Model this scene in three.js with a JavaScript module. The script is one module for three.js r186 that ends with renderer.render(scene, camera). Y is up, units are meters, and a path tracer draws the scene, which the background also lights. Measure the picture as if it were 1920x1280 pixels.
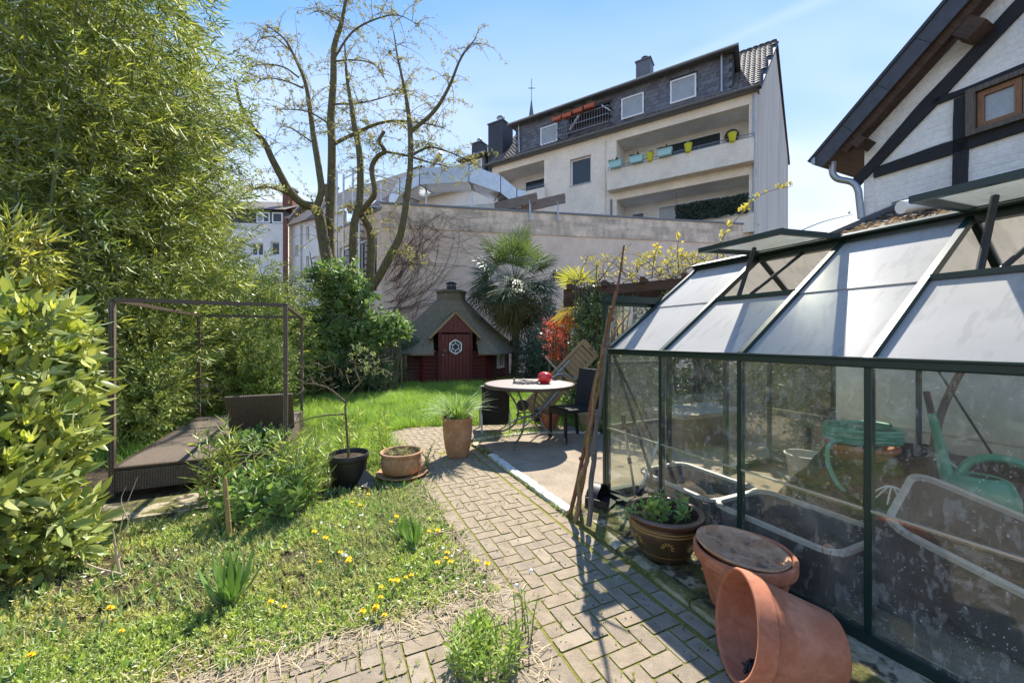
import * as THREE from 'three';
import { mergeGeometries } from 'three/addons/utils/BufferGeometryUtils.js';
import { RoundedBoxGeometry } from 'three/addons/geometries/RoundedBoxGeometry.js';

// ---------- camera, sky, sun, exposure ----------
const scene = new THREE.Scene();
const camera = new THREE.PerspectiveCamera(81.73, 1920 / 1280, 0.05, 800);
camera.position.set(0, 1.4, 0);
camera.lookAt(0, 1.4, -10);
camera.setViewOffset(1920, 1280, 0, 4, 1920, 1280);

const renderer = new THREE.WebGLRenderer({ antialias: true });
renderer.setSize(1024, 682);
renderer.toneMapping = THREE.LinearToneMapping;
renderer.toneMappingExposure = 2.6;
renderer.shadowMap.enabled = true;

const SUN = new THREE.Vector3(0.190, 0.760, -0.621).normalize();
const sun = new THREE.DirectionalLight(new THREE.Color(1.0, 0.94, 0.83), 4.3);
sun.position.copy(SUN).multiplyScalar(60).add(new THREE.Vector3(0, 0, -8));
sun.target.position.set(0, 0, -8);
sun.castShadow = true;
sun.shadow.radius = 1;
sun.shadow.mapSize.set(4096, 4096);
Object.assign(sun.shadow.camera, { left: -30, right: 30, top: 30, bottom: -30, near: 1, far: 140 });
scene.add(sun, sun.target);

// ---------- seeded noise ----------
function rng(a) { return () => { a |= 0; a = a + 0x6D2B79F5 | 0; let t = Math.imul(a ^ a >>> 15, 1 | a); t = t + Math.imul(t ^ t >>> 7, 61 | t) ^ t; return ((t ^ t >>> 14) >>> 0) / 4294967296; }; }
const R0 = rng(7);
const LAT = new Float32Array(65536); for (let i = 0; i < 65536; i++) LAT[i] = R0();
function vnoise(x, y, p) {            // value noise, period p (a whole number up to 256)
  const xi = Math.floor(x), yi = Math.floor(y), fx = x - xi, fy = y - yi;
  const a = ((xi % p) + p) % p, b = (a + 1) % p, c = ((yi % p) + p) % p, d = (c + 1) % p;
  const u = fx * fx * (3 - 2 * fx), v = fy * fy * (3 - 2 * fy);
  const n = (i, j) => LAT[(i & 255) * 256 + (j & 255)];
  return (n(a, c) * (1 - u) + n(b, c) * u) * (1 - v) + (n(a, d) * (1 - u) + n(b, d) * u) * v;
}
function fbm(u, v, p, oct = 4, sx = 1, sy = 1) { let s = 0, w = 0.5, t = 0; for (let o = 0; o < oct; o++) { s += w * vnoise(u * p * sx + o * 17, v * p * sy + o * 31, Math.max(1, Math.round(p))); t += w; w *= 0.5; p *= 2; } return s / t; }
const sstep = (a, b, x) => { x = Math.min(1, Math.max(0, (x - a) / (b - a))); return x * x * (3 - 2 * x); };
const lerp = (a, b, t) => a + (b - a) * t;

// sky: clear spring blue, paler to the horizon, thin veils and one old vapour trail
{
  const w = 1024, h = 512, d = new Float32Array(w * h * 4);
  const stops = [[0, [0.93, 0.91, 0.90]], [0.12, [0.82, 0.85, 0.92]], [0.3, [0.50, 0.67, 0.92]], [0.55, [0.19, 0.42, 0.87]], [1, [0.12, 0.31, 0.76]]];
  const p1 = [0.784, 0.86, -1], p2 = [0.50, 0.735, -1.0];
  const nrm = (a) => { const l = Math.hypot(...a); return a.map(x => x / l); };
  const a1 = nrm(p1), a2 = nrm(p2), cx = [a1[1] * a2[2] - a1[2] * a2[1], a1[2] * a2[0] - a1[0] * a2[2], a1[0] * a2[1] - a1[1] * a2[0]], cn = nrm(cx);
  for (let j = 0; j < h; j++) for (let i = 0; i < w; i++) {
    const el = ((j + 0.5) / h - 0.5) * Math.PI, az = ((i + 0.5) / w - 0.5) * 2 * Math.PI;
    const dir = [Math.cos(el) * Math.cos(az), Math.sin(el), Math.cos(el) * Math.sin(az)];
    const e = Math.max(0, dir[1]); let k = 0; while (k < stops.length - 2 && e > stops[k + 1][0]) k++;
    const t = Math.min(1, (e - stops[k][0]) / (stops[k + 1][0] - stops[k][0]));
    let c = [0, 1, 2].map(q => lerp(stops[k][1][q], stops[k + 1][1][q], t));
    const X = dir[0] / (e + 0.25), Z = dir[2] / (e + 0.25);
    let n = fbm(X * 0.11 + 0.5, Z * 0.25 + 0.5, 8, 5);
    let cl = sstep(0.50, 0.78, n) * 0.42 * sstep(0, 0.1, e) * (1 - sstep(0.35, 0.8, e));
    const off = dir[0] * cn[0] + dir[1] * cn[1] + dir[2] * cn[2], along = dir[0] * a1[0] + dir[1] * a1[1] + dir[2] * a1[2];
    cl = Math.max(cl, Math.exp(-Math.pow(off / 0.018, 2)) * sstep(0.90, 0.985, along) * 0.30);
    c = c.map((x, q) => lerp(x, [0.95, 0.96, 0.98][q], cl));
    if (dir[1] < 0) { const g = sstep(0, -0.2, dir[1]); c = c.map((x, q) => lerp(x, [0.22, 0.22, 0.18][q], g)); }
    const o = (j * w + i) * 4; d[o] = c[0]; d[o + 1] = c[1]; d[o + 2] = c[2]; d[o + 3] = 1;
  }
  const t = new THREE.DataTexture(d, w, h, THREE.RGBAFormat, THREE.FloatType);
  t.mapping = THREE.EquirectangularReflectionMapping; t.magFilter = THREE.LinearFilter; t.needsUpdate = true;
  scene.background = t; scene.environment = t; scene.backgroundIntensity = 0.55; scene.environmentIntensity = 0.55;
}
// ---------- building helpers ----------
const V = (x, y, z) => new THREE.Vector3(x, y, z);
const lin = (r, g, b) => new THREE.Color().setRGB(r, g, b);
const RU = rng(11);
const taken = {};
function numbered(n) { const k = taken[n] = (taken[n] ?? -1) + 1; return k ? `${n}_${String(k).padStart(3, '0')}` : n; }
function metricUV(g) {                 // uv in metres, from the face's main axis in the piece's own axes
  const p = g.attributes.position, uv = new Float32Array(p.count * 2), a = V(), b = V(), c = V(), ou = RU() * 3, ov = RU() * 3;
  for (let i = 0; i < p.count; i += 3) {
    a.fromBufferAttribute(p, i); b.fromBufferAttribute(p, i + 1); c.fromBufferAttribute(p, i + 2);
    const n = b.clone().sub(a).cross(c.clone().sub(a)), x = Math.abs(n.x), y = Math.abs(n.y), z = Math.abs(n.z);
    [a, b, c].forEach((q, k) => {
      const o = (i + k) * 2;
      if (y >= x && y >= z) { uv[o] = q.x + ou; uv[o + 1] = q.z + ov; }
      else if (x >= z) { uv[o] = q.z + ou; uv[o + 1] = q.y + ov; }
      else { uv[o] = q.x + ou; uv[o + 1] = q.y + ov; }
    });
  }
  g.setAttribute('uv', new THREE.BufferAttribute(uv, 2)); return g;
}
function tidy(g, keep) {
  g = g.index ? g.toNonIndexed() : g.clone();
  if (!g.attributes.normal) g.computeVertexNormals();
  for (const k of Object.keys(g.attributes)) if (!['position', 'normal', 'uv'].includes(k)) g.deleteAttribute(k);
  if (!keep) metricUV(g);
  return g;
}
const UPV = V(0, 1, 0);
function aim(a, b, roll = 0) {         // matrix that turns +y towards b, midpoint at the middle of a-b
  const d = b.clone().sub(a), q = new THREE.Quaternion();
  const y = d.clone().normalize(); let x = Math.abs(y.y) > 0.999 ? V(1, 0, 0) : V(0, 1, 0).cross(y).normalize(); const z = x.clone().cross(y);
  const m = new THREE.Matrix4().makeBasis(x, y, z); q.setFromRotationMatrix(m);
  if (roll) q.multiply(new THREE.Quaternion().setFromAxisAngle(V(0, 1, 0), roll));
  return new THREE.Matrix4().compose(a.clone().add(b).multiplyScalar(0.5), q, V(1, 1, 1));
}
const EU = new THREE.Euler();
const mat4 = (x, y, z, rx = 0, ry = 0, rz = 0, s = 1) => new THREE.Matrix4().compose(V(x, y, z), new THREE.Quaternion().setFromEuler(EU.set(rx, ry, rz)), typeof s === 'number' ? V(s, s, s) : s);
function limbGeo(pts, radii, n = 7, sub = 4) {   // tapered tube through points
  const curve = new THREE.CatmullRomCurve3(pts, false, 'centripetal'), N = Math.max(2, (pts.length - 1) * sub), pos = [], nor = [], idx = [];
  let ref = V(0.31, 0.11, 0.94).normalize();
  for (let i = 0; i <= N; i++) {
    const t = i / N, p = curve.getPoint(t), d = curve.getTangent(t);
    const s = t * (radii.length - 1), k = Math.min(radii.length - 2, Math.floor(s)), r = lerp(radii[k], radii[k + 1], s - k);
    const u = ref.clone().sub(d.clone().multiplyScalar(ref.dot(d))).normalize(), v = d.clone().cross(u); ref = u;
    for (let j = 0; j < n; j++) { const a = j / n * Math.PI * 2, q = u.clone().multiplyScalar(Math.cos(a)).addScaledVector(v, Math.sin(a)); nor.push(q.x, q.y, q.z); pos.push(p.x + q.x * r, p.y + q.y * r, p.z + q.z * r); }
  }
  for (let i = 0; i < N; i++) for (let j = 0; j < n; j++) { const a = i * n + j, b = i * n + (j + 1) % n, c = a + n, d = b + n; idx.push(a, b, c, b, d, c); }
  for (const [base, flip] of [[0, 1], [N * n, 0]]) for (let j = 1; j < n - 1; j++) flip ? idx.push(base, base + j + 1, base + j) : idx.push(base, base + j, base + j + 1);
  const g = new THREE.BufferGeometry();
  g.setAttribute('position', new THREE.Float32BufferAttribute(pos, 3)); g.setAttribute('normal', new THREE.Float32BufferAttribute(nor, 3)); g.setIndex(idx); return g;
}
function polyGeo(pts2, y = 0) { // flat sheet from [x,z] corners
  const s = new THREE.Shape(pts2.map(([x, z]) => new THREE.Vector2(x, -z))); const g = new THREE.ShapeGeometry(s); g.rotateX(-Math.PI / 2); g.translate(0, y, 0); return g;
}
class MB {
  constructor() { this.g = []; }
  add(g, m, keep) { g = tidy(g, keep); if (m) g.applyMatrix4(m); this.g.push(g); return this; }
  box(w, h, d, x = 0, y = 0, z = 0, rx = 0, ry = 0, rz = 0) { return this.add(new THREE.BoxGeometry(w, h, d), mat4(x, y, z, rx, ry, rz)); }
  rbox(w, h, d, r, x = 0, y = 0, z = 0, rx = 0, ry = 0, rz = 0, seg = 1) { return this.add(new RoundedBoxGeometry(w, h, d, seg, Math.min(r, w / 2.01, h / 2.01, d / 2.01)), mat4(x, y, z, rx, ry, rz)); }
  // box with corners (x0,y0,z0)-(x1,y1,z1)
  span(x0, x1, y0, y1, z0, z1) { return this.box(Math.abs(x1 - x0), Math.abs(y1 - y0), Math.abs(z1 - z0), (x0 + x1) / 2, (y0 + y1) / 2, (z0 + z1) / 2); }
  bar(a, b, w, d = w, roll = 0) { return this.add(new THREE.BoxGeometry(w, a.distanceTo(b), d), aim(a, b, roll)); }
  cyl(a, b, r1, r2 = r1, n = 10) { return this.add(new THREE.CylinderGeometry(r2, r1, a.distanceTo(b), n), aim(a, b)); }
  limb(pts, radii, n, sub) { return this.add(limbGeo(pts, radii, n, sub)); }
  lathe(profile, n = 28, m) { return this.add(new THREE.LatheGeometry(profile.map(([r, y]) => new THREE.Vector2(r, y)), n), m); }
  extrude(pts, depth, m, bevel = 0) { const g = new THREE.ExtrudeGeometry(new THREE.Shape(pts.map(p => new THREE.Vector2(...p))), { depth, bevelEnabled: bevel > 0, bevelSize: bevel, bevelThickness: bevel, bevelSegments: 1 }); return this.add(g, m); }
  tri(...p) { const g = new THREE.BufferGeometry(); g.setAttribute('position', new THREE.Float32BufferAttribute(p.flatMap(q => [q.x, q.y, q.z]), 3)); g.computeVertexNormals(); return this.add(g); }
  quad(a, b, c, d) { return this.tri(a, b, c, a, c, d); }
  geo() { return this.g.length === 1 ? this.g[0] : mergeGeometries(this.g); }
  build(name, m, parent, label) {
    const o = new THREE.Mesh(this.geo(), m); o.name = parent ? name : numbered(name); (parent ?? scene).add(o); if (label) o.userData.label = label; return o;
  }
}
function thing(name, label, category, [x, y, z] = [0, 0, 0], turn = 0, group) {
  const o = new THREE.Group(); o.name = numbered(name); o.position.set(x, y, z); o.rotation.y = turn; o.userData = { label, category }; if (group) o.userData.group = group; scene.add(o); return o;
}
function part(parent, name, m, fn, label) { const b = new MB(); fn(b); return b.build(name, m, parent, label); }
function tag(o, label, category, group) { o.userData = { label, category }; if (group) o.userData.group = group; return o; }
function struct(name, m, fn) { const b = new MB(); fn(b); const o = b.build(name, m, null); o.userData = { kind: 'structure' }; return o; }
function copyOf(o, label, x, y, z, turn = 0, s = 1) { const c = o.clone(); c.name = numbered(o.name.replace(/_\d{3}$/, '')); c.userData = { ...o.userData, label }; c.position.set(x, y, z); c.rotation.y = turn; c.scale.setScalar(s); scene.add(c); return c; }
function scatter(name, geo, m, list, parent) {   // list of [matrix, color]
  const o = new THREE.InstancedMesh(geo, m, list.length); o.name = parent ? name : numbered(name);
  list.forEach(([mx, c], i) => { o.setMatrixAt(i, mx); if (c) o.setColorAt(i, c); });
  o.userData.kind = 'stuff'; (parent ?? scene).add(o); return o;
}
// ---------- textures and materials ----------
function tex(size, fn, srgb = true, h = size) {
  const d = new Uint8Array(size * h * 4);
  for (let j = 0; j < h; j++) for (let i = 0; i < size; i++) { const c = fn(i / size, j / h), o = (j * size + i) * 4; const a = typeof c === 'number' ? [c, c, c] : c; for (let q = 0; q < 3; q++) d[o + q] = Math.max(0, Math.min(255, a[q] * 255)); d[o + 3] = 255; }
  const t = new THREE.DataTexture(d, size, h); t.wrapS = t.wrapT = THREE.RepeatWrapping; t.magFilter = THREE.LinearFilter; t.minFilter = THREE.LinearMipmapLinearFilter; t.generateMipmaps = true; if (srgb) t.colorSpace = THREE.SRGBColorSpace; t.needsUpdate = true; return t;
}
const rep = (t, mx, my = mx) => { const c = t.clone(); c.repeat.set(1 / mx, 1 / my); c.needsUpdate = true; return c; };
const T = {};
T.mottle = tex(512, (u, v) => 0.87 + 0.12 * fbm(u, v, 6, 6) + 0.05 * (fbm(u, v, 128, 1) - 0.5) + 0.06 * fbm(u, v, 40, 2) - 0.02);
T.grit = tex(512, (u, v) => { const f = vnoise(u * 256, v * 256, 256), g = vnoise(u * 128 + 9, v * 128, 128); return 0.70 + 0.26 * fbm(u, v, 8, 4) + 0.18 * f + (g > 0.86 ? 0.10 : g < 0.1 ? -0.2 : 0); });
T.gritB = tex(512, (u, v) => 0.45 * vnoise(u * 200, v * 200, 200) + 0.55 * fbm(u, v, 16, 5), false);
T.plasterB = tex(512, (u, v) => 0.6 * fbm(u, v, 10, 6) + 0.4 * vnoise(u * 128, v * 128, 128), false);
T.streak = tex(512, (u, v) => { const s = fbm(u, v * 0.10, 20, 3), b = fbm(u, v, 5, 5); return 0.86 + 0.10 * s + 0.10 * b - 0.10 * sstep(0.5, 0.85, fbm(u, v * 0.2, 12, 4)); });
T.wood = tex(512, (u, v) => 0.55 + 0.35 * fbm(u, v * 0.08, 64, 4) + 0.15 * fbm(u, v, 4, 4));
T.woodB = tex(512, (u, v) => fbm(u, v * 0.06, 80, 4), false);
T.bark = tex(512, (u, v) => { const s = fbm(u, v * 0.5, 24, 5), l = fbm(u, v, 6, 4), k = sstep(0.56, 0.68, l); return [lerp(0.42 + 0.5 * s, 0.50 + 0.3 * s, k), lerp(0.38 + 0.45 * s, 0.52 + 0.3 * s, k), lerp(0.33 + 0.4 * s, 0.30 + 0.2 * s, k)]; });
T.barkB = tex(512, (u, v) => fbm(u, v * 0.4, 30, 5), false);
T.weaveB = tex(256, (u, v) => { const a = u * 16, b = v * 16, k = (Math.floor(a) + Math.floor(b)) % 2, fa = a % 1, fb = b % 1; return k ? Math.sin(fa * Math.PI) * (0.55 + 0.45 * Math.sin(fb * Math.PI)) : Math.sin(fb * Math.PI) * (0.55 + 0.45 * Math.sin(fa * Math.PI)); }, false);
T.weave = tex(256, (u, v) => { const a = u * 16, b = v * 16, fa = Math.abs(a % 1 - 0.5), fb = Math.abs(b % 1 - 0.5); return (Math.max(fa, fb) > 0.42 ? 0.35 : 0.85) + 0.15 * fbm(u, v, 12, 3); });
T.soil = tex(512, (u, v) => { const f = fbm(u, v, 24, 5), k = sstep(0.55, 0.75, fbm(u, v, 9, 4)); return [lerp(0.30, 0.46, k) + 0.3 * (f - 0.4), lerp(0.25, 0.40, k) + 0.28 * (f - 0.4), lerp(0.18, 0.28, k) + 0.22 * (f - 0.4)]; });
T.clay = tex(512, (u, v) => { const w = sstep(0.52, 0.75, fbm(u, v, 5, 5)), f = fbm(u, v, 40, 3), d = sstep(0.6, 0.75, fbm(u, v * 0.5, 12, 4)); return [lerp(0.86, 0.93, w) + 0.1 * (f - 0.5), lerp(0.80, 0.93, w) + 0.1 * (f - 0.5), lerp(0.76, 0.93, w) + 0.1 * (f - 0.5)].map(x => x * (1 - 0.08 * d)); });
T.moss = tex(512, (u, v) => { const m = sstep(0.46, 0.62, fbm(u, v, 7, 5)), s = sstep(0.55, 0.7, fbm(u, v, 14, 4)), f = fbm(u, v, 64, 3); const a = [0.72, 0.69, 0.62], b = [0.42, 0.42, 0.24], c = [0.22, 0.20, 0.16]; return [0, 1, 2].map(q => lerp(lerp(a[q], b[q], m), c[q], s * 0.7) + 0.22 * (f - 0.5)); });
T.stain = tex(1024, (u, v) => { const s = 0.5 * sstep(0.30, 0.85, fbm(u, v * 0.12, 40, 4)) + 0.7 * sstep(0.35, 0.85, fbm(u, v, 6, 6)), f = fbm(u, v, 64, 3); return [1.0 - 0.26 * s + 0.06 * (f - .5), 0.99 - 0.25 * s + 0.06 * (f - .5), 0.97 - 0.24 * s + 0.06 * (f - .5)]; });
T.whitewash = tex(512, (u, v) => { const f = fbm(u, v, 5, 5), l = fbm(u, v, 18, 3, 0.5, 2); return 0.90 + 0.10 * f - 0.06 * sstep(0.58, 0.75, l); });
T.brickwallB = tex(512, (u, v) => { const row = v * 10, r = Math.floor(row), x = u * 6 + (r % 2) * 0.5; const e = Math.min(row % 1, 1 - row % 1) * 0.8, ex = Math.min(x % 1, 1 - x % 1) * 1.6; return sstep(0, 0.14, Math.min(e, ex)) * 0.6 + 0.4 * fbm(u, v, 16, 4); }, false);
T.dirtT = tex(1024, (u, v) => { const f = fbm(u, v, 7, 5), s = vnoise(u * 230, v * 230, 230) * vnoise(u * 110 + 3, v * 110, 110), w = sstep(0.64, 0.74, fbm(u, v * 0.4, 40, 3)), z = fbm(u * 1.0, v * 1.0, 22, 3); return 0.985 - 0.025 * sstep(0.4, 0.8, f) - 0.25 * sstep(0.62, 0.77, s) - 0.05 * w - 0.04 * sstep(0.66, 0.74, z); }, false);
const std = (c, rough = 0.85, o = {}) => new THREE.MeshStandardMaterial({ color: lin(...c), roughness: rough, ...o });
const phys = (c, rough = 0.85, o = {}) => new THREE.MeshPhysicalMaterial({ color: lin(...c), roughness: rough, ...o });
const M = {
  pink: std([0.90, 0.70, 0.55], 0.95, { map: rep(T.mottle, 3.1), bumpMap: rep(T.plasterB, 0.8), bumpScale: 0.004 }),
  pinkBand: std([0.88, 0.71, 0.57], 0.95, { map: rep(T.stain, 6, 1.4), bumpMap: rep(T.plasterB, 0.8), bumpScale: 0.004 }),
  cream: std([0.96, 0.84, 0.68], 0.92, { map: rep(T.mottle, 4.3), bumpMap: rep(T.plasterB, 0.6), bumpScale: 0.003 }),
  parapet: std([0.90, 0.79, 0.65], 0.92, { map: rep(T.mottle, 2.6) }),
  offwhite: std([0.90, 0.86, 0.79], 0.9, { map: rep(T.mottle, 3.7) }),
  sidewall: std([0.66, 0.62, 0.56], 0.95, { map: rep(T.streak, 9, 16) }),
  slate: std([0.16, 0.165, 0.19], 0.6, { map: rep(T.grit, 0.9) }),
  tile: std([0.19, 0.155, 0.135], 0.8, { map: rep(T.grit, 0.8) }),
  zinc: std([0.42, 0.44, 0.46], 0.45, { metalness: 0.7, map: rep(T.mottle, 1.2) }),
  zincDark: std([0.20, 0.21, 0.22], 0.5, { metalness: 0.4, map: rep(T.mottle, 1.2) }),
  galva: std([0.55, 0.57, 0.60], 0.32, { metalness: 0.85, map: rep(T.mottle, 0.7) }),
  anthracite: std([0.045, 0.047, 0.055], 0.6, { map: rep(T.mottle, 2) }),
  vergeSlate: std([0.075, 0.075, 0.09], 0.6, { map: rep(T.grit, 0.5) }),
  frameWhite: std([0.8, 0.8, 0.79], 0.4),
  windowGlass: std([0.03, 0.04, 0.05], 0.04, { metalness: 0.0 }),
  windowBlind: std([0.40, 0.42, 0.43], 0.12, { map: rep(T.mottle, 1.5) }),
  interior: std([0.10, 0.09, 0.08], 0.9),
  rail: std([0.22, 0.23, 0.24], 0.5, { metalness: 0.5 }),
  brick: std([0.26, 0.11, 0.075], 0.9, { map: rep(T.grit, 0.6), bumpMap: rep(T.brickwallB, 1.4, 0.75), bumpScale: 0.02 }),
  gardenGreen: std([0.012, 0.035, 0.028], 0.38, { map: rep(T.mottle, 0.5) }),
  pane: phys([0.96, 0.97, 0.94], 0.05, { transmission: 1, thickness: 0, ior: 1.5, transmissionMap: rep(T.dirtT, 0.9) }),
  roofPane: phys([0.68, 0.66, 0.62], 0.93, { transmission: 0.62, thickness: 0, map: rep(T.whitewash, 1.1), clearcoat: 0.35, clearcoatRoughness: 0.25 }),
  ventPane: phys([0.82, 0.84, 0.80], 0.5, { transmission: 0.75, thickness: 0, map: rep(T.whitewash, 0.7) }),
  houseWhite: std([0.90, 0.86, 0.79], 0.9, { map: rep(T.mottle, 1.7), bumpMap: rep(T.brickwallB, 1.3, 0.8), bumpScale: 0.006 }),
  beam: std([0.028, 0.027, 0.030], 0.75, { map: rep(T.wood, 0.5, 0.8), bumpMap: rep(T.woodB, 0.4), bumpScale: 0.006 }),
  oldWood: std([0.12, 0.065, 0.035], 0.8, { map: rep(T.wood, 0.5, 0.8), bumpMap: rep(T.woodB, 0.4), bumpScale: 0.006 }),
  greyWood: std([0.20, 0.165, 0.13], 0.85, { map: rep(T.wood, 0.4, 0.7), bumpMap: rep(T.woodB, 0.4), bumpScale: 0.006 }),
  honeyWood: std([0.36, 0.155, 0.05], 0.5, { map: rep(T.wood, 0.4, 0.7) }),
  redWood: std([0.15, 0.014, 0.012], 0.62, { map: rep(T.wood, 0.3, 0.8), bumpMap: rep(T.woodB, 0.3), bumpScale: 0.003 }),
  redDoor: std([0.19, 0.017, 0.014], 0.5, { map: rep(T.wood, 0.3, 0.8) }),
  felt: std([0.25, 0.19, 0.115], 0.95, { map: rep(T.grit, 0.5), bumpMap: rep(T.gritB, 0.5), bumpScale: 0.008 }),
  feltMoss: std([0.20, 0.19, 0.07], 0.95, { map: rep(T.grit, 0.4), bumpMap: rep(T.gritB, 0.3), bumpScale: 0.01 }),
  concrete: std([0.32, 0.255, 0.185], 0.95, { map: rep(T.grit, 1.3), bumpMap: rep(T.gritB, 0.5), bumpScale: 0.004 }),
  kerbstone: std([1.0, 0.95, 0.84], 0.92, { map: rep(T.moss, 1.7), bumpMap: rep(T.gritB, 0.4), bumpScale: 0.008 }),
  whiteKerb: std([0.92, 0.88, 0.80], 0.9, { map: rep(T.grit, 0.3), bumpMap: rep(T.gritB, 0.25), bumpScale: 0.01 }),
  plinth: std([0.95, 0.88, 0.74], 0.95, { map: rep(T.moss, 0.8), bumpMap: rep(T.gritB, 0.4), bumpScale: 0.012 }),
  soil: std([0.85, 0.8, 0.72], 1, { map: rep(T.soil, 0.9), bumpMap: rep(T.gritB, 0.35), bumpScale: 0.03 }),
  joint: std([0.34, 0.32, 0.06], 1, { map: rep(T.grit, 0.2), bumpMap: rep(T.gritB, 0.12), bumpScale: 0.008 }),
  terracotta: std([0.56, 0.225, 0.125], 0.85, { map: rep(T.clay, 0.5), bumpMap: rep(T.gritB, 0.3), bumpScale: 0.0015 }),
  oldClay: std([0.52, 0.31, 0.17], 0.9, { map: rep(T.clay, 0.28), bumpMap: rep(T.gritB, 0.25), bumpScale: 0.003 }),
  glaze: phys([0.060, 0.036, 0.016], 0.38, { clearcoat: 0.5, clearcoatRoughness: 0.2, map: rep(T.mottle, 0.3) }),
  glazeRim: phys([0.12, 0.055, 0.035], 0.35, { clearcoat: 0.6, clearcoatRoughness: 0.2, map: rep(T.mottle, 0.2) }),
  glazeGold: std([0.32, 0.17, 0.03], 0.6, { map: rep(T.mottle, 0.1) }),
  blackPlastic: std([0.018, 0.018, 0.019], 0.5, { map: rep(T.mottle, 0.4) }),
  greyTub: std([0.075, 0.075, 0.073], 0.6, { map: rep(T.mottle, 0.4) }),
  greyTubRim: std([0.46, 0.46, 0.44], 0.55, { map: rep(T.mottle, 0.4) }),
  wickerBlack: std([0.020, 0.020, 0.022], 0.5, { map: rep(T.weave, 0.14), bumpMap: rep(T.weaveB, 0.14), bumpScale: 0.006 }),
  wickerBrown: std([0.21, 0.155, 0.11], 0.65, { map: rep(T.weave, 0.30), bumpMap: rep(T.weaveB, 0.30), bumpScale: 0.006 }),
  ironLeg: std([0.20, 0.185, 0.16], 0.55, { metalness: 0.5, map: rep(T.mottle, 0.2) }),
  tabletop: std([0.25, 0.185, 0.165], 0.6, { map: rep(T.grit, 0.4) }),
  tableRim: std([0.07, 0.048, 0.034], 0.5),
  redGlaze: phys([0.72, 0.02, 0.02], 0.25, { clearcoat: 0.8, clearcoatRoughness: 0.08 }),
  stone: std([0.42, 0.36, 0.28], 0.9, { map: rep(T.grit, 0.15) }),
  loungerBrown: std([0.36, 0.23, 0.10], 0.6, { map: rep(T.mottle, 0.5) }),
  greyMetal: std([0.33, 0.33, 0.33], 0.45, { metalness: 0.6 }),
  bark: std([0.36, 0.34, 0.28], 0.95, { map: rep(T.bark, 0.35, 0.6), bumpMap: rep(T.barkB, 0.3, 0.6), bumpScale: 0.015 }),
  stickBark: std([0.54, 0.38, 0.27], 0.85, { map: rep(T.bark, 0.12, 0.5), bumpMap: rep(T.barkB, 0.1, 0.3), bumpScale: 0.003 }),
  stickRed: std([0.46, 0.21, 0.15], 0.8, { map: rep(T.bark, 0.12, 0.5), bumpMap: rep(T.barkB, 0.1, 0.3), bumpScale: 0.003 }),
  twig: std([0.16, 0.12, 0.09], 0.9),
  dryTwig: std([0.48, 0.38, 0.25], 0.9),
  straw: std([0.55, 0.45, 0.29], 0.95, { side: 2 }),
  cane: std([0.46, 0.31, 0.12], 0.6, { map: rep(T.wood, 0.05, 0.4) }),
  canGreen: phys([0.05, 0.30, 0.20], 0.35, { clearcoat: 0.3 }),
  hose: std([0.14, 0.40, 0.30], 0.5),
  mintBox: std([0.36, 0.58, 0.54], 0.5), limePot: std([0.62, 0.62, 0.03], 0.5), orangeBox: std([0.45, 0.10, 0.045], 0.7),
  aluminium: std([0.5, 0.5, 0.5], 0.35, { metalness: 0.8 }),
};
const leafMat = (c, o = {}) => phys(c, 0.92, { transmission: 0.5, thickness: 0, side: 2, ...o });
Object.assign(M, {
  leaf: leafMat([1, 1, 1]), leafShiny: leafMat([1, 1, 1], { transmission: 0.30, clearcoat: 0.55, clearcoatRoughness: 0.28 }),
  grass: leafMat([1, 1, 1], { transmission: 0.45 }), petal: phys([0.85, 0.55, 0.01], 0.8, { side: 2 }), white: std([0.85, 0.85, 0.82], 0.8, { side: 2 }),
});
// ---------- garden axes: A is the greenhouse corner, L runs towards the viewer, W across to the house ----------
const A = V(0.84, 0, -3.454), LD = V(0.4195, 0, 0.9077), WD = V(0.9077, 0, -0.4195), YAW = Math.atan2(-WD.z, WD.x);  // local x = W, local z = L
const P = (w, t, y = 0) => V(A.x + WD.x * w + LD.x * t, y, A.z + WD.z * w + LD.z * t);
const inPoly = (x, z, poly) => { let c = false; for (let i = 0, j = poly.length - 1; i < poly.length; j = i++) { const [a, b] = poly[i], [d, e] = poly[j]; if ((b > z) !== (e > z) && x < (d - a) * (z - b) / (e - b) + a) c = !c; } return c; };
const toWT = (x, z) => [(x - A.x) * WD.x + (z - A.z) * WD.z, (x - A.x) * LD.x + (z - A.z) * LD.z];

// the ground: one sheet to the horizon, gently uneven near the camera
{
  const g = new THREE.PlaneGeometry(24, 24, 160, 160); g.rotateX(-Math.PI / 2); g.translate(0, 0, -9);
  const p = g.attributes.position;
  for (let i = 0; i < p.count; i++) { const x = p.getX(i), z = p.getZ(i); const [w, t] = toWT(x, z); const away = Math.min(1, Math.max(0, Math.abs(w + 0.6) - 0.9) * 2); p.setY(i, -0.035 + (fbm(x * 0.05 + 5, z * 0.05 + 5, 30, 3) - 0.5) * 0.07 * away); }
  g.computeVertexNormals();
  const b = new MB(); b.add(g);
  const ring = [[[-300, -300], [300, -300], [300, -21], [-300, -21]], [[-300, -21], [-12, -21], [-12, 3], [-300, 3]], [[12, -21], [300, -21], [300, 3], [12, 3]], [[-300, 3], [300, 3], [300, 300], [-300, 300]]];
  for (const q of ring) b.add(polyGeo(q, -0.04));
  const o = b.build('ground', M.soil, null); o.userData = { kind: 'structure' };
}
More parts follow.
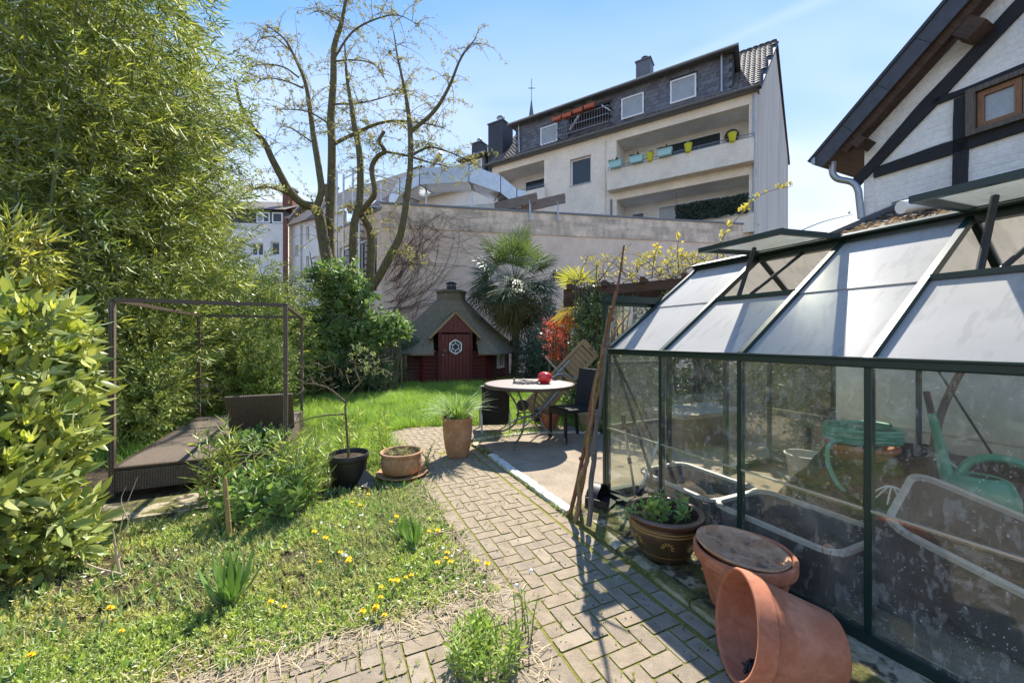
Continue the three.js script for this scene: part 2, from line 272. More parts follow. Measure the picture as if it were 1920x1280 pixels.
// patio slab of old concrete beside the greenhouse
const patioPoly = [[-0.40, 3.2], [-0.40, -2.05], [-0.46, -2.12]].map(([w, t]) => { const q = P(w, t); return [q.x, q.z]; }).concat([[-0.30, -5.56], [-0.08, -5.65], [0.39, -5.82], [0.9, -5.84], [1.5, -5.75], [2.4, -5.6], [3.4, -5.3]], [[2.6, -0.2], [2.6, 3.2]].map(([w, t]) => { const q = P(w, t); return [q.x, q.z]; }));
struct('patio', M.concrete, b => b.add(polyGeo(patioPoly, 0.012)));
struct('patio_edging', M.whiteKerb, b => { const e = [[-0.52, -5.42], [-0.30, -5.58], [-0.08, -5.67], [0.39, -5.84], [0.9, -5.86], [1.3, -5.82]]; for (let i = 0; i < e.length - 1; i++) b.bar(V(e[i][0], 0.005, e[i][1]), V(e[i + 1][0], 0.005, e[i + 1][1]), 0.05, 0.05); });

// worn white kerb stones between path and patio, then the mossy plinth along the greenhouse
{
  const k = new THREE.Group(); k.name = 'kerb'; k.userData = { kind: 'structure' }; scene.add(k);
  const cuts = [-2.22, -1.98, -1.62, -1.30, -0.82, -0.30, 0.10, 0.72, 1.30, 1.95, 2.6, 3.2], R = rng(3);
  for (let i = 0; i < cuts.length - 1; i++) {
    const g = new THREE.BoxGeometry(0.092, 0.10, cuts[i + 1] - cuts[i] - 0.008, 3, 2, 16), p = g.attributes.position;
    for (let q = 0; q < p.count; q++) { const x = p.getX(q), y = p.getY(q), z = p.getZ(q); if (y > 0.02) { const n = vnoise(x * 40 + i * 7, z * 24, 256) - 0.5; p.setY(q, y + n * 0.012 - (Math.abs(x) > 0.04 ? 0.008 : 0)); p.setX(q, x + (vnoise(z * 22, i * 5.3, 256) - 0.5) * 0.016); } }
    g.computeVertexNormals();
    const b = new MB(); b.add(g); const o = b.build('kerb_stone', i < 2 || i > 5 ? M.kerbstone : M.whiteKerb, k);
    const q = P(-0.452 + (R() - 0.5) * 0.006, (cuts[i] + cuts[i + 1]) / 2, -0.018 + (R() - 0.5) * 0.006); o.position.copy(q); o.rotation.y = YAW + (R() - 0.5) * 0.01;
  }
}
{
  const g = new THREE.BoxGeometry(0.52, 0.12, 4.2, 14, 1, 90), p = g.attributes.position;
  for (let q = 0; q < p.count; q++) { const x = p.getX(q), y = p.getY(q), z = p.getZ(q); const n = fbm(x * 0.3 + 2, z * 0.3 + 3, 24, 4) - 0.5; if (y > 0) p.setY(q, y + n * 0.022); if (x < -0.30) p.setX(q, x + (vnoise(z * 14, y * 9, 256) - 0.5) * 0.016); }
  g.computeVertexNormals();
  const o = struct('greenhouse_plinth', M.plinth, b => b.add(g)); const q = P(-0.145, 2.16, -0.030); o.position.copy(q); o.rotation.y = YAW;
}
const far = [[-1.90, -5.85], [-1.62, -6.28], [-0.9, -6.42], [0.3, -6.56], [1.05, -6.35], [1.1, -5.92], [0.39, -5.88], [-0.08, -5.72], [-0.42, -5.58], [-0.56, -5.40], [-0.55, -5.25], [-1.15, -4.5]];
const sideP = [[-0.07, -2.2], [-0.6, -1.95], [-1.5, -1.55], [-1.75, -1.0], [-1.2, -0.4], [0.7, -0.35], [0.9, -0.8]];
// ---------- the block paving: 90 degree herringbone between two straight edge courses ----------
{
  const path = new THREE.Group(); path.name = 'paved_path'; path.userData = { kind: 'structure' }; scene.add(path);
  const R = rng(21), a = 0.0912, gap = 0.0095, th = 0.05;
  const pavMats = []; for (let i = 0; i < 7; i++) { const k = 0.85 + 0.3 * R(), wmm = (R() - 0.5) * 0.05; pavMats.push(std([0.345 * k + wmm * 0.3, 0.275 * k, (0.195 - wmm * 0.3) * k], 0.93, { map: rep(T.grit, 0.30 + 0.02 * i), bumpMap: rep(T.gritB, 0.16), bumpScale: 0.0035 })); }
  const paver = (lx, lz) => {            // chamfered block, slightly worn outline
    const w = lx / 2, d = lz / 2, c = 0.006, s = new THREE.Shape(); s.moveTo(-w + c, -d); s.lineTo(w - c, -d); s.lineTo(w, -d + c); s.lineTo(w, d - c); s.lineTo(w - c, d); s.lineTo(-w + c, d); s.lineTo(-w, d - c); s.lineTo(-w, -d + c); s.closePath();
    const g = new THREE.ExtrudeGeometry(s, { depth: th - 0.005, bevelEnabled: true, bevelSize: -0.004, bevelOffset: 0, bevelThickness: 0.004, bevelSegments: 1 }); g.rotateX(-Math.PI / 2); g.translate(0, -th, 0); return g;
  };
  const kinds = {}; const geoOf = (lx, lz, v) => kinds[lx + '_' + lz + '_' + v] ??= tidy(paver(lx * a - gap, lz * a - gap));
  const list = [];
  const put = (w, t, lx, lz) => { const q = P(w, t); list.push({ x: q.x, z: q.z, lx, lz, d: Math.hypot(q.x, q.z) }); };
  const w0 = -1.365, n = 9;            // nine modules between grass and kerb
  const main = (t) => true;
  // edge courses, blocks running with the path
  for (let t = -2.0; t < 2.4; t += 2 * a) { put(w0 + a / 2 - 0.02, t + a, 1.25, 2); }
  for (let t = -2.1; t < 2.4; t += 2 * a) { put(w0 + a * (n - 0.5) + 0.02, t + a * 0.4, 1, 2); }
  const cell = (i, j) => { const m = (((i - j) % 4) + 4) % 4; return m; };
  const tryPut = (i, j, ok) => {         // i along W from w0, j along L
    const m = cell(i, j); if (m !== 0 && m !== 3) return;
    const c1 = ok(i, j), c2 = m === 0 ? ok(i + 1, j) : ok(i, j + 1);
    if (!c1 && !c2) return;
    if (c1 && c2) put(w0 + (i + (m === 0 ? 1 : 0.5)) * a, (j + (m === 0 ? 0.5 : 1)) * a, m === 0 ? 2 : 1, m === 0 ? 1 : 2);
    else { const ii = c1 ? i : (m === 0 ? i + 1 : i), jj = c1 ? j : (m === 0 ? j : j + 1); put(w0 + (ii + 0.5) * a, (jj + 0.5) * a, 1, 1); }
  };
  const okMain = (i, j) => i >= 1 && i < n - 1 && j * a > -2.0 && j * a < 2.35;
  const mid = (i, j) => P(w0 + (i + 0.5) * a, (j + 0.5) * a);
  const okFar = (i, j) => { const q = mid(i, j); return !(okMain(i, j)) && j * a < -1.95 && inPoly(q.x, q.z, far); };
  const okSide = (i, j) => { const q = mid(i, j); return i < 0 && inPoly(q.x, q.z, sideP); };
  for (let i = -24; i < 34; i++) for (let j = -44; j < 30; j++) { tryPut(i, j, okMain); tryPut(i, j, okFar); tryPut(i, j, okSide); }
  // the half cells that the second half of a block alone reaches
  const filled = new Set();
  list.sort((p, q) => p.d - q.d);
  const rest = new MB();
  list.forEach((p, k) => {
    const g = geoOf(p.lx, p.lz, 0), y = (R() - 0.5) * 0.004, rx = (R() - 0.5) * 0.010, rz = (R() - 0.5) * 0.010, ry = YAW + (R() - 0.5) * 0.02;
    if (k < 300) { const o = new THREE.Mesh(g, pavMats[Math.floor(R() * 7)]); o.name = k ? `paver_${String(k).padStart(3, '0')}` : 'paver'; o.position.set(p.x, y, p.z); o.rotation.set(rx, ry, rz); path.add(o); }
    else rest.add(g, mat4(p.x, y, p.z, rx, ry, rz), true);
  });
  if (rest.g.length) { const o = rest.build('far_pavers', pavMats[2], path); o.userData.kind = 'stuff'; }
  // moss and sand in the joints
  const q = (w, t) => { const s = P(w, t); return [s.x, s.z]; };
  part(path, 'mossy_joint', M.joint, b => { b.add(polyGeo([q(w0 - 0.03, -2.05), q(-0.5, -2.2), q(-0.5, 2.5), q(w0 - 0.03, 2.5)], -0.0050)); b.add(polyGeo(far, -0.0066)); b.add(polyGeo(sideP, -0.0058)); });
  console.log('pavers', list.length);
}
// ---------- the pink hall behind the hut ----------
function bwindow(parent, x0, x1, y0, y1, z, o = {}) {      // recessed window: frame, panes, sill
  const f = o.f ?? 0.07, dep = o.d ?? 0.10, nx = o.nx ?? 1, w = part(parent, o.name ?? 'window', o.frame ?? M.frameWhite, b => {
    b.span(x0, x1, y0, y0 + f, z - 0.05, z + 0.02).span(x0, x1, y1 - f, y1, z - 0.05, z + 0.02).span(x0, x0 + f, y0 + f, y1 - f, z - 0.05, z + 0.02).span(x1 - f, x1, y0 + f, y1 - f, z - 0.05, z + 0.02);
    for (let i = 1; i < nx; i++) { const x = lerp(x0, x1, i / nx); b.span(x - f * 0.6, x + f * 0.6, y0 + f, y1 - f, z - 0.05, z + 0.018); }
  });
  for (let i = 0; i < nx; i++) { const a = lerp(x0, x1, i / nx) + f * 0.6, c = lerp(x0, x1, (i + 1) / nx) - f * 0.6; part(w, 'pane', (o.glass ?? [M.windowGlass])[i % (o.glass ?? [1]).length], b => b.span(a, c, y0 + f, y1 - f, z - 0.028, z - 0.02)); }
  if (o.sill) part(w, 'sill', M.zinc, b => b.span(x0 - 0.04, x1 + 0.04, y0 - 0.05, y0 - 0.005, z - 0.02, z + o.sill));
  return w;
}
function wallWith(b, x0, x1, y0, y1, z0, z1, holes) {      // slab with rectangular openings [x0,x1,y0,y1]
  const s = new THREE.Shape([[x0, y0], [x1, y0], [x1, y1], [x0, y1]].map(p => new THREE.Vector2(...p)));
  for (const [a, c, d, e] of holes) s.holes.push(new THREE.Path([[a, d], [a, e], [c, e], [c, d]].map(p => new THREE.Vector2(...p))));
  b.add(new THREE.ExtrudeGeometry(s, { depth: z1 - z0, bevelEnabled: false }), mat4(0, 0, z0));
}
{
  const yaw = Math.atan2(740, 4179), hall = thing('garden_hall', 'long low pink rendered hall with a stained parapet band behind the red hut', 'building', [-5.3, 0, -16], yaw);
  part(hall, 'wall', M.pink, b => { b.span(0, 17.4, -0.1, 5.94, -0.3, 0); b.span(17.1, 17.4, -0.1, 6.9, -6, -0.3); });
  part(hall, 'parapet_band', M.pinkBand, b => b.span(-0.01, 17.41, 5.94, 6.88, -0.32, 0.035), 'grey-stained parapet strip');
  part(hall, 'coping', M.zincDark, b => b.span(-0.03, 17.45, 6.88, 6.96, -0.36, 0.07));
  part(hall, 'flat_roof', M.anthracite, b => b.span(0.2, 17.1, 6.4, 6.5, -7, -0.36));
  const wing = part(hall, 'side_wall', M.pink, b => wallWith(b, -7, 0, -0.1, 6.70, -0.3, 0, [[-4.27, -0.46, 3.3, 5.79]]));
  wing.position.set(0.02, 0, -0.02); wing.rotation.y = -Math.atan2(740, 752) - yaw; wing.position.y = 0;
  part(wing, 'coping', M.zincDark, b => b.span(-7.03, 0.05, 6.70, 6.80, -0.34, 0.05));
  bwindow(wing, -4.27, -0.46, 3.3, 5.79, -0.12, { nx: 4, f: 0.13 });
  // bent sheet-metal air duct on the hall's roof
  const duct = thing('air_duct', 'large bent galvanised ventilation duct lying along the hall roof', 'duct', [0, 0, 0]);
  const zc = -17.6, at = (px, py, z) => V((px - 960) / 740 * -z, 1.4 + (636 - py) / 740 * -z, z);
  const c = [[[-5.40, 7.72, -18.9]], [[-4.75, 8.32, -18.3]], [[-3.85, 8.5, -17.7]], [[-1.75, 8.42, -17.2]], [[-0.65, 8.0, -17.3]], [[-0.12, 7.62, -17.7]]].map(q => V(...q[0]));
  for (let i = 0; i < c.length - 1; i++) part(duct, 'duct_section', M.galva, b => {
    const h = 0.36, d = 0.55, q = (p, k, s, u) => { const n = i + k; const dir = c[Math.min(n + 1, c.length - 1)].clone().sub(c[Math.max(n - 1, 0)]).setY(0).normalize(); const out = V(-dir.z, 0, dir.x); return p.clone().addScaledVector(out, s * d).add(V(0, u * h, 0)); };
    const r0 = [[-1, -1], [1, -1], [1, 1], [-1, 1]].map(([s, u]) => q(c[i], 0, s, u)), r1 = [[-1, -1], [1, -1], [1, 1], [-1, 1]].map(([s, u]) => q(c[i + 1], 1, s, u));
    for (let k = 0; k < 4; k++) b.quad(r0[k], r0[(k + 1) % 4], r1[(k + 1) % 4], r1[k]);
    if (i === 0) b.quad(...r0); if (i === c.length - 2) b.quad(...r1);
  });
  for (let i = 1; i < c.length; i++) part(duct, 'joint_flange', M.zinc, b => { const dir = c[Math.min(i + 1, c.length - 1)].clone().sub(c[i - 1]).setY(0).normalize(), m = new THREE.Matrix4().makeBasis(dir, V(0, 1, 0), dir.clone().cross(V(0, 1, 0)).negate()); m.setPosition(c[i]); b.add(new THREE.BoxGeometry(0.025, 0.745, 1.125), m); });
  for (const k of [1, 2, 3, 4]) part(duct, 'support', M.galva, b => b.bar(V(c[k].x, 6.5, c[k].z), V(c[k].x, c[k].y - 0.3, c[k].z), 0.07));
  part(duct, 'end_box', M.galva, b => b.box(0.7, 0.85, 0.9, 0.1, 7.55, -17.75, 0, 0.4, 0));
  part(duct, 'low_housing', M.galva, b => b.box(3.6, 0.75, 0.5, -2.4, 7.15, -18.3, 0, -0.17, 0));
  const beams = (label, x0, x1, z) => { const o = thing('steel_beam', label, 'beam', [0, 0, 0], 0, 'steel beams over the parapet'); part(o, 'flange', M.rust ??= std([0.24, 0.19, 0.16], 0.8, { map: rep(T.grit, 0.6) }), b => { for (const y of [-0.11, 0.11]) b.bar(V(x0, 7.12 + y, z), V(x1, 7.5 + y, z + 0.15), 0.2, 0.03, Math.PI / 2); }); part(o, 'web', M.rust, b => b.bar(V(x0, 7.12, z), V(x1, 7.5, z + 0.15), 0.02, 0.2)); part(o, 'post', M.zinc, b => b.bar(V(x1 - 0.3, 6.5, z + 0.1), V(x1 - 0.3, 7.4, z + 0.1), 0.08)); };
  beams('rusty steel I-beam end beside the air duct', -0.75, 1.08, -17.1); beams('second steel I-beam reaching furthest over the pink parapet', 0.4, 2.3, -17.2);
  // galvanised roof stair with rails at the hall's corner
  const st = thing('roof_stair', 'galvanised steel access stair and guard rail at the pink hall corner', 'stair', [0, 0, 0]);
  const posts = [[-8.0, -18], [-7.35, -17.2], [-6.7, -16.6], [-6.35, -16.4], [-5.7, -17.2]];
  posts.forEach(([x, z], i) => part(st, 'post', M.galva, b => b.cyl(V(x, i < 2 ? 0 : 1, z), V(x, [9.1, 8.6, 8.6, 9.0, 8.3][i], z), 0.045, 0.045, 8)));
  for (const y of [7.35, 7.85, 8.4]) part(st, 'rail', M.galva, b => { b.cyl(V(-7.35, y, -17.2), V(-6.35, y, -16.4), 0.025, 0.025, 6); b.cyl(V(-6.35, y, -16.4), V(-4.9, y, -17.6), 0.025, 0.025, 6); });
  part(st, 'landing', M.zinc, b => { b.box(1.9, 0.08, 1.2, -6.1, 6.95, -17, 0, 0.3, 0); });
  part(st, 'flight', M.zinc, b => { b.bar(V(-7.7, 3.2, -17.6), V(-6.4, 6.9, -16.7), 0.06, 0.25); for (let i = 0; i < 14; i++) { const k = i / 14; b.box(0.5, 0.03, 0.25, lerp(-7.7, -6.4, k), lerp(3.2, 6.9, k), lerp(-17.8, -16.9, k), 0, 0.6, 0); } });
}
// ---------- tiles and slates laid one by one ----------
function tileField(parent, name, m, origin, ux, uy, w, h, tw, th, R, keep, tilt = 0.10, thick = 0.02, round = true) {   // ux, uy unit vectors in parent's axes; rows climb along uy
  const nrm = ux.clone().cross(uy).normalize(), list = [], g = new THREE.BufferGeometry();
  // pantile: a shallow arch over the width
  const seg = round ? 3 : 1, pos = [], idx = [];
  for (let i = 0; i <= seg; i++) { const x = (i / seg - 0.5) * tw * 0.98, z = round ? Math.sin(i / seg * Math.PI) * 0.035 : 0; pos.push(x, -th * 0.58, z - thick, x, -th * 0.58, z + thick, x, th * 0.55, z + thick); }
  for (let i = 0; i < seg; i++) { const a = i * 3, b = a + 3; idx.push(a, b, b + 1, a, b + 1, a + 1, a + 1, b + 1, b + 2, a + 1, b + 2, a + 2); }
  g.setAttribute('position', new THREE.Float32BufferAttribute(pos, 3)); g.setIndex(idx); const gg = tidy(g); gg.computeVertexNormals();
  for (let j = 0; j < h / th; j++) for (let i = 0; i < w / tw; i++) {
    const sx = (i + 0.5 + (round ? 0 : (j % 2) * 0.5)) * tw, sy = (j + 0.5) * th; if (keep && !keep(sx, sy)) continue;
    const p = origin.clone().addScaledVector(ux, sx).addScaledVector(uy, sy).addScaledVector(nrm, thick);
    const y = uy.clone().addScaledVector(nrm, -tilt + (R() - 0.5) * 0.03).normalize(), mx = new THREE.Matrix4().makeBasis(ux, y, ux.clone().cross(y)); mx.setPosition(p);
    const k = 0.7 + 0.6 * R(); list.push([mx, lin(k, k * (0.96 + 0.06 * R()), k * (0.94 + 0.1 * R()))]);
  }
  return scatter(name, gg, m, list, parent);
}
// ---------- the apartment block ----------
{
  const R = rng(5), bl = thing('apartment_block', 'cream apartment block with slate dormer storey, two loggia balconies and bare grey side wall', 'building', [11.69, 0, -18.8], -0.568);
  const holes = [[-6.8, -0.33, 10.0, 12.72], [-6.8, -0.33, 6.5, 9.33], [-9.68, -8.34, 10.71, 12.32], [-14.96, -11.45, 10.0, 12.75], [-9.68, -8.34, 5.0, 6.85]];
  const S = [1.62, -9.54], rid = [0.81, -4.77, 18.3];
  part(bl, 'wall', M.cream, b => { wallWith(b, -15.5, 0, 0, 13.2, -0.35, 0, holes); });
  part(bl, 'side_wall', M.sidewall, b => { const q = (x, y, z) => V(x, y, z); b.quad(q(0.001, 0, 0), q(S[0], 0, S[1]), q(S[0], 13.2, S[1]), q(0.001, 13.2, 0)); b.tri(q(0.001, 13.2, 0), q(S[0], 13.2, S[1]), q(rid[0], 18.2, rid[1])); b.quad(q(0, 0, 0), q(0, 13.2, 0), q(-0.35, 13.2, -0.35), q(-0.35, 0, -0.35)); }, 'bare streaked grey gable wall');
  part(bl, 'rear_wall', M.sidewall, b => b.quad(V(S[0], 0, S[1]), V(-15.5, 0, S[1]), V(-15.5, 13.2, S[1]), V(S[0], 13.2, S[1])));
  part(bl, 'verge', M.anthracite, b => { b.bar(V(0.10, 13.16, 0.35), V(rid[0] + 0.10, 18.24, rid[1]), 0.16, 0.12); b.bar(V(S[0] + 0.05, 13.0, S[1] - 0.3), V(rid[0] + 0.05, 18.32, rid[1]), 0.16, 0.12); });
  // loggias: back wall, ceiling, side walls, floor, parapet
  const loggia = (x0, x1, y0, y1, pz, ptop, pbot, name) => {
    const l = part(bl, 'loggia', M.offwhite, b => { b.span(x0 - 0.2, x1 + 0.2, y0, y1 + 0.2, -1.75, -1.6); b.span(x0 - 0.2, x0, y0, y1 + 0.2, -1.6, -0.351); b.span(x1, x1 + 0.2, y0, y1 + 0.2, -1.6, -0.351); b.span(x0, x1, y1 + 0.003, y1 + 0.2, -1.6, -0.351); b.span(x0, x1, y0 - 0.2, y0, -1.6, -0.351); });
    part(l, 'parapet', M.parapet, b => b.span(x0 - 0.4, x1 + 0.2, pbot, ptop, 0.004, pz)); return l;
  };
  const l1 = loggia(-6.8, -0.33, 9.9, 12.72, 0.5, 10.88, 9.78), l2 = loggia(-6.8, -0.33, 6.7, 9.33, 0.3, 7.4, 6.5), l3 = loggia(-14.96, -11.45, 9.9, 12.75, 0.3, 10.9, 9.85);
  const rails = (l, x0, x1, y, z) => part(l, 'railing', M.rail, b => { b.cyl(V(x0, y, z), V(x1, y, z), 0.022, 0.022, 6); b.cyl(V(x0, y - 0.14, z), V(x1, y - 0.14, z), 0.015, 0.015, 6); for (let x = x0; x <= x1; x += (x1 - x0) / 6) b.cyl(V(x, y - 0.28, z), V(x, y, z), 0.015, 0.015, 6); });
  rails(l1, -7.15, -0.1, 11.1, 0.38); rails(l3, -15.1, -11.2, 11.1, 0.2);
  bwindow(l1, -4.9, -1.6, 10.0, 12.5, -1.55, { nx: 2, glass: [M.windowGlass, M.windowGlass], f: 0.09 }); bwindow(l1, -6.4, -5.6, 10, 12.4, -1.55, { f: 0.08 });
  bwindow(l2, -4.9, -1.6, 6.75, 9.05, -1.55, { nx: 2, f: 0.09, glass: [M.windowBlind, M.windowGlass] }); bwindow(l2, -6.4, -5.6, 6.75, 8.9, -1.55, { f: 0.08 });
  bwindow(l3, -13.8, -12.0, 10.4, 12.4, -1.55, { nx: 1, f: 0.09 });
  bwindow(bl, -9.68, -8.34, 10.71, 12.32, -0.2, { f: 0.09, sill: 0.24 }); bwindow(bl, -9.68, -8.34, 5.0, 6.85, -0.2, { f: 0.09, sill: 0.24 });
  part(bl, 'downpipe', M.zinc, b => b.cyl(V(-0.12, 0, 0.08), V(-0.12, 13.1, 0.08), 0.055)); part(bl, 'downpipe', M.parapet, b => b.cyl(V(-7.45, 0, 0.05), V(-7.45, 12.9, 0.05), 0.03)); part(bl, 'downpipe', M.zincDark, b => b.cyl(V(-7.1, 5, 0.07), V(-7.1, 9.4, 0.07), 0.05));
  part(bl, 'gutter', M.zincDark, b => { b.add(new THREE.CylinderGeometry(0.11, 0.11, 16.2, 8, 1, false, 0, Math.PI), mat4(-7.95, 13.33, 0.36, Math.PI, 0, Math.PI / 2)); b.span(-15.7, 0.1, 13.2, 13.3, -0.3, 0.3); });
  // roof: tiled slope up to the ridge; slate-hung storey set into it
  const dir = V(0, 5.0, -4.77 - 0.35).normalize(), len = Math.hypot(5.0, 5.12);
  part(bl, 'roof', M.tile, b => { b.quad(V(-15.7, 13.28, 0.35), V(0.02, 13.28, 0.35), V(rid[0], 18.28, rid[1]), V(-15.7, 18.28, rid[1])); b.quad(V(rid[0], 18.28, rid[1]), V(S[0], 13.2, S[1] - 0.2), V(-15.7, 13.2, S[1] - 0.2), V(-15.7, 18.28, rid[1])); });
  tileField(bl, 'roof_tiles', M.tile, V(-15.7, 13.29, 0.35), V(1, 0, 0), dir, 16.4, len, 0.24, 0.34, R, (x, y) => { const X = x - 15.7; return X < y / len * 0.8 + 0.0 && (y < 0.75 || X > -1.1 || X < -13.6); });
  tileField(bl, 'ridge_tiles', M.tile, V(-1.5, 18.28, rid[1] + 0.1), V(1, 0, 0), V(0, 0.1, -1).normalize(), 2.4, 0.3, 0.3, 0.3, R);
  const dz = -0.12, dor = part(bl, 'dormer_storey', M.anthracite, b => { b.quad(V(-1.0, 13.6, dz - 0.02), V(-1.0, 15.75, dz - 0.02), V(-1.0, 15.95, -2.4), V(-1.0, 15.9, -2.5)); b.tri(V(-13.65, 13.5, dz), V(-13.65, 15.75, dz), V(-13.65, 15.9, -2.4)); b.tri(V(-1.0, 13.5, dz), V(-1.0, 15.75, dz), V(-1.0, 15.9, -2.4)); b.span(-13.65, -1.0, 13.4, 15.7, -2.6, -2.4); });
  const dh = [[-11.75, -10.55, 13.72, 14.86], [-9.85, -7.15, 13.5, 15.12], [-6.55, -5.3, 13.83, 15.02], [-3.93, -2.66, 13.88, 15.1]];
  part(dor, 'slate_backing', M.anthracite, b => wallWith(b, -13.65, -1.0, 13.35, 15.56, dz - 0.1, dz, dh));
  tileField(dor, 'slates', M.slate, V(-13.65, 13.5, dz + 0.0), V(1, 0, 0), V(0, 1, 0), 12.6, 2.05, 0.28, 0.22, R, (x, y) => { const X = x - 13.65, Y = y + 13.5; return !dh.some(([a, b2, c, d]) => X > a - 0.05 && X < b2 + 0.05 && Y > c - 0.02 && Y < d + 0.06) && X < -1.05; }, 0.06, 0.008, false);
  part(dor, 'flat_roof', M.zincDark, b => { b.span(-14.0, -0.75, 15.56, 15.68, -2.6, dz + 0.4); b.bar(V(-0.9, 15.62, dz + 0.3), V(-0.9, 15.62, -2.6), 0.1, 0.2); });
  part(dor, 'gutter', M.zinc, b => b.add(new THREE.CylinderGeometry(0.09, 0.09, 13.2, 8, 1, false, 0, Math.PI), mat4(-7.4, 15.58, dz + 0.46, Math.PI, 0, Math.PI / 2)));
  part(dor, 'downpipe', M.zinc, b => b.cyl(V(-1.5, 13.7, dz + 0.1), V(-1.5, 15.7, dz + 0.2), 0.05)); part(dor, 'downpipe', M.zinc, b => b.cyl(V(-13.3, 13.7, dz + 0.1), V(-13.3, 15.7, dz + 0.2), 0.05));
  bwindow(dor, ...dh[0], dz + 0.06, { f: 0.08, glass: [M.windowBlind] }); bwindow(dor, ...dh[2], dz + 0.06, { f: 0.08, glass: [M.windowBlind] }); bwindow(dor, ...dh[3], dz + 0.06, { f: 0.08, glass: [M.windowBlind] });
  const rl = part(dor, 'roof_loggia', M.interior, b => { b.span(-9.9, -7.1, 13.4, 15.2, -1.6, -1.5); b.span(-9.9, -7.1, 15.12, 15.2, -1.5, dz - 0.11); b.span(-9.95, -9.86, 13.4, 15.2, -1.5, dz - 0.11); b.span(-7.14, -7.05, 13.4, 15.2, -1.5, dz - 0.11); });
  part(rl, 'strut', M.frameWhite, b => b.bar(V(-9.75, 14.2, dz), V(-9.1, 14.95, dz), 0.16, 0.05)); part(rl, 'strut', M.frameWhite, b => b.bar(V(-7.7, 15.05, dz), V(-7.2, 14.6, dz), 0.16, 0.05));
  part(rl, 'railing', M.rail, b => { const z = 0.55; for (const y of [13.65, 14.1, 14.55]) { b.bar(V(-10.3, y, z), V(-7.1, y, z), 0.04); b.bar(V(-7.1, y, z), V(-7.0, y, dz), 0.04); b.bar(V(-10.3, y, z), V(-10.2, y, dz), 0.04); } for (let x = -10.3; x <= -7.05; x += 0.16) b.bar(V(x, 13.6, z), V(x, 14.55, z), 0.02); });
  // window boxes on the roof terrace and pots on the balcony rail: things of their own
  const tuft = (parent, n, s, x, y, z, c) => { const RR = rng(n * 97 + 3); part(parent, 'foliage', leafMat(c), b => { for (let i = 0; i < n; i++) { const a = RR() * 6.28, e = 0.3 + RR(), p = V((RR() - 0.5) * s * 2, 0, (RR() - 0.5) * 0.15), q = p.clone().add(V(Math.cos(a) * 0.16, e * 0.22, Math.sin(a) * 0.16)), r = p.clone().lerp(q, 0.5).add(V(0.05, 0, 0.03)); b.tri(p, r, q); b.tri(p, q, r.clone().add(V(-0.1, 0.02, 0))); } }).position.set(x, y, z); };
  const world = (x, y, z) => bl.localToWorld(V(x, y, z)); bl.updateMatrixWorld(true);
  const put = (name, label, cat, group, x, y, z, fn) => { const w = world(x, y, z), o = thing(name, label, cat, [w.x, w.y, w.z], -0.568, group); fn(o); return o; };
  [['leftmost orange window box on the roof terrace rail', -10.2, 14.62], ['second orange window box from the left on roof terrace', -9.55, 14.62], ['third orange window box from the left on roof terrace', -8.85, 14.68], ['rightmost orange window box on the roof terrace rail', -8.15, 14.72]].forEach(([l, x, y]) => put('window_box', l, 'window box', 'orange window boxes on the roof terrace', x, y, 0.62, o => { part(o, 'trough', M.orangeBox, b => b.extrude([[-0.26, -0.1], [0.26, -0.1], [0.32, 0.12], [-0.32, 0.12]], 0.2)); tuft(o, 14, 0.24, 0, 0.1, 0.1, [0.14, 0.12, 0.05]); }));
  [['leftmost mint green trough on the upper balcony rail', -6.65], ['second mint green trough from the left on balcony rail', -5.5], ['right mint green trough in front of the balcony window', -4.05]].forEach(([l, x], k) => put('flower_trough', l, 'planter', 'mint troughs on the balcony rail', x, 11.06, 0.56, o => { part(o, 'trough', M.mintBox, b => b.extrude([[-0.3, -0.16], [0.3, -0.16], [0.36, 0.14], [-0.36, 0.14]], 0.22)); part(o, 'rim', M.mintBox, b => b.span(-0.38, 0.38, 0.13, 0.18, -0.02, 0.24)); tuft(o, 30, 0.28, 0, 0.12, 0.1, k === 2 ? [0.22, 0.09, 0.05] : [0.06, 0.13, 0.03]); }));
  [['left lime yellow pot hanging on the balcony rail', -4.82], ['middle lime yellow pot on the rail before the window', -2.95], ['right lime yellow pot at the end of the balcony rail', -1.0]].forEach(([l, x], k) => put('rail_pot', l, 'flower pot', 'lime pots on the balcony rail', x, 11.05, 0.56, o => { part(o, 'pot', M.limePot, b => b.lathe([[0.0, -0.2], [0.12, -0.2], [0.18, 0.16], [0.2, 0.16], [0.2, 0.2], [0.16, 0.2], [0.15, 0.1]], 14)); tuft(o, 16, 0.1, 0, 0.12, 0, [0.10, 0.12, 0.04]); }));
  put('wall_plaque', 'round slatted brown disc on the upper balcony wall', 'ornament', null, -1.15, 12.05, -1.5, o => { part(o, 'disc', M.oldWood, b => b.cyl(V(0, 0, 0), V(0, 0, 0.05), 0.34, 0.34, 20)); part(o, 'slat', M.greyWood, b => { for (let i = -2; i <= 2; i++) b.box(0.62 * Math.cos(i * 0.35), 0.05, 0.03, 0, i * 0.12, 0.06); }); });
  put('balcony_screen', 'dark artificial leaf screen along the lower balcony parapet', 'hedge screen', null, -1.95, 7.85, 0.36, o => { const RR = rng(77); part(o, 'mesh_backing', M.anthracite, b => b.box(3.1, 0.8, 0.03)); const list = []; const g = tidy(new THREE.PlaneGeometry(0.11, 0.15)); for (let i = 0; i < 1500; i++) { const k = 0.5 + RR(); list.push([mat4((RR() - 0.5) * 3.2, (RR() - 0.5) * 0.85, 0.04 + RR() * 0.08, RR() * 2 - 1.4, RR() * 2 - 1, RR() * 6), lin(0.018 * k, 0.04 * k, 0.015 * k)]); } scatter('leaves', g, M.leafShiny, list, o); });
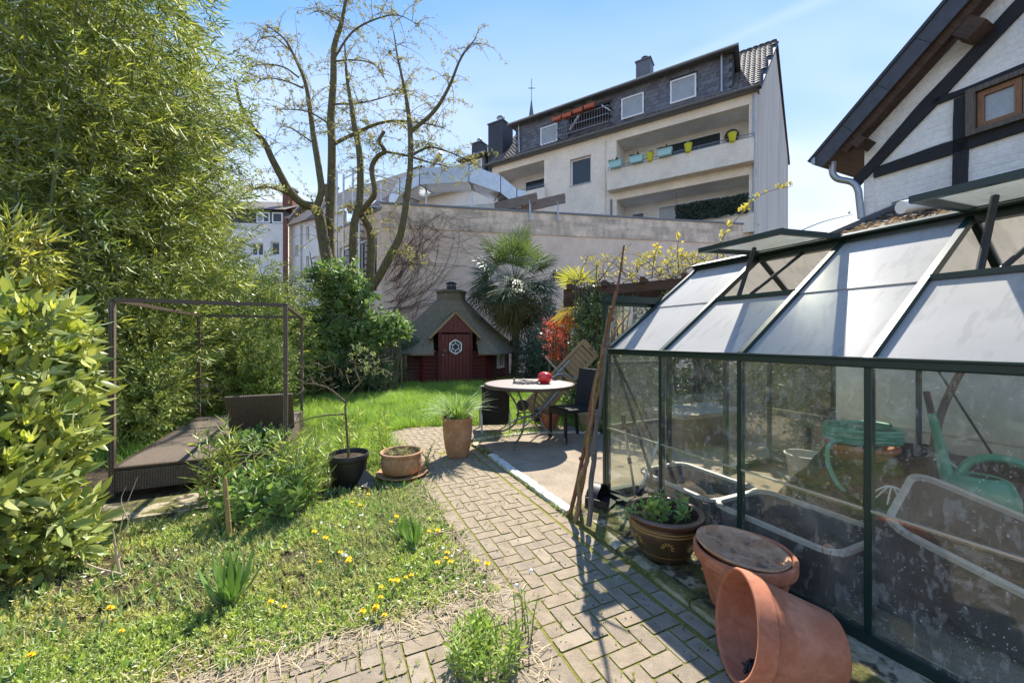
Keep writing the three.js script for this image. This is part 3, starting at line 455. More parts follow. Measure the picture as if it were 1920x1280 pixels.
  put('hanging_ornament', 'small red ornament hanging from the lower balcony ceiling', 'ornament', null, -3.7, 9.0, -0.6, o => { part(o, 'cord', M.twig, b => b.cyl(V(0, 0.3, 0), V(0, -0.5, 0), 0.01, 0.01, 5)); part(o, 'ball', M.redGlaze, b => b.add(new THREE.SphereGeometry(0.12, 12, 8), mat4(0, -0.55, 0))); });
  // chimneys of the block
  const ch = (label, x, y0, y1, z, w, d, m, pots) => put('chimney', label, 'chimney', 'chimneys along the roofs', x, y0, z, o => { part(o, 'stack', m, b => b.span(-w / 2, w / 2, 0, y1 - y0, -d / 2, d / 2)); part(o, 'cap', M.zincDark, b => b.span(-w / 2 - 0.06, w / 2 + 0.06, y1 - y0, y1 - y0 + 0.07, -d / 2 - 0.06, d / 2 + 0.06)); pots?.forEach(([px, r, h, mm]) => part(o, 'flue', mm, b => { b.cyl(V(px, y1 - y0 + 0.07, 0), V(px, y1 - y0 + h, 0), r, r, 12); b.lathe([[0.01, h + 0.2], [r * 1.5, h + 0.05], [r * 1.5, h], [0.01, h]], 12, mat4(px, y1 - y0, 0)); })); });
  ch('slate chimney rising above the middle of the block roof', -6.3, 15.9, 19.4, -4.3, 0.9, 0.9, M.slate, [[0, 0.16, 0.35, M.zincDark]]);
  ch('tall dark clad chimney with steel flue left of the block', -15.6, 12.6, 16.6, -1.2, 1.25, 1.3, M.anthracite, [[0.0, 0.2, 0.6, M.aluminium]]);
  // neighbouring house with dormer, further along the row
  const nb = put('terraced_house', 'white terraced house with tiled roof and small dormer behind the air duct', 'house', null, -15.6, 0, -0.2, () => {});
  part(nb, 'wall', M.offwhite, b => b.span(-14, -0.1, 0, 12.4, -8, 0));
  part(nb, 'roof', M.tile, b => { b.quad(V(-14, 12.4, 0.3), V(0, 12.4, 0.3), V(0, 16.4, -4), V(-14, 16.4, -4)); b.quad(V(-14, 16.4, -4), V(0, 16.4, -4), V(0, 12.4, -8.3), V(-14, 12.4, -8.3)); });
  tileField(nb, 'roof_tiles', M.tile, V(-14, 12.42, 0.3), V(1, 0, 0), V(0, 4, -4.3).normalize(), 14, 5.8, 0.28, 0.36, R);
  const nd = part(nb, 'dormer', M.slate, b => { b.span(-2.9, -0.9, 12.5, 14.5, -3, -0.3); }); part(nd, 'dormer_roof', M.zincDark, b => b.span(-3.2, -0.6, 14.5, 14.65, -3.2, 0.1)); bwindow(nd, -2.7, -1.1, 12.7, 14.35, -0.26, { nx: 2, f: 0.12, glass: [M.windowGlass, M.windowBlind] });
  part(nb, 'gutter', M.zinc, b => b.cyl(V(-14, 12.35, 0.35), V(-0.1, 12.35, 0.35), 0.1)); part(nb, 'downpipe', M.zinc, b => b.cyl(V(-6.5, 13.4, 0.5), V(-4.2, 15.2, 0.6), 0.16));
  bwindow(nb, -10.5, -9.3, 9.6, 11.2, 0.03, { f: 0.1 });
  const nch = (label, x, y0, y1, z, w, d, m, p) => ch(label, -15.6 + x, y0, y1, z - 0.2, w, d, m, p);
  nch('dark brick chimney with short flue above the small dormer', -3.4, 14, 17.0, -3.0, 0.9, 0.9, M.anthracite, [[0, 0.15, 0.4, M.aluminium]]);
  nch('pale chimney with tall silver cowl above the small dormer', -1.5, 14.6, 16.2, -2.6, 1.1, 0.8, M.offwhite, [[0.2, 0.22, 1.2, M.aluminium], [-0.3, 0.1, 0.5, M.zincDark]]);
  nch('wide dark chimney box left of the tiled roof', -8.3, 12.6, 15.4, -1.4, 1.6, 1.6, M.anthracite);
  // church spire far behind
  const sp = thing('church_spire', 'slender dark church spire far behind the roofs', 'spire', [4.2, 0, -85]);
  part(sp, 'tower', M.slate, b => b.box(4.4, 40, 4.4, 0, 20, 0, 0, 0.5, 0)); part(sp, 'spire', M.slate, b => b.add(new THREE.ConeGeometry(1.9, 14, 8), mat4(0, 46.6, 0))); part(sp, 'cross', M.rail, b => { b.bar(V(0, 53, 0), V(0, 57.5, 0), 0.12); b.bar(V(-0.7, 55.5, 0), V(0.7, 55.5, 0), 0.12); });
}
// ---------- the pale houses at the far left ----------
{
  const h1 = thing('corner_house', 'white rendered house with brown roof and brick chimney glimpsed left of the bare tree', 'house', [-17.4, 0, -30], 0.05);
  part(h1, 'wall', M.offwhite, b => wallWith(b, -9, 0, 0, 10.2, -0.3, 0, [[-2.4, -1.5, 7.75, 8.7], [-0.95, -0.3, 7.8, 8.8]])); part(h1, 'end_wall', M.offwhite, b => b.span(-0.3, 0, 0, 10.2, -8, -0.3));
  bwindow(h1, -2.4, -1.5, 7.75, 8.7, -0.15, { nx: 2, f: 0.08 }); bwindow(h1, -0.95, -0.3, 7.8, 8.8, -0.15, { f: 0.08 });
  const dr = part(h1, 'dormer_storey', M.anthracite, b => b.span(-9, -0.1, 10.2, 11.3, -3, -0.25)); bwindow(dr, -2.1, -1.1, 10.3, 11.1, -0.2, { nx: 2, f: 0.1, glass: [M.windowBlind, M.windowGlass] }); bwindow(dr, -0.95, -0.15, 10.3, 11.1, -0.2, { f: 0.1 });
  part(h1, 'roof', M.tile, b => { b.quad(V(-9.3, 11.25, 0.1), V(0.2, 11.25, 0.1), V(0.2, 13.2, -4), V(-9.3, 13.2, -4)); b.quad(V(-9.3, 13.2, -4), V(0.2, 13.2, -4), V(0.2, 10, -8), V(-9.3, 10, -8)); }); part(h1, 'downpipe', M.brick, b => b.span(0.02, 0.3, 0, 10.6, -0.1, 0.1));
  const c1 = thing('chimney', 'red brick chimney on the brown roof of the corner house', 'chimney', [-18, 11.8, -32], 0, 'chimneys along the roofs'); part(c1, 'stack', M.brick, b => b.box(0.8, 1.9, 0.8, 0, 0.7, 0)); part(c1, 'cap', M.zincDark, b => b.box(0.95, 0.1, 0.95, 0, 1.7, 0));
  const h2 = thing('rear_house', 'white house with silver downpipe and small windows beside the roof stair', 'house', [-13.8, 0, -28.5], -0.55);
  part(h2, 'wall', M.offwhite, b => wallWith(b, -4.2, 2.5, 0, 10.3, -0.3, 0, [[-3.3, -2.9, 7.7, 8.55], [-1.9, -1.5, 8.8, 9.8], [-1.9, -1.5, 6.6, 7.6]]));
  bwindow(h2, -3.3, -2.9, 7.7, 8.55, -0.15, { f: 0.06 }); bwindow(h2, -1.9, -1.5, 8.8, 9.8, -0.15, { f: 0.06 }); bwindow(h2, -1.9, -1.5, 6.6, 7.6, -0.15, { f: 0.06 });
  part(h2, 'roof', M.tile, b => { b.quad(V(-4.4, 10.2, 0.3), V(7, 10.2, 0.3), V(7, 13.6, -3.4), V(-4.4, 13.6, -3.4)); }); part(h2, 'downpipe', M.zinc, b => { b.cyl(V(-4.2, 10.2, 0.35), V(-1.8, 11.6, 0.2), 0.14); b.cyl(V(-2.4, 0, 0.1), V(-2.4, 10, 0.1), 0.05); });
  const h3 = thing('long_roof_house', 'distant house with a long dark pitched roof behind the tree trunks', 'house', [-7.5, 0, -32], -0.5);
  part(h3, 'wall', M.offwhite, b => b.span(-8, 8, 0, 10.4, -6, 0)); part(h3, 'roof', M.tile, b => { b.quad(V(-8.2, 10.3, 0.3), V(8.2, 10.3, 0.3), V(8.2, 13.6, -3.2), V(-8.2, 13.6, -3.2)); }); part(h3, 'gable_end', M.zincDark, b => b.bar(V(-8.2, 10.3, 0.32), V(-8.2, 13.6, -3.2), 0.3, 0.2));
  bwindow(h3, -2.5, -1.3, 8, 9.5, 0.03, { f: 0.1 }); bwindow(h3, 1, 2.2, 8, 9.5, 0.03, { f: 0.1 });
  const c2 = thing('chimney', 'narrow red brick chimney behind the two upright trunks', 'chimney', [-14.2, 11, -31], 0, 'chimneys along the roofs'); part(c2, 'stack', M.brick, b => b.box(0.75, 2.4, 0.75, 0, 1.2, 0)); part(c2, 'cap', M.zincDark, b => b.box(0.9, 0.1, 0.9, 0, 2.4, 0));
}
// ---------- the timber-framed house at the right, with its lean-to ----------
{
  const yaw = Math.atan2(-0.9077, 0.4195), h = thing('timber_house', 'white half-timbered house gable with black beams and brown window at the right', 'house', [5.24, 0, -5.86], yaw);
  // local x = towards the viewer along the wall, z = outward (to the left)
  part(h, 'wall', M.houseWhite, b => { b.extrude([[0, 0], [6, 0], [6, 4.2], [2.9, 6.9], [0, 4.33]], 0.3, mat4(0, 0, -0.3)); });
  const tb = (name, x0, y0, x1, y1, w) => part(h, name, M.beam, b => { const g = new THREE.BoxGeometry(w, Math.hypot(x1 - x0, y1 - y0), 0.05, 1, 24, 1), p = g.attributes.position; for (let i = 0; i < p.count; i++) { p.setX(i, p.getX(i) + (vnoise(p.getY(i) * 3 + x0 * 9, p.getX(i) * 9 + y0, 256) - 0.5) * 0.035); } g.computeVertexNormals(); b.add(g, mat4((x0 + x1) / 2, (y0 + y1) / 2, 0.012, 0, 0, -Math.atan2(x1 - x0, y1 - y0))); });
  tb('rafter_beam', -0.12, 3.74, 1.9, 5.65, 0.16); tb('cross_beam', 0.12, 3.83, 3.5, 3.87, 0.15); tb('collar_beam', 0.74, 4.50, 2.5, 4.52, 0.09); tb('upright_beam', 0.99, 3.0, 0.99, 4.44, 0.13); tb('upright_beam', 2.2, 3.0, 2.2, 4.44, 0.13);
  part(h, 'corner_post', M.houseWhite, b => b.span(-0.003, 0.12, 0, 3.76, 0.0, 0.012));
  const win = part(h, 'window', M.greyWood, b => { const x0 = 1.05, x1 = 1.95, y0 = 3.90, y1 = 4.47; b.span(x0, x1, y0, y0 + 0.06, 0.02, 0.09).span(x0, x1, y1 - 0.06, y1, 0.02, 0.09).span(x0, x0 + 0.08, y0 + 0.06, y1 - 0.06, 0.02, 0.09).span(x1 - 0.08, x1, y0 + 0.06, y1 - 0.06, 0.02, 0.09); }, 'brown wooden window');
  part(win, 'sash', M.honeyWood, b => { for (const [x0, x1] of [[1.14, 1.48], [1.5, 1.86]]) { b.span(x0, x1, 3.97, 4.02, 0.01, 0.05).span(x0, x1, 4.34, 4.40, 0.01, 0.05).span(x0, x0 + 0.055, 4.02, 4.34, 0.01, 0.05).span(x1 - 0.055, x1, 4.02, 4.34, 0.01, 0.05); } });
  part(win, 'pane', M.windowBlind, b => b.span(1.19, 1.43, 4.02, 4.34, 0.015, 0.022)); part(win, 'pane', M.windowBlind, b => b.span(1.55, 1.81, 4.02, 4.34, 0.015, 0.022));
  // roof overhang: slate-coloured verge boards, timber soffit and purlin ends
  const E = V(-0.42, 4.065, 0), U = V(2.9, 7.036, 0), d = U.clone().sub(E).normalize(), n = V(-d.y, d.x, 0);
  const lenR = E.distanceTo(U), ang = Math.atan2(d.y, d.x);
  const roofBox = (nm, m, l0, l1, n0, n1, z0, z1) => part(h, nm, m, b => b.add(new THREE.BoxGeometry(l1 - l0, n1 - n0, z1 - z0), new THREE.Matrix4().makeBasis(d, n, V(0, 0, 1)).setPosition(E.clone().addScaledVector(d, (l0 + l1) / 2).addScaledVector(n, (n0 + n1) / 2).setZ((z0 + z1) / 2))));
  for (let i = 0; i < 8; i++) roofBox('verge_board', M.vergeSlate, i * 0.55, i * 0.55 + 0.545, 0, 0.215, 0.25, 0.28);
  roofBox('roof_edge', M.anthracite, -0.03, lenR, 0.217, 0.26, -3, 0.30); roofBox('roof', M.oldWood, 0, lenR, 0.10, 0.214, -3, 0.247); roofBox('rafter', M.oldWood, 0.3, lenR, -0.10, 0.095, 0.12, 0.22);
  const purlin = (x, y, s) => part(h, 'purlin', M.oldWood, b => b.box(0.17 * s, 0.16 * s, 0.5, x, y, 0.05, 0, 0, ang)); purlin(0.05, 4.26, 0.8); purlin(1.14, 5.12, 1.2);
  part(h, 'gutter', M.zinc, b => { b.add(new THREE.CylinderGeometry(0.06, 0.06, 1.5, 10, 1, false, 0, Math.PI), mat4(-0.50, 4.20, -0.45, Math.PI / 2, 0, Math.PI)); });
  part(h, 'downpipe', M.zinc, b => b.limb([V(-0.35, 4.15, 0.12), V(-0.35, 3.98, 0.12), V(-0.3, 3.88, 0.1), V(-0.12, 3.76, 0.06), V(-0.05, 3.6, 0.05), V(-0.05, 0, 0.05)], [0.045, 0.045], 10, 5));
  part(h, 'side_wall', M.houseWhite, b => b.span(0, 0.3, 0, 3.9, -4, -0.3));
  // lean-to between greenhouse and house
  const lt = thing('lean_to', 'low white lean-to with a littered felt roof behind the greenhouse', 'shed', [A.x, 0, A.z], YAW);
  part(lt, 'wall', M.offwhite, b => { b.span(2.6, 2.75, 0, 2.30, 0.43, 6); b.span(2.75, 4.95, 0, 2.3, 0.43, 0.55); });
  part(lt, 'wall_plate', M.oldWood, b => b.span(2.54, 2.62, 1.25, 1.42, 1.0, 5)); 
  part(lt, 'roof', M.felt, b => b.quad(V(2.45, 2.34, 0.1), V(2.45, 2.34, 6), V(5.0, 3.22, 6), V(5.0, 3.22, 0.1))); part(lt, 'roof_edge', M.zincDark, b => { b.bar(V(2.43, 2.33, 0.08), V(5.0, 3.24, 0.08), 0.05, 0.14); b.bar(V(2.43, 2.30, 0.08), V(2.43, 2.30, 6), 0.05, 0.10); b.bar(V(4.97, 3.24, 0), V(4.97, 3.24, 6), 0.06, 0.16); });
  const vp = thing('vent_pipe', 'white plastic elbow vent pipe lying on the lean-to roof', 'pipe', [...P(3.65, 0.78, 2.80)], 0); part(vp, 'pipe', M.white, b => b.limb([V(-0.2, 0.04, 0), V(0, 0.07, 0), V(0.14, 0.06, 0.03), V(0.2, -0.03, 0.06)], [0.06, 0.065, 0.065], 12, 5)); part(vp, 'socket', M.white, b => b.cyl(V(-0.26, 0.03, 0), V(-0.17, 0.045, 0), 0.07, 0.07, 12));
  const RR = rng(31), list = [], lg = tidy(new THREE.PlaneGeometry(0.05, 0.035)); for (let i = 0; i < 2600; i++) { const w = 2.5 + RR() * 2.4, t = 0.1 + RR() * 3.5; const p = P(w, t, 2.345 + (w - 2.45) * 0.345 + RR() * 0.03), k = 0.5 + RR(); list.push([mat4(p.x, p.y, p.z, -1.57 + RR() - 0.5, RR() - 0.5, RR() * 6), lin(0.20 * k, 0.14 * k, 0.08 * k)]); }
  scatter('leaf_litter', lg, M.leaf, list, lt); const lo = lt.children[lt.children.length - 1]; lt.updateMatrixWorld(true); const inv = lt.matrixWorld.clone().invert(); list.forEach(([m], i) => lo.setMatrixAt(i, inv.clone().multiply(m)));
}
// ---------- the greenhouse: local x across (W), z towards the viewer (L) ----------
const bay = 0.614, NB = 5, EH = 1.285, RH = 2.08, GW = 2.24, GL = bay * NB;
{
  const g = thing('greenhouse', 'green-framed glass greenhouse with whitened roof panes and two open roof vents', 'greenhouse', [A.x, 0, A.z], YAW);
  const m = M.gardenGreen, mid = GW / 2, sl = Math.hypot(mid, RH - EH), ang = Math.atan2(RH - EH, mid), ux = V(mid / sl, (RH - EH) / sl, 0), nx = V(-(RH - EH) / sl, mid / sl, 0);
  for (let i = 0; i <= NB; i++) for (const x of [0, GW]) part(g, 'post', m, b => { b.box(0.024, EH, 0.026, x, EH / 2, i * bay); b.box(0.010, EH - 0.04, 0.034, x + (x ? -0.014 : 0.014), EH / 2, i * bay); });
  for (const x of [0, GW]) { part(g, 'eave_rail', m, b => { b.rbox(0.045, 0.042, GL + 0.08, 0.01, x + (x ? 0.012 : -0.012), EH + 0.008, GL / 2); b.box(0.06, 0.010, GL + 0.08, x + (x ? 0.018 : -0.018), EH + 0.030, GL / 2); }); part(g, 'base_rail', m, b => b.box(0.045, 0.05, GL, x, 0.055, GL / 2)); }
  part(g, 'ridge', m, b => { b.box(0.07, 0.07, GL + 0.06, mid, RH + 0.015, GL / 2); b.box(0.15, 0.014, GL + 0.06, mid - 0.02, RH + 0.055, GL / 2, 0, 0, 0.3); });
  const at = (s, z, o = 0) => V(ux.x * s, EH + ux.y * s, z).addScaledVector(nx, o);
  const atB = (s, z, o = 0) => { const p = at(s, z, o); p.x = GW - p.x; return p; };
  for (let i = 0; i <= NB; i++) { part(g, 'roof_bar', m, b => b.bar(at(0.0, i * bay, 0.015), at(sl, i * bay, 0.015), 0.032, 0.04)); part(g, 'roof_bar', m, b => b.bar(atB(0, i * bay, 0.015), atB(sl, i * bay, 0.015), 0.032, 0.04)); }
  // gable end facing the garden: door posts, door head, rails and braces
  for (const x of [0.72, 1.52]) part(g, 'door_post', m, b => b.box(0.036, 1.75, 0.04, x, 0.875, 0));
  part(g, 'door_track', m, b => b.box(1.6, 0.06, 0.045, 0.78, 1.76, -0.03)); const sd = part(g, 'sliding_door', m, b => { for (const x of [0.02, 0.68]) b.box(0.035, 1.72, 0.03, x, 0.87, -0.06); for (const y of [0.05, 0.62, 1.18, 1.72]) b.box(0.63, 0.035, 0.028, 0.35, y, -0.06); }); for (const [y, h] of [[0.335, 0.53], [0.90, 0.53], [1.45, 0.5]]) part(sd, 'door_pane', M.pane, b => b.box(0.62, h, 0.004, 0.35, y, -0.06)); part(g, 'gable_rail', m, b => { b.box(0.70, 0.04, 0.04, 0.36, EH, 0); b.box(0.70, 0.04, 0.04, GW - 0.36, EH, 0); }); part(g, 'sill_rail', m, b => { b.box(0.7, 0.05, 0.045, 0.36, 0.055, 0); b.box(0.7, 0.05, 0.045, GW - 0.36, 0.055, 0); });
  part(g, 'brace', m, b => b.bar(V(0.03, EH - 0.03, 0.05), V(0.05, 0.1, 0.58), 0.022, 0.01)); part(g, 'brace', m, b => b.bar(V(0.04, EH - 0.03, 0.03), V(0.68, 0.12, 0.03), 0.022, 0.01)); part(g, 'brace', m, b => b.bar(V(GW - 0.03, EH - 0.03, 1.3), V(GW - 0.03, 0.1, 1.85), 0.022, 0.01));
  // side glass: a tall upper and a lower sheet per bay
  for (let i = 0; i < NB; i++) for (const x of [0, GW]) { const z = (i + 0.5) * bay, s = x ? 1 : -1; part(g, 'side_pane', M.pane, b => b.box(0.004, 0.57, bay - 0.03, x + s * 0.006, 0.355, z)); part(g, 'side_pane', M.pane, b => b.box(0.004, 0.65, bay - 0.03, x + s * 0.012, 0.945, z)); part(g, 'lap_strip', M.aluminium, b => b.box(0.008, 0.008, bay - 0.03, x + s * 0.016, 0.634, z)); }
  part(g, 'gable_pane', M.pane, b => b.box(0.66, 0.57, 0.004, 0.37, 0.355, -0.006)); part(g, 'gable_pane', M.pane, b => b.box(0.66, 0.63, 0.004, 0.37, 0.955, -0.006)); part(g, 'gable_pane', M.pane, b => b.box(0.66, 1.2, 0.004, GW - 0.37, 0.67, -0.006));
  part(g, 'gable_pane', M.pane, b => b.extrude([[0.06, EH + 0.03], [0.70, EH + 0.03], [0.70, EH + 0.47], [0.08, EH + 0.06]], 0.004, mat4(0, 0, -0.008)));
  // roof panes; bays 1 and 3 have their upper pane raised as a vent
  const vents = [1, 3], half = sl * 0.52;
  for (let i = 0; i < NB; i++) for (const F of [at, atB]) {
    const z0 = i * bay + 0.014, z1 = (i + 1) * bay - 0.014, vent = F === at && vents.includes(i);
    const sheet = (a, c, o, nm) => part(g, nm, M.roofPane, b => { const p = [F(a, z0, o), F(a, z1, o), F(c, z1, o), F(c, z0, o)], q = p.map(v => v.clone().addScaledVector(F === at ? nx : V(-nx.x, nx.y, 0), 0.004)); b.quad(p[0], p[1], p[2], p[3]); b.quad(q[0], q[1], q[2], q[3]); for (let k = 0; k < 4; k++) b.quad(p[k], p[(k + 1) % 4], q[(k + 1) % 4], q[k]); });
    sheet(-0.02, half, 0.004, 'roof_pane'); if (!vent) sheet(half - 0.02, sl, 0.012, 'roof_pane');
    if (vent) {
      part(g, 'vent_sill', m, b => b.bar(F(half, z0, 0.02), F(half, z1, 0.02), 0.03, 0.03));
      const tiltDir = V(-0.998, -0.06, 0), c = sl * 0.50, hinge = V(mid - 0.03, RH + 0.05, 0), v = part(g, 'roof_vent', m, b => { const e = hinge.clone().addScaledVector(tiltDir, c); for (const z of [z0, z1]) b.bar(hinge.clone().setZ(z), e.clone().setZ(z), 0.03, 0.035); b.bar(e.clone().setZ(z0 - 0.02), e.clone().setZ(z1 + 0.02), 0.035, 0.035); b.bar(hinge.clone().setZ(z0), hinge.clone().setZ(z1), 0.03, 0.03); }, 'open roof vent');
      part(v, 'vent_pane', M.ventPane, b => { const e = hinge.clone().addScaledVector(tiltDir, c), n2 = V(-0.06, 0.998, 0).multiplyScalar(0.012), p = [hinge.clone().setZ(z0), hinge.clone().setZ(z1), e.clone().setZ(z1), e.clone().setZ(z0)].map(q => q.add(n2)); b.quad(...p); b.quad(...p.map(q => q.clone().add(V(0, 0.004, 0)))); });
      part(v, 'opener_arm', M.blackPlastic, b => { const zc = (z0 + z1) / 2 - 0.14; b.cyl(F(half, zc, -0.02), hinge.clone().addScaledVector(tiltDir, c * 0.42).setZ(zc), 0.016, 0.016, 8); b.cyl(F(half * 1.02, zc + 0.04, -0.02), V(mid - 0.05, RH - 0.02, zc + 0.2), 0.013, 0.013, 8); });
    }
  }
}
// ---------- what stands in the greenhouse ----------
function tubGeo(b, w, d, h, wall = 0.012, flare = 0.82) { // open rectangular tub with rounded corners
  const ring = (sx, sz, y, r) => { const pts = [], n = 5; for (const [cx, cz, a0] of [[1, 1, 0], [-1, 1, 1], [-1, -1, 2], [1, -1, 3]]) for (let i = 0; i <= n; i++) { const a = (a0 + i / n) * Math.PI / 2; pts.push(V(cx * (sx - r) + Math.cos(a) * r, y, cz * (sz - r) + Math.sin(a) * r)); } return pts; };
  const rings = [ring(w / 2 * flare, d / 2 * flare, 0, 0.07), ring(w / 2, d / 2, h, 0.09), ring(w / 2 - wall, d / 2 - wall, h, 0.08), ring((w / 2 - wall) * flare, (d / 2 - wall) * flare, 0.02, 0.06)];
  for (let k = 0; k < 3; k++) for (let i = 0; i < rings[k].length; i++) { const j = (i + 1) % rings[k].length; b.quad(rings[k][i], rings[k + 1][i], rings[k + 1][j], rings[k][j]); }
  const f = rings[3]; for (let i = 1; i < f.length - 1; i++) b.tri(f[0], f[i + 1], f[i]);
  return ring;
}
function tubRim(b, w, d, h) { const pts = []; for (const [cx, cz, a0] of [[1, 1, 0], [-1, 1, 1], [-1, -1, 2], [1, -1, 3]]) for (let i = 0; i <= 5; i++) { const a = (a0 + i / 5) * Math.PI / 2; pts.push(V(cx * (w / 2 - 0.09) + Math.cos(a) * 0.09, h, cz * (d / 2 - 0.09) + Math.sin(a) * 0.09)); } for (let i = 0; i < pts.length; i++) b.bar(pts[i], pts[(i + 1) % pts.length].clone().lerp(pts[i], -0.02), 0.03, 0.022); }
function tub(label, w, t, y, lx, lz, h, rx = 0, ry = 0, rz = 0, fill = 0.7) {
  const q = P(w, t, y), o = thing('mortar_tub', label, 'tub', [q.x, q.y, q.z], YAW, 'grey tubs in the greenhouse'); o.rotation.set(rx, YAW + ry, rz, 'YXZ');
  part(o, 'shell', M.greyTub, b => tubGeo(b, lx, lz, h)); part(o, 'rim', M.greyTubRim, b => tubRim(b, lx, lz, h));
  if (fill) part(o, 'soil', M.soil, b => { const g = new THREE.PlaneGeometry(lx * 0.86, lz * 0.86, 14, 18); g.rotateX(-Math.PI / 2); const p = g.attributes.position; for (let i = 0; i < p.count; i++) p.setY(i, h * fill * 0.8 + 0.09 * (vnoise(p.getX(i) * 12 + w * 7, p.getZ(i) * 12, 256) - 0.5)); g.computeVertexNormals(); b.add(g); });
  return o;
}
{
  tub('grey plastic tub at the garden end of the greenhouse floor', 0.36, 0.60, 0.012, 0.50, 0.70, 0.30);
  tub('grey plastic tub with soil, second from the garden end', 0.32, 1.34, 0.012, 0.52, 0.70, 0.32);
  tub('large dark tub tipped up on its end towards the viewer', 0.62, 2.02, 0.14, 0.55, 0.80, 0.36, 0.32, 0.25, 0.28, 0.5);
  struct('greenhouse_bed', M.soil, b => { const g = new THREE.PlaneGeometry(1.5, 2.4, 30, 40); g.rotateX(-Math.PI / 2); const p = g.attributes.position; for (let i = 0; i < p.count; i++) { const x = p.getX(i); p.setY(i, 0.10 + 0.42 * sstep(-0.75, 0.6, x) + 0.10 * (fbm(x * 0.2 + 3, p.getZ(i) * 0.2 + 3, 32, 4) - 0.5)); } g.computeVertexNormals(); b.add(g); const q = P(1.45, 2.0, 0); b.g[0].applyMatrix4(mat4(q.x, 0, q.z, 0, YAW, 0)); });
  // watering can
  const q = P(1.0, 1.90, 0.40), can = thing('watering_can', 'translucent green watering can with looped handle and long spout behind the glass', 'watering can', [q.x, q.y, q.z], -0.64);
  part(can, 'body', M.canGreen, b => b.lathe([[0.0, 0], [0.14, 0], [0.155, 0.02], [0.15, 0.16], [0.12, 0.24], [0.09, 0.26], [0.08, 0.25]], 24, mat4(0, 0, 0, 0, 0, 0, V(1, 1, 0.75))));
  part(can, 'spout', M.canGreen, b => b.limb([V(-0.08, 0.10, 0), V(-0.12, 0.24, 0), V(-0.15, 0.42, 0), V(-0.18, 0.58, 0)], [0.045, 0.032, 0.022, 0.018], 10, 5)); part(can, 'spout_end', M.oldWood, b => b.limb([V(-0.178, 0.57, 0), V(-0.20, 0.70, 0)], [0.016, 0.016], 8));
  part(can, 'handle', M.canGreen, b => b.limb([V(-0.08, 0.24, 0), V(-0.02, 0.34, 0), V(0.12, 0.36, 0), V(0.24, 0.24, 0), V(0.24, 0.08, 0), V(0.14, 0.02, 0)], [0.02, 0.022, 0.02], 10, 6)); part(can, 'stay', M.canGreen, b => b.limb([V(-0.04, 0.25, 0), V(-0.135, 0.33, 0)], [0.008, 0.008], 6));
  // coiled hose over a clay bowl
  const q2 = P(1.75, 1.05, 0.40), bowl = thing('clay_bowl', 'shallow clay bowl under the green hose on the soil bed', 'bowl', [q2.x, q2.y, q2.z]); part(bowl, 'bowl', M.terracotta, b => b.lathe([[0, 0], [0.15, 0], [0.22, 0.12], [0.235, 0.12], [0.235, 0.15], [0.2, 0.15], [0.14, 0.03], [0, 0.02]], 24));
  const hose = thing('garden_hose', 'coiled green garden hose draped over the clay bowl', 'hose', [q2.x, q2.y + 0.15, q2.z]); part(hose, 'coil', M.hose, b => { const pts = []; const RR = rng(4); for (let i = 0; i <= 60; i++) { const a = i / 12 * 6.28, r = 0.2 + 0.03 * RR(); pts.push(V(Math.cos(a) * r * 1.2, 0.02 + i * 0.0018 + RR() * 0.02, Math.sin(a) * r)); } b.limb(pts, [0.016, 0.016], 8, 3); }); part(hose, 'loose_end', M.hose, b => b.limb([V(-0.2, 0.05, 0.1), V(-0.36, 0.02, 0.12), V(-0.42, -0.15, 0.2), V(-0.38, -0.3, 0.32), V(-0.2, -0.34, 0.42)], [0.016, 0.016], 8, 6));
  const bp = thing('bent_pole', 'bent grey branch rising across the greenhouse interior', 'branch', [...P(1.25, 1.62, 0.45)]); part(bp, 'pole', M.greyWood, b => b.limb([V(0, 0, 0), V(0.02, 0.22, 0), V(0.10, 0.48, -0.02), V(0.26, 0.72, -0.06), V(0.44, 0.9, -0.1)], [0.024, 0.021, 0.02, 0.018], 9, 6));
  const bk = thing('grey_bucket', 'grey bucket standing against the rear greenhouse glass', 'bucket', [...P(1.9, 0.55, 0.012)]); part(bk, 'bucket', M.greyTubRim, b => b.lathe([[0, 0], [0.12, 0], [0.16, 0.28], [0.175, 0.28], [0.175, 0.3], [0.15, 0.3], [0.11, 0.02]], 20));
  const ln = thing('wire_cage', 'small upturned pot with a white wire guard beside the tipped tub', 'pot', [...P(0.78, 1.62, 0.34)]); part(ln, 'pot', M.blackPlastic, b => b.lathe([[0, 0], [0.09, 0], [0.11, 0.12], [0.10, 0.12], [0.08, 0.02]], 16)); part(ln, 'guard', M.white, b => { for (let i = 0; i < 5; i++) { const a = i / 5 * 3.14; b.limb([V(Math.cos(a) * 0.11, 0.12, Math.sin(a) * 0.11), V(0, 0.2, 0), V(-Math.cos(a) * 0.11, 0.12, -Math.sin(a) * 0.11)], [0.004, 0.004], 5, 4); } });
  const cone = thing('grey_cone_pot', 'upturned dark conical pot between the grey tubs', 'pot', [...P(0.52, 1.76, 0.012)]); part(cone, 'cone', M.greyTub, b => b.lathe([[0.16, 0], [0.16, 0.03], [0.14, 0.03], [0.085, 0.34], [0, 0.34]], 20)); 
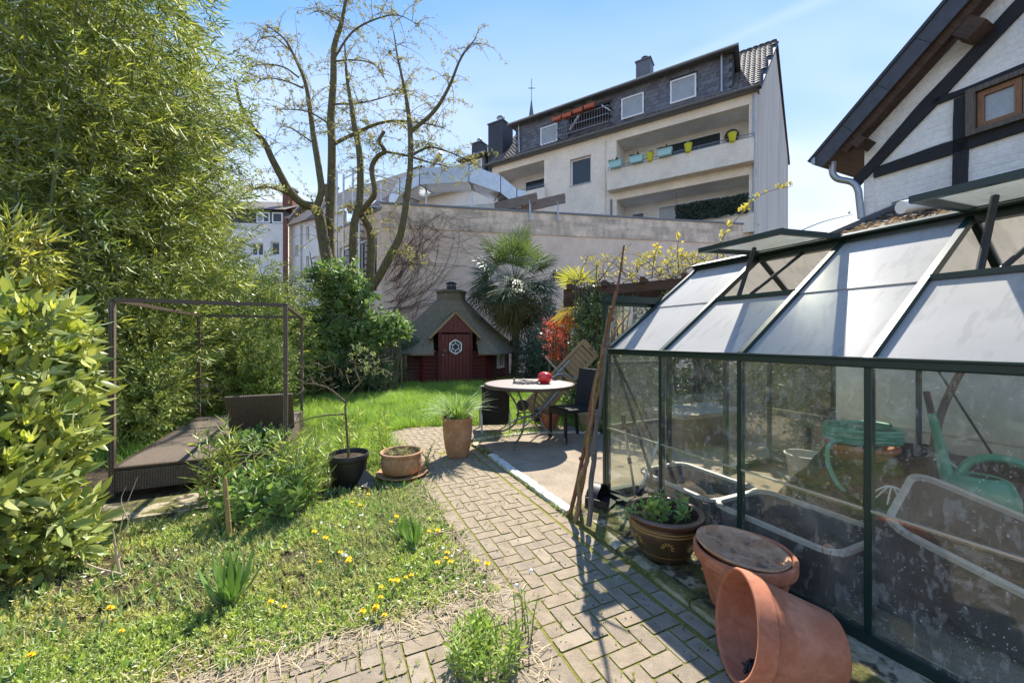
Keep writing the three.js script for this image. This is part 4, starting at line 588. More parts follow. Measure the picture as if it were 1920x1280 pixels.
  // dustpan, broom and rake shafts by the corner post
  const dp = thing('dustpan', 'black long-handled dustpan lying beside the glazed pot', 'dustpan', [...P(-0.13, 0.10, 0.04)], YAW + 0.5); part(dp, 'hood', M.blackPlastic, b => { b.extrude([[-0.14, 0], [0.14, 0], [0.13, 0.07], [0.06, 0.11], [-0.06, 0.11], [-0.13, 0.07]], 0.012, mat4(0, 0, -0.1)); b.box(0.28, 0.008, 0.2, 0, 0.004, 0.0); b.box(0.008, 0.06, 0.18, -0.138, 0.03, 0); b.box(0.008, 0.06, 0.18, 0.138, 0.03, 0); b.add(new THREE.CylinderGeometry(0.14, 0.14, 0.10, 14, 1, true, Math.PI / 2, Math.PI), mat4(0, 0.0, -0.05, Math.PI / 2, 0, 0)); }); part(dp, 'shaft', M.blackPlastic, b => b.bar(V(0.0, 0.03, 0.12), V(0.22, 0.02, 0.26), 0.03, 0.02));
  const br = thing('broom', 'grey telescopic broom handle leaning at the greenhouse corner', 'broom', [...P(0.12, 0.16, 0.012)]); part(br, 'shaft', M.aluminium, b => b.cyl(V(0.03, 0.05, 0.02), V(-0.05, 0.64, -0.03), 0.011, 0.011, 8)); part(br, 'grip', M.blackPlastic, b => b.cyl(V(-0.05, 0.62, -0.03), V(-0.062, 0.74, -0.038), 0.016, 0.016, 8)); part(br, 'collar', M.blackPlastic, b => b.cyl(V(-0.01, 0.33, -0.005), V(-0.016, 0.38, -0.01), 0.017, 0.017, 8));
  const br2 = thing('garden_tool', 'pale tool handle crossing the broom inside the greenhouse', 'tool', [...P(0.16, 0.34, 0.012)]); part(br2, 'shaft', M.aluminium, b => b.cyl(V(-0.12, 0.2, 0.12), V(0.10, 0.62, -0.02), 0.012, 0.012, 8)); part(br2, 'head', M.blackPlastic, b => b.box(0.08, 0.05, 0.04, -0.12, 0.2, 0.12, 0, 0.4, 0.6));
}
// ---------- clay pots ----------
function pot(name, label, cat, pos, profile, m, opts = {}) {
  const o = thing(name, label, cat, pos, opts.turn ?? 0, opts.group); part(o, 'body', m, b => b.lathe(profile, opts.n ?? 40)); if (opts.soil) part(o, 'soil', M.soil, b => { const g = new THREE.CircleGeometry(opts.soil[0], 20); g.rotateX(-Math.PI / 2); b.add(g, mat4(0, opts.soil[1], 0)); }); return o;
}
const gp = [0.965, 0.04, -2.50];
{ // dark glazed pot
  const o = pot('glazed_pot', 'dark brown glazed pot with yellow bands and a weed growing in it', 'flower pot', gp, [[0, 0], [0.125, 0], [0.135, 0.012], [0.175, 0.07], [0.208, 0.14], [0.216, 0.19], [0.210, 0.232], [0.212, 0.236]], M.glaze, { n: 48, soil: [0.19, 0.22] });
  part(o, 'rim', M.glazeRim, b => b.lathe([[0.208, 0.232], [0.213, 0.25], [0.232, 0.262], [0.236, 0.272], [0.230, 0.282], [0.205, 0.284], [0.196, 0.272], [0.19, 0.21]], 48));
  for (const [y, r] of [[0.216, 0.2135], [0.200, 0.2165]]) part(o, 'painted_band', M.glazeGold, b => b.lathe([[r - 0.004, y - 0.006], [r + 0.003, y], [r - 0.004, y + 0.006]], 48));
  part(o, 'foot_band', M.glazeGold, b => b.lathe([[0.163, 0.053], [0.168, 0.057], [0.166, 0.062]], 48), 'faint lower gold line');
  for (const a0 of [2.75, 1.85, 0.9, 3.9, 5]) part(o, 'painted_flower', M.glazeGold, b => { for (let i = 0; i < 7; i++) { const e = i / 6 * Math.PI + 0.2, r = 0.03, da = Math.cos(e) * r / 0.21, dy = Math.sin(e) * r; const y = 0.135 + dy, a = a0 + da, rr = (y > 0.14 ? 0.208 + (y - 0.14) * 0.16 : 0.175 + (y - 0.07) * 0.471) + 0.0012; const d2 = V(-Math.sin(a), 0, Math.cos(a)).multiplyScalar(Math.cos(e)).add(V(0, Math.sin(e), 0)); const c = V(Math.cos(a) * rr, y, Math.sin(a) * rr), side = d2.clone().cross(V(Math.cos(a), 0, Math.sin(a))).normalize().multiplyScalar(0.006); b.quad(c.clone().addScaledVector(d2, -0.014), c.clone().add(side), c.clone().addScaledVector(d2, 0.013), c.clone().sub(side)); } });
}
const tProfile = (R, h, t = 0.014) => [[0, 0], [R * 0.64, 0], [R * 0.66, 0.006], [R * 0.9, h * 0.76], [R * 0.915, h * 0.78], [R * 0.985, h * 0.79], [R, h * 0.82], [R * 1.005, h * 0.98], [R * 0.98, h], [R * 0.93, h], [R * 0.91, h * 0.97], [R * 0.88, h * 0.78], [R * 0.63, 0.03], [0, 0.03]];
{
  const o = pot('terracotta_pot', 'upright terracotta pot holding a cracked saucer in its mouth', 'flower pot', [1.185, 0.04, -2.02], tProfile(0.232, 0.29), M.terracotta, { n: 48 });
  const s = thing('pot_saucer', 'lichen-flecked terracotta saucer lying tilted in the upright pot', 'saucer', [1.175, 0.300, -2.025]); s.rotation.set(0.06, 0.4, -0.10);
  part(s, 'dish', M.saucerClay = std([0.66, 0.40, 0.24], 0.9, { map: rep(T.clay, 0.2), bumpMap: rep(T.gritB, 0.2), bumpScale: 0.003 }), b => b.lathe([[0, 0], [0.185, 0], [0.205, 0.032], [0.213, 0.034], [0.212, 0.044], [0.198, 0.044], [0.18, 0.016], [0, 0.014]], 40)); part(s, 'dry_leaves', M.twig, b => { const R = rng(8); for (let i = 0; i < 26; i++) { const a = R() * 6.28, r = 0.06 + R() * 0.13, p = V(Math.cos(a) * r, 0.022 + R() * 0.01, Math.sin(a) * r); b.tri(p, p.clone().add(V(R() * 0.04, 0.006, R() * 0.03 - 0.015)), p.clone().add(V(R() * 0.02, 0.004, R() * 0.04))); } });
}
{ // the big pot lying on its side, mouth towards the left
  const R = 0.208, h = 0.36, o = thing('fallen_pot', 'large terracotta pot lying on its side with its dark mouth to the left', 'flower pot', [0, 0, 0]);
  const g = new THREE.Group(); const body = part(o, 'body', M.terracotta, b => b.lathe(tProfile(R, h, 0.014), 64)); const Q = new THREE.Quaternion();
  // the mouth's axis: left, towards the viewer, level with the wall lying on the ground
  const tilt = Math.atan2(R * 0.34, h), dir = V(-0.975, 0, -0.16).normalize().multiplyScalar(Math.cos(tilt)).add(V(0, Math.sin(tilt), 0)).normalize();
  Q.setFromUnitVectors(V(0, 1, 0), dir); body.quaternion.copy(Q); body.position.set(1.285, R * 0.66 + 0.006, -1.60);
  const soil = thing('spilled_soil', 'crumbs of dark soil inside the fallen pot mouth', 'soil'); const RR = rng(9); part(soil, 'crumbs', M.blackPlastic, b => { for (let i = 0; i < 60; i++) { const k = RR(), p = V(0.95 + 0.12 * k + 0.03 * RR(), 0.034 + 0.015 * RR() + 0.012, -1.655 + 0.02 * k + 0.05 * RR()); b.add(new THREE.IcosahedronGeometry(0.004 + 0.008 * RR(), 0), mat4(p.x, p.y, p.z, RR() * 3, RR() * 3, 0, V(1.6, 0.7, 1))); } }); 
}
{ // tall terracotta vase with grass-like leaves; low clay pot; black tub
  pot('tall_clay_vase', 'tall weathered clay vase planted with strappy green leaves beside the path', 'flower pot', [-0.655, 0.0, -4.75], [[0, 0], [0.122, 0], [0.128, 0.01], [0.150, 0.10], [0.168, 0.22], [0.176, 0.33], [0.178, 0.42], [0.183, 0.44], [0.183, 0.47], [0.170, 0.472], [0.162, 0.45], [0.158, 0.40]], M.oldClay, { n: 44, soil: [0.162, 0.44] });
  const low = pot('low_clay_pot', 'squat tan clay pot with a cracked side standing in its saucer', 'flower pot', [-1.145, 0.03, -4.08], [[0, 0], [0.155, 0], [0.185, 0.02], [0.203, 0.07], [0.205, 0.12], [0.198, 0.165], [0.192, 0.18], [0.205, 0.19], [0.215, 0.2], [0.214, 0.216], [0.2, 0.222], [0.186, 0.21], [0.18, 0.17]], M.oldClay, { n: 44, soil: [0.185, 0.19] });
  const s = thing('low_pot_saucer', 'chipped clay saucer under the squat tan pot', 'saucer', [-1.135, -0.005, -4.08]); part(s, 'dish', M.oldClay, b => b.lathe([[0, 0], [0.22, 0], [0.245, 0.03], [0.258, 0.034], [0.255, 0.044], [0.236, 0.04], [0.215, 0.018], [0, 0.016]], 40));
  const bt = pot('black_plant_tub', 'black plastic nursery tub holding a straggly dead shrub', 'flower pot', [-1.60, -0.01, -3.86], [[0, 0], [0.15, 0], [0.175, 0.24], [0.186, 0.245], [0.19, 0.26], [0.188, 0.3], [0.176, 0.3], [0.17, 0.25]], M.blackPlastic, { soil: [0.168, 0.26] });
  part(bt, 'torn_flap', M.greyTub, b => { b.quad(V(0.12, 0.02, 0.1), V(0.27, 0.0, 0.12), V(0.25, 0.06, 0.0), V(0.16, 0.16, 0.03)); });
  pot('background_pot', 'small terracotta pot on the ground behind the garden table', 'flower pot', [0.60, 0, -6.25], tProfile(0.16, 0.24), M.terracotta, { soil: [0.13, 0.2] }); pot('background_pot', 'weathered grey clay pot behind the black wicker chair', 'flower pot', [1.22, 0, -6.2], tProfile(0.19, 0.28), M.stone, { soil: [0.15, 0.22] });
}
// ---------- cut branches leaning on the greenhouse corner ----------
{
  const px = (x, y, z) => V(x, y, z); const top = V(0.82, 1.35, -3.36);
  const st = (label, base, mid, tip, r, m, fork) => { const o = thing('leaning_branch', label, 'branch', base, 0, 'cut branches leaning on the greenhouse corner'); const B = V(...base), R = rng(Math.round(r * 90000)); const pts = []; const c = new THREE.QuadraticBezierCurve3(V(0, 0, 0), V(...mid).sub(B), V(...tip).sub(B)); for (let i = 0; i <= 9; i++) { const p = c.getPoint(i / 9); if (i && i < 9) p.add(V((R() - 0.5) * 0.035, 0, (R() - 0.5) * 0.02)); pts.push(p); } part(o, 'stem', m, b => b.limb(pts, [r, r * 0.95, r * 0.8, r * 0.45], 9, 4)); part(o, 'knots', m, b => { for (let i = 0; i < 6; i++) { const p = pts[1 + Math.floor(R() * 8)]; b.add(new THREE.IcosahedronGeometry(r * 0.9, 1), mat4(p.x + (R() - 0.5) * r, p.y + (R() - 0.5) * 0.1, p.z + (R() - 0.5) * r * 0.6, 0, 0, 0, V(1.1, 1.3, 1.1))); } }); fork?.forEach(f => part(o, 'side_shoot', m, b => b.limb(f.map(q => V(...q).sub(B)), [r * 0.6, r * 0.3], 7, 4))); return o; };
  st('reddish branch reaching highest above the greenhouse roof', [0.455, 0.02, -3.10], [0.66, 0.85, -3.24], [0.915, 2.165, -3.22], 0.017, M.stickRed);
  st('pale brown branch second from the path', [0.54, 0.02, -3.25], [0.72, 0.9, -3.32], [0.86, 1.80, -3.28], 0.016, M.stickBark);
  st('thick grey-brown branch standing nearest the viewer', [0.475, 0.03, -2.96], [0.60, 0.6, -3.1], [0.80, 1.62, -3.25], 0.019, M.stickBark, [[[0.72, 1.25, -3.19], [0.80, 1.42, -3.16], [0.97, 1.63, -3.22]]]);
  st('straight grey branch closest to the greenhouse corner', [0.555, 0.05, -2.85], [0.64, 0.7, -3.05], [0.79, 1.48, -3.2], 0.020, M.greyWood);
}
// ---------- round garden table ----------
{
  const o = thing('garden_table', 'round metal garden table with dark rim and curved legs on the patio', 'table', [0.235, 0.012, -5.38]); const Ht = 0.79, R = 0.615;
  part(o, 'table_top', M.tabletop, b => b.lathe([[0, Ht], [R - 0.02, Ht], [R - 0.018, Ht - 0.02], [0, Ht - 0.02]], 64)); part(o, 'rim_band', M.tableRim, b => b.lathe([[R - 0.02, Ht + 0.003], [R, Ht - 0.002], [R + 0.004, Ht - 0.02], [R, Ht - 0.042], [R - 0.03, Ht - 0.046], [R - 0.03, Ht - 0.03]], 64));
  for (const a of [0.42, 1.99, 3.56, 5.13]) part(o, 'leg', M.ironLeg, b => { const q = (r, y) => V(Math.cos(a) * r, y, Math.sin(a) * r); b.limb([q(0.43, Ht - 0.04), q(0.33, 0.66), q(0.19, 0.48), q(0.165, 0.34), q(0.23, 0.2), q(0.38, 0.11), q(0.50, 0.085)], [0.013, 0.013], 8, 6); b.limb([q(0.50, 0.09), q(0.505, 0.05), q(0.505, 0.0)], [0.012, 0.012], 8, 2); b.cyl(q(0.505, 0), q(0.505, 0.012), 0.02, 0.02, 10); });
  part(o, 'stretcher_ring', M.ironLeg, b => { b.add(new THREE.TorusGeometry(0.17, 0.011, 6, 30), mat4(0, 0.36, 0, Math.PI / 2, 0, 0)); b.bar(V(-0.43, Ht - 0.05, 0.18), V(0.43, Ht - 0.05, -0.18), 0.02); b.bar(V(0.18, Ht - 0.05, 0.43), V(-0.18, Ht - 0.05, -0.43), 0.02); });
  const v = thing('red_vase', 'glossy bright red round lantern bowl on the garden table', 'vase', [0.445, 0.802, -5.36]); part(v, 'bowl', M.redGlaze, b => b.lathe([[0, 0], [0.055, 0], [0.085, 0.03], [0.098, 0.075], [0.093, 0.115], [0.07, 0.142], [0.045, 0.148], [0.04, 0.14], [0.06, 0.12], [0.075, 0.07]], 32)); part(v, 'lip', M.redGlaze, b => b.add(new THREE.TorusGeometry(0.05, 0.007, 8, 24), mat4(0, 0.147, 0, Math.PI / 2, 0, 0)));
  const w = thing('stone_wreath', 'ring of beige stones and a tiny bird figure on the table', 'ornament', [0.20, 0.802, -5.36]); const RR = rng(6);
  for (let i = 0; i < 13; i++) { const a = i / 13 * 6.28; part(w, 'pebble', M.stone, b => b.add(new THREE.IcosahedronGeometry(0.028 + 0.012 * RR(), 1), mat4(Math.cos(a) * 0.13, 0.018, Math.sin(a) * 0.11, RR(), RR(), 0, V(1.2, 0.7, 0.9)))); } part(w, 'figurine', M.stone, b => b.lathe([[0, 0], [0.018, 0], [0.02, 0.02], [0.012, 0.04], [0.016, 0.055], [0.01, 0.075], [0, 0.08]], 10, mat4(-0.17, 0, 0.02)));
}
// ---------- wicker chairs ----------
{ // local: seat front towards +z
  const o = thing('wicker_chair', 'black woven dining chair to the right of the table', 'chair', [0.83, 0.012, -5.52], 0); o.rotation.y = Math.atan2(-0.9077, 0.4195);
  part(o, 'seat', M.wickerBlack, b => { b.rbox(0.44, 0.05, 0.45, 0.015, 0, 0.42, 0.02); }); part(o, 'backrest', M.wickerBlack, b => b.rbox(0.42, 0.55, 0.03, 0.012, 0, 0.70, -0.245, -0.16, 0, 0)); part(o, 'seat_front', M.wickerBlack, b => b.rbox(0.43, 0.06, 0.03, 0.01, 0, 0.385, 0.22));
  for (const [x, z] of [[-0.2, 0.22], [0.2, 0.22], [-0.2, -0.2], [0.2, -0.2]]) part(o, 'leg', M.wickerBlack, b => b.bar(V(x, 0, z * (z < 0 ? 1.2 : 1)), V(x, 0.40, z), 0.034));
  const c = thing('wicker_armchair', 'black wicker chair turned away behind the table, half in the grass', 'chair', [-0.28, 0.0, -6.15], Math.PI + 0.15);
  part(c, 'backrest', M.wickerBlack, b => b.rbox(0.42, 0.58, 0.03, 0.01, 0, 0.40, -0.22, -0.08, 0, 0)); part(c, 'seat', M.wickerBlack, b => b.rbox(0.42, 0.05, 0.42, 0.012, 0, 0.33, 0)); part(c, 'top_rail', M.greyMetal, b => b.rbox(0.46, 0.02, 0.035, 0.008, 0, 0.70, -0.245)); for (const s of [-1, 1]) { part(c, 'armrest', M.greyMetal, b => b.bar(V(s * 0.22, 0.69, -0.24), V(s * 0.24, 0.64, -0.10), 0.02, 0.03)); part(c, 'leg', M.greyMetal, b => b.bar(V(s * 0.21, 0.0, -0.28), V(s * 0.21, 0.33, -0.2), 0.025)); part(c, 'leg', M.greyMetal, b => b.bar(V(s * 0.21, 0.0, 0.2), V(s * 0.21, 0.33, 0.2), 0.025)); }
}
{ // folded brown lounger leaning up against the ivy
  const o = thing('sun_lounger', 'brown plastic sun lounger tipped up on its wheels against the ivy', 'lounger'); const a = V(0.32, 0.22, -6.45), c = V(1.36, 1.27, -6.75), d = c.clone().sub(a).normalize(), s = d.clone().cross(V(0.15, 0.1, 1)).normalize(), n = s.clone().cross(d), len = a.distanceTo(c), wd = 0.17;
  const B = new THREE.Matrix4().makeBasis(s, d, n); const put = (g, x, y, z) => [g, B.clone().setPosition(a.clone().addScaledVector(s, x).addScaledVector(d, y).addScaledVector(n, z))];
  part(o, 'side_rail', M.loungerBrown, b => { for (const x of [-wd, wd]) b.add(...put(new RoundedBoxGeometry(0.06, len, 0.05, 1, 0.02), x, len / 2, 0)); }); part(o, 'end_panel', M.loungerBrown, b => { b.add(...put(new RoundedBoxGeometry(wd * 2, 0.12, 0.045, 1, 0.02), 0, len - 0.04, 0)); b.add(...put(new RoundedBoxGeometry(wd * 2, 0.14, 0.045, 1, 0.02), 0, 0.05, 0)); b.add(...put(new RoundedBoxGeometry(wd * 2, 0.10, 0.045, 1, 0.02), 0, len * 0.55, 0)); });
  for (let i = 0; i < 16; i++) { const y = 0.16 + i * 0.08; if (Math.abs(y - len * 0.55) < 0.08 || y > len - 0.12) continue; part(o, 'slat', M.loungerBrown, b => b.add(...put(new THREE.BoxGeometry(wd * 2, 0.071, 0.022), 0, y, -0.006))); }
  part(o, 'frame', M.greyMetal, b => { const e = V(0.30, 0.05, -6.2); b.limb([V(-0.02, 0.10, -6.2), V(0.4, 0.24, -6.35), V(0.75, 0.62, -6.5), V(0.86, 0.95, -6.5)], [0.014, 0.014], 8, 4); b.limb([V(0.2, 0.06, -6.1), V(0.5, 0.3, -6.3), V(0.9, 0.7, -6.55)], [0.014, 0.014], 8, 4); b.limb([V(0.52, 0.70, -6.3), V(0.78, 0.84, -6.38), V(1.05, 0.74, -6.45)], [0.013, 0.013], 8, 4); b.limb([V(0.55, 1.12, -6.5), V(0.75, 0.88, -6.5)], [0.016, 0.016], 8, 2); b.limb([V(0.95, 1.05, -6.5), V(0.62, 0.72, -6.4)], [0.014, 0.014], 8, 2); });
  for (const [x, y, z] of [[0.17, 0.34, -6.35], [0.40, 0.18, -6.28]]) part(o, 'wheel', M.blackPlastic, b => { b.cyl(V(x, y, z - 0.025), V(x, y, z + 0.025), 0.095, 0.095, 22); b.cyl(V(x, y, z + 0.025), V(x, y, z + 0.03), 0.06, 0.06, 16); });
}
// ---------- wicker day bed with canopy frame ----------
const bed = { x: -3.55, z: -3.50, yaw: YAW };    // front left corner; local x right (W), -z away
{
  const o = thing('canopy_daybed', 'weathered brown wicker day bed with empty canopy frame and one raised lid', 'day bed', [bed.x, 0, bed.z], YAW), W = 1.34, D = 2.55, H = 0.245, FH = 1.75;
  for (const [x, z, nm] of [[0, 0], [W, 0], [0, -D], [W, -D]]) part(o, 'post', M.wickerBrown, b => b.box(0.04, FH, 0.04, x, FH / 2, z));
  part(o, 'top_rail', M.tableRim, b => b.box(W, 0.035, 0.04, W / 2, FH + 0.002, 0)); part(o, 'top_rail', M.tableRim, b => b.box(W, 0.035, 0.04, W / 2, FH + 0.002, -D)); part(o, 'top_rail', M.tableRim, b => b.box(0.04, 0.035, D, 0, FH, -D / 2)); part(o, 'top_rail', M.tableRim, b => b.box(0.04, 0.035, D, W, FH, -D / 2));
  part(o, 'front_panel', M.wickerBrown, b => b.rbox(W - 0.02, 0.19, 0.03, 0.01, W / 2, 0.135, 0)); part(o, 'side_panel', M.wickerBrown, b => b.rbox(0.03, 0.19, D - 0.02, 0.01, 0, 0.135, -D / 2)); part(o, 'side_panel', M.wickerBrown, b => b.rbox(0.03, 0.19, D - 0.02, 0.01, W, 0.135, -D / 2)); part(o, 'back_panel', M.wickerBrown, b => b.rbox(W - 0.02, 0.19, 0.03, 0.01, W / 2, 0.135, -D));
  part(o, 'deck', M.wickerBrown, b => { b.rbox(W * 0.52, 0.03, D - 0.06, 0.01, W * 0.27, H, -D / 2); }); part(o, 'rear_deck', M.wickerBrown, b => b.rbox(W * 0.44, 0.03, D * 0.50, 0.01, W * 0.76, H - 0.002, -D * 0.735)); part(o, 'rim', M.tableRim, b => { b.box(0.03, 0.02, D, 0.0, H + 0.005, -D / 2); b.box(0.03, 0.02, D, W, H + 0.005, -D / 2); b.box(W, 0.02, 0.03, W / 2, H + 0.004, 0); });
  part(o, 'raised_lid', M.wickerBrown, b => { const y = H + 0.02, a = V(W * 0.56, y, -D * 0.46), c = V(W * 0.98, y, -D * 0.46), up = V(0, 0.30, 0.42); b.add(new RoundedBoxGeometry(W * 0.52, 0.56, 0.03, 1, 0.012), mat4(W * 0.74, H + 0.25, -D * 0.46 + 0.15, 0.55, 0, 0)); }, 'lid propped open');
  part(o, 'inner_base', M.soil, b => b.box(W * 0.46, 0.02, D * 0.48, W * 0.76, 0.1, -D * 0.24));
}
// stone slab step in front of the day bed, and the low wall beyond the greenhouse
struct('stone_slab', M.plinth, b => { b.box(1.15, 0.06, 0.42, 0, 0, 0, 0, YAW, 0); }).position.set(-2.78, 0.005, -3.30);
{ const o = thing('low_wall', 'low rendered wall with a pale cap behind the greenhouse end', 'wall', [2.15, 0, -5.25], YAW); part(o, 'wall', M.wallBrown = std([0.36, 0.26, 0.18], 0.95, { map: rep(T.grit, 0.7), bumpMap: rep(T.gritB, 0.4), bumpScale: 0.008 }), b => b.span(-0.15, 1.0, 0, 0.40, -0.3, 0.3)); part(o, 'cap', M.stone, b => b.span(-0.19, 1.04, 0.40, 0.45, -0.34, 0.34)); 
  const r = thing('clothes_rack', 'bent grey wire rack lying on the low wall', 'rack', [2.45, 0.45, -5.35], YAW); part(r, 'wires', M.aluminium, b => { for (let i = 0; i < 6; i++) b.cyl(V(-0.4, 0.06 + i * 0.03, -0.15 + i * 0.05), V(0.9, 0.08 + i * 0.03, -0.1 + i * 0.05), 0.005, 0.005, 5); b.cyl(V(-0.4, 0.0, -0.1), V(-0.4, 0.25, 0.1), 0.008, 0.008, 6); b.cyl(V(0.3, 0.0, -0.1), V(0.3, 0.25, 0.1), 0.008, 0.008, 6); }); }
// ---------- the red grill hut ----------
{
  const o = thing('grill_hut', 'dark red hexagonal wooden hut with mossy felt roof and a gabled door', 'hut', [-2.14, 0, -13.9], 0.22), s = 2.02, ap = s * 0.866;
  const corner = (k, r = 1) => { const a = (k + 0.5) * Math.PI / 3; return V(Math.sin(a) * s * r, 0, Math.cos(a) * s * r); };
  const face = {};
  for (let k = 0; k < 6; k++) { const c0 = corner(k - 1), c1 = corner(k), d = c1.clone().sub(c0).normalize(), m = c0.clone().add(c1).multiplyScalar(0.5), yaw = Math.atan2(m.x, m.z); const gq = part(o, 'wall', M.redWood, b => b.box(s - 0.02, 1.06, 0.04, 0, 0.53, ap - 0.04)); gq.rotation.y = yaw; face[k] = gq;
    if (k < 2 || k === 5) for (let i = 0; i < 9; i++) part(gq, 'board', M.redWood, b => b.rbox(s - 0.04, 0.113, 0.03, 0.012, 0, 0.06 + i * 0.117, ap - 0.006));
    part(o, 'corner_trim', M.redDoor, b => { const c = corner(k, 1.012); b.box(0.09, 1.08, 0.05, c.x, 0.54, c.z, 0, Math.atan2(c.x, c.z), 0); }); }
  for (const k of [1, 5]) { const w = bwindow(face[k], -0.36 + (k === 1 ? 0.2 : -0.2), 0.30 + (k === 1 ? 0.2 : -0.2), 0.42, 1.02, ap + 0.04, { f: 0.075, name: 'window', glass: [M.windowGlass] }); part(w, 'muntin', M.frameWhite, b => { const cx = -0.03 + (k === 1 ? 0.2 : -0.2); for (const x of [-0.11, 0.11]) b.span(cx + x - 0.015, cx + x + 0.015, 0.48, 0.96, ap + 0.015, ap + 0.05); }); }
  // roof panels: six trapezoids, straight to the cowl
  const rp = (k, r, y) => { const a = (k + 0.5) * Math.PI / 3; return V(Math.sin(a) * r, y, Math.cos(a) * r); };
  for (let k = 0; k < 6; k++) part(o, 'roof_panel', k % 2 ? M.felt : M.felt, b => { const N = 10; for (let i = 0; i < N; i++) { const r0 = lerp(2.62, 0.56, i / N), r1 = lerp(2.62, 0.56, (i + 1) / N), f = (r) => 0.98 + (2.62 - r) / 2.06 * 1.75 - 0.10 * Math.sin((2.62 - r) / 2.06 * Math.PI); const q = [rp(k - 1, r0, f(r0)), rp(k, r0, f(r0)), rp(k, r1, f(r1)), rp(k - 1, r1, f(r1))]; const y0 = q[0].y, hw = y0 < 2.2 ? 0.98 * (2.3 - y0) : 0, lay = (q) => { b.quad(...q); b.quad(...q.map(v => v.clone().add(V(0, -0.05, 0))).reverse()); if (!i) b.quad(q[0], q[1], q[1].clone().add(V(0, -0.05, 0)), q[0].clone().add(V(0, -0.05, 0))); };
    if (k || hw <= 0.02) lay(q); else { const hh = Math.min(hw, 0.66), h1 = Math.min(0.66, Math.max(0.001, 0.98 * (2.3 - q[2].y))), cut = (a, c, x) => a.clone().lerp(c, (x - a.x) / (c.x - a.x)); lay([q[0], cut(q[0], q[1], -hh), cut(q[3], q[2], -h1), q[3]]); lay([cut(q[0], q[1], hh), q[1], q[2], cut(q[3], q[2], h1)]); } } });
  const MR = rng(12); for (let k = 0; k < 6; k++) part(o, 'moss_patch', M.feltMoss, b => { for (let i = 0; i < 90; i++) { const rr = lerp(2.5, 0.9, Math.pow(MR(), 1.6)), f = 0.98 + (2.62 - rr) / 2.06 * 1.75 - 0.10 * Math.sin((2.62 - rr) / 2.06 * Math.PI), p = rp(k - 1, rr, f).lerp(rp(k, rr, f), MR()); b.add(new THREE.IcosahedronGeometry(0.012 + 0.03 * MR() * MR(), 0), mat4(p.x, p.y + 0.005, p.z, MR(), MR(), MR(), V(1.5, 0.4, 1.5))); } });
  part(o, 'cowl', M.felt, b => { b.lathe([[0.50, 2.55], [0.50, 3.06], [0.0, 3.06]], 6, mat4(0, 0, 0, 0, Math.PI / 6, 0)); b.lathe([[0.50, 3.02], [0.54, 3.02], [0.54, 3.1], [0, 3.1]], 6, mat4(0, 0, 0, 0, Math.PI / 6, 0)); });
  part(o, 'flue', M.anthracite, b => { b.cyl(V(0, 3.08, 0), V(0, 3.28, 0), 0.17, 0.17, 16); for (let i = 0; i < 6; i++) { const a = i * 1.047; b.cyl(V(Math.cos(a) * 0.15, 3.27, Math.sin(a) * 0.15), V(Math.cos(a) * 0.15, 3.36, Math.sin(a) * 0.15), 0.012, 0.012, 5); } b.lathe([[0, 3.44], [0.1, 3.42], [0.2, 3.36], [0.2, 3.345], [0, 3.36]], 18); });
  // porch with door
  const z = ap + 0.14, porch = part(o, 'porch', M.redWood, b => { b.span(-0.52, -0.43, 0, 1.62, ap - 0.6, z + 0.02); b.span(0.43, 0.52, 0, 1.62, ap - 0.6, z + 0.02); b.extrude([[-0.6, 1.60], [0.6, 1.60], [0, 2.16]], 0.04, mat4(0, 0, z - 0.03)); });
  for (let i = 0; i < 9; i++) { const x = -0.53 + i * 0.1325, hh = 0.56 * (1 - Math.abs(x) / 0.6); if (hh > 0.03) part(porch, 'gable_board', M.redDoor, b => b.box(0.125, hh, 0.02, x, 1.61 + hh / 2, z + 0.022)); }
  for (const q of [-1, 1]) { part(porch, 'barge_board', M.dryTwig, b => b.bar(V(q * 0.78, 1.44, z + 0.06), V(0, 2.24, z + 0.06), 0.05, 0.07)); part(porch, 'porch_roof', M.felt, b => { const a = [V(q * 0.8, 1.46, z + 0.12), V(0, 2.28, z + 0.12), V(0, 2.28, ap - 1.3), V(q * 0.8, 1.46, ap - 0.5)]; b.quad(...a); b.quad(...a.map(v => v.clone().add(V(0, -0.04, 0)))); }); }
  const door = part(o, 'door', M.redDoor, b => { for (let i = 0; i < 8; i++) b.rbox(0.104, 1.52, 0.03, 0.008, -0.375 + i * 0.107, 0.80, z - 0.01); });
  part(door, 'handle', M.aluminium, b => { b.add(new THREE.SphereGeometry(0.028, 10, 8), mat4(-0.38, 0.92, z + 0.03)); }); part(door, 'hinge', M.anthracite, b => { b.box(0.02, 0.08, 0.02, 0.43, 1.3, z + 0.02); b.box(0.02, 0.08, 0.02, 0.43, 0.4, z + 0.02); });
  const hw = part(door, 'hexagon_window', M.frameWhite, b => { const c = i => V(Math.sin(i * Math.PI / 3) * 0.20, 1.17 + Math.cos(i * Math.PI / 3) * 0.22, z + 0.02), e = i => V(Math.sin(i * Math.PI / 3) * 0.10, 1.17 + Math.cos(i * Math.PI / 3) * 0.11, z + 0.02); for (let i = 0; i < 6; i++) { b.bar(c(i), c(i + 1), 0.035, 0.03); b.bar(e(i), e(i + 1), 0.015, 0.02); b.bar(e(i), c(i), 0.015, 0.02); } }); part(door, 'hexagon_pane', M.windowGlass, b => b.extrude([0, 1, 2, 3, 4, 5].map(i => [Math.sin(i * Math.PI / 3) * 0.2, 1.17 + Math.cos(i * Math.PI / 3) * 0.22]), 0.006, mat4(0, 0, z + 0.008)));
}
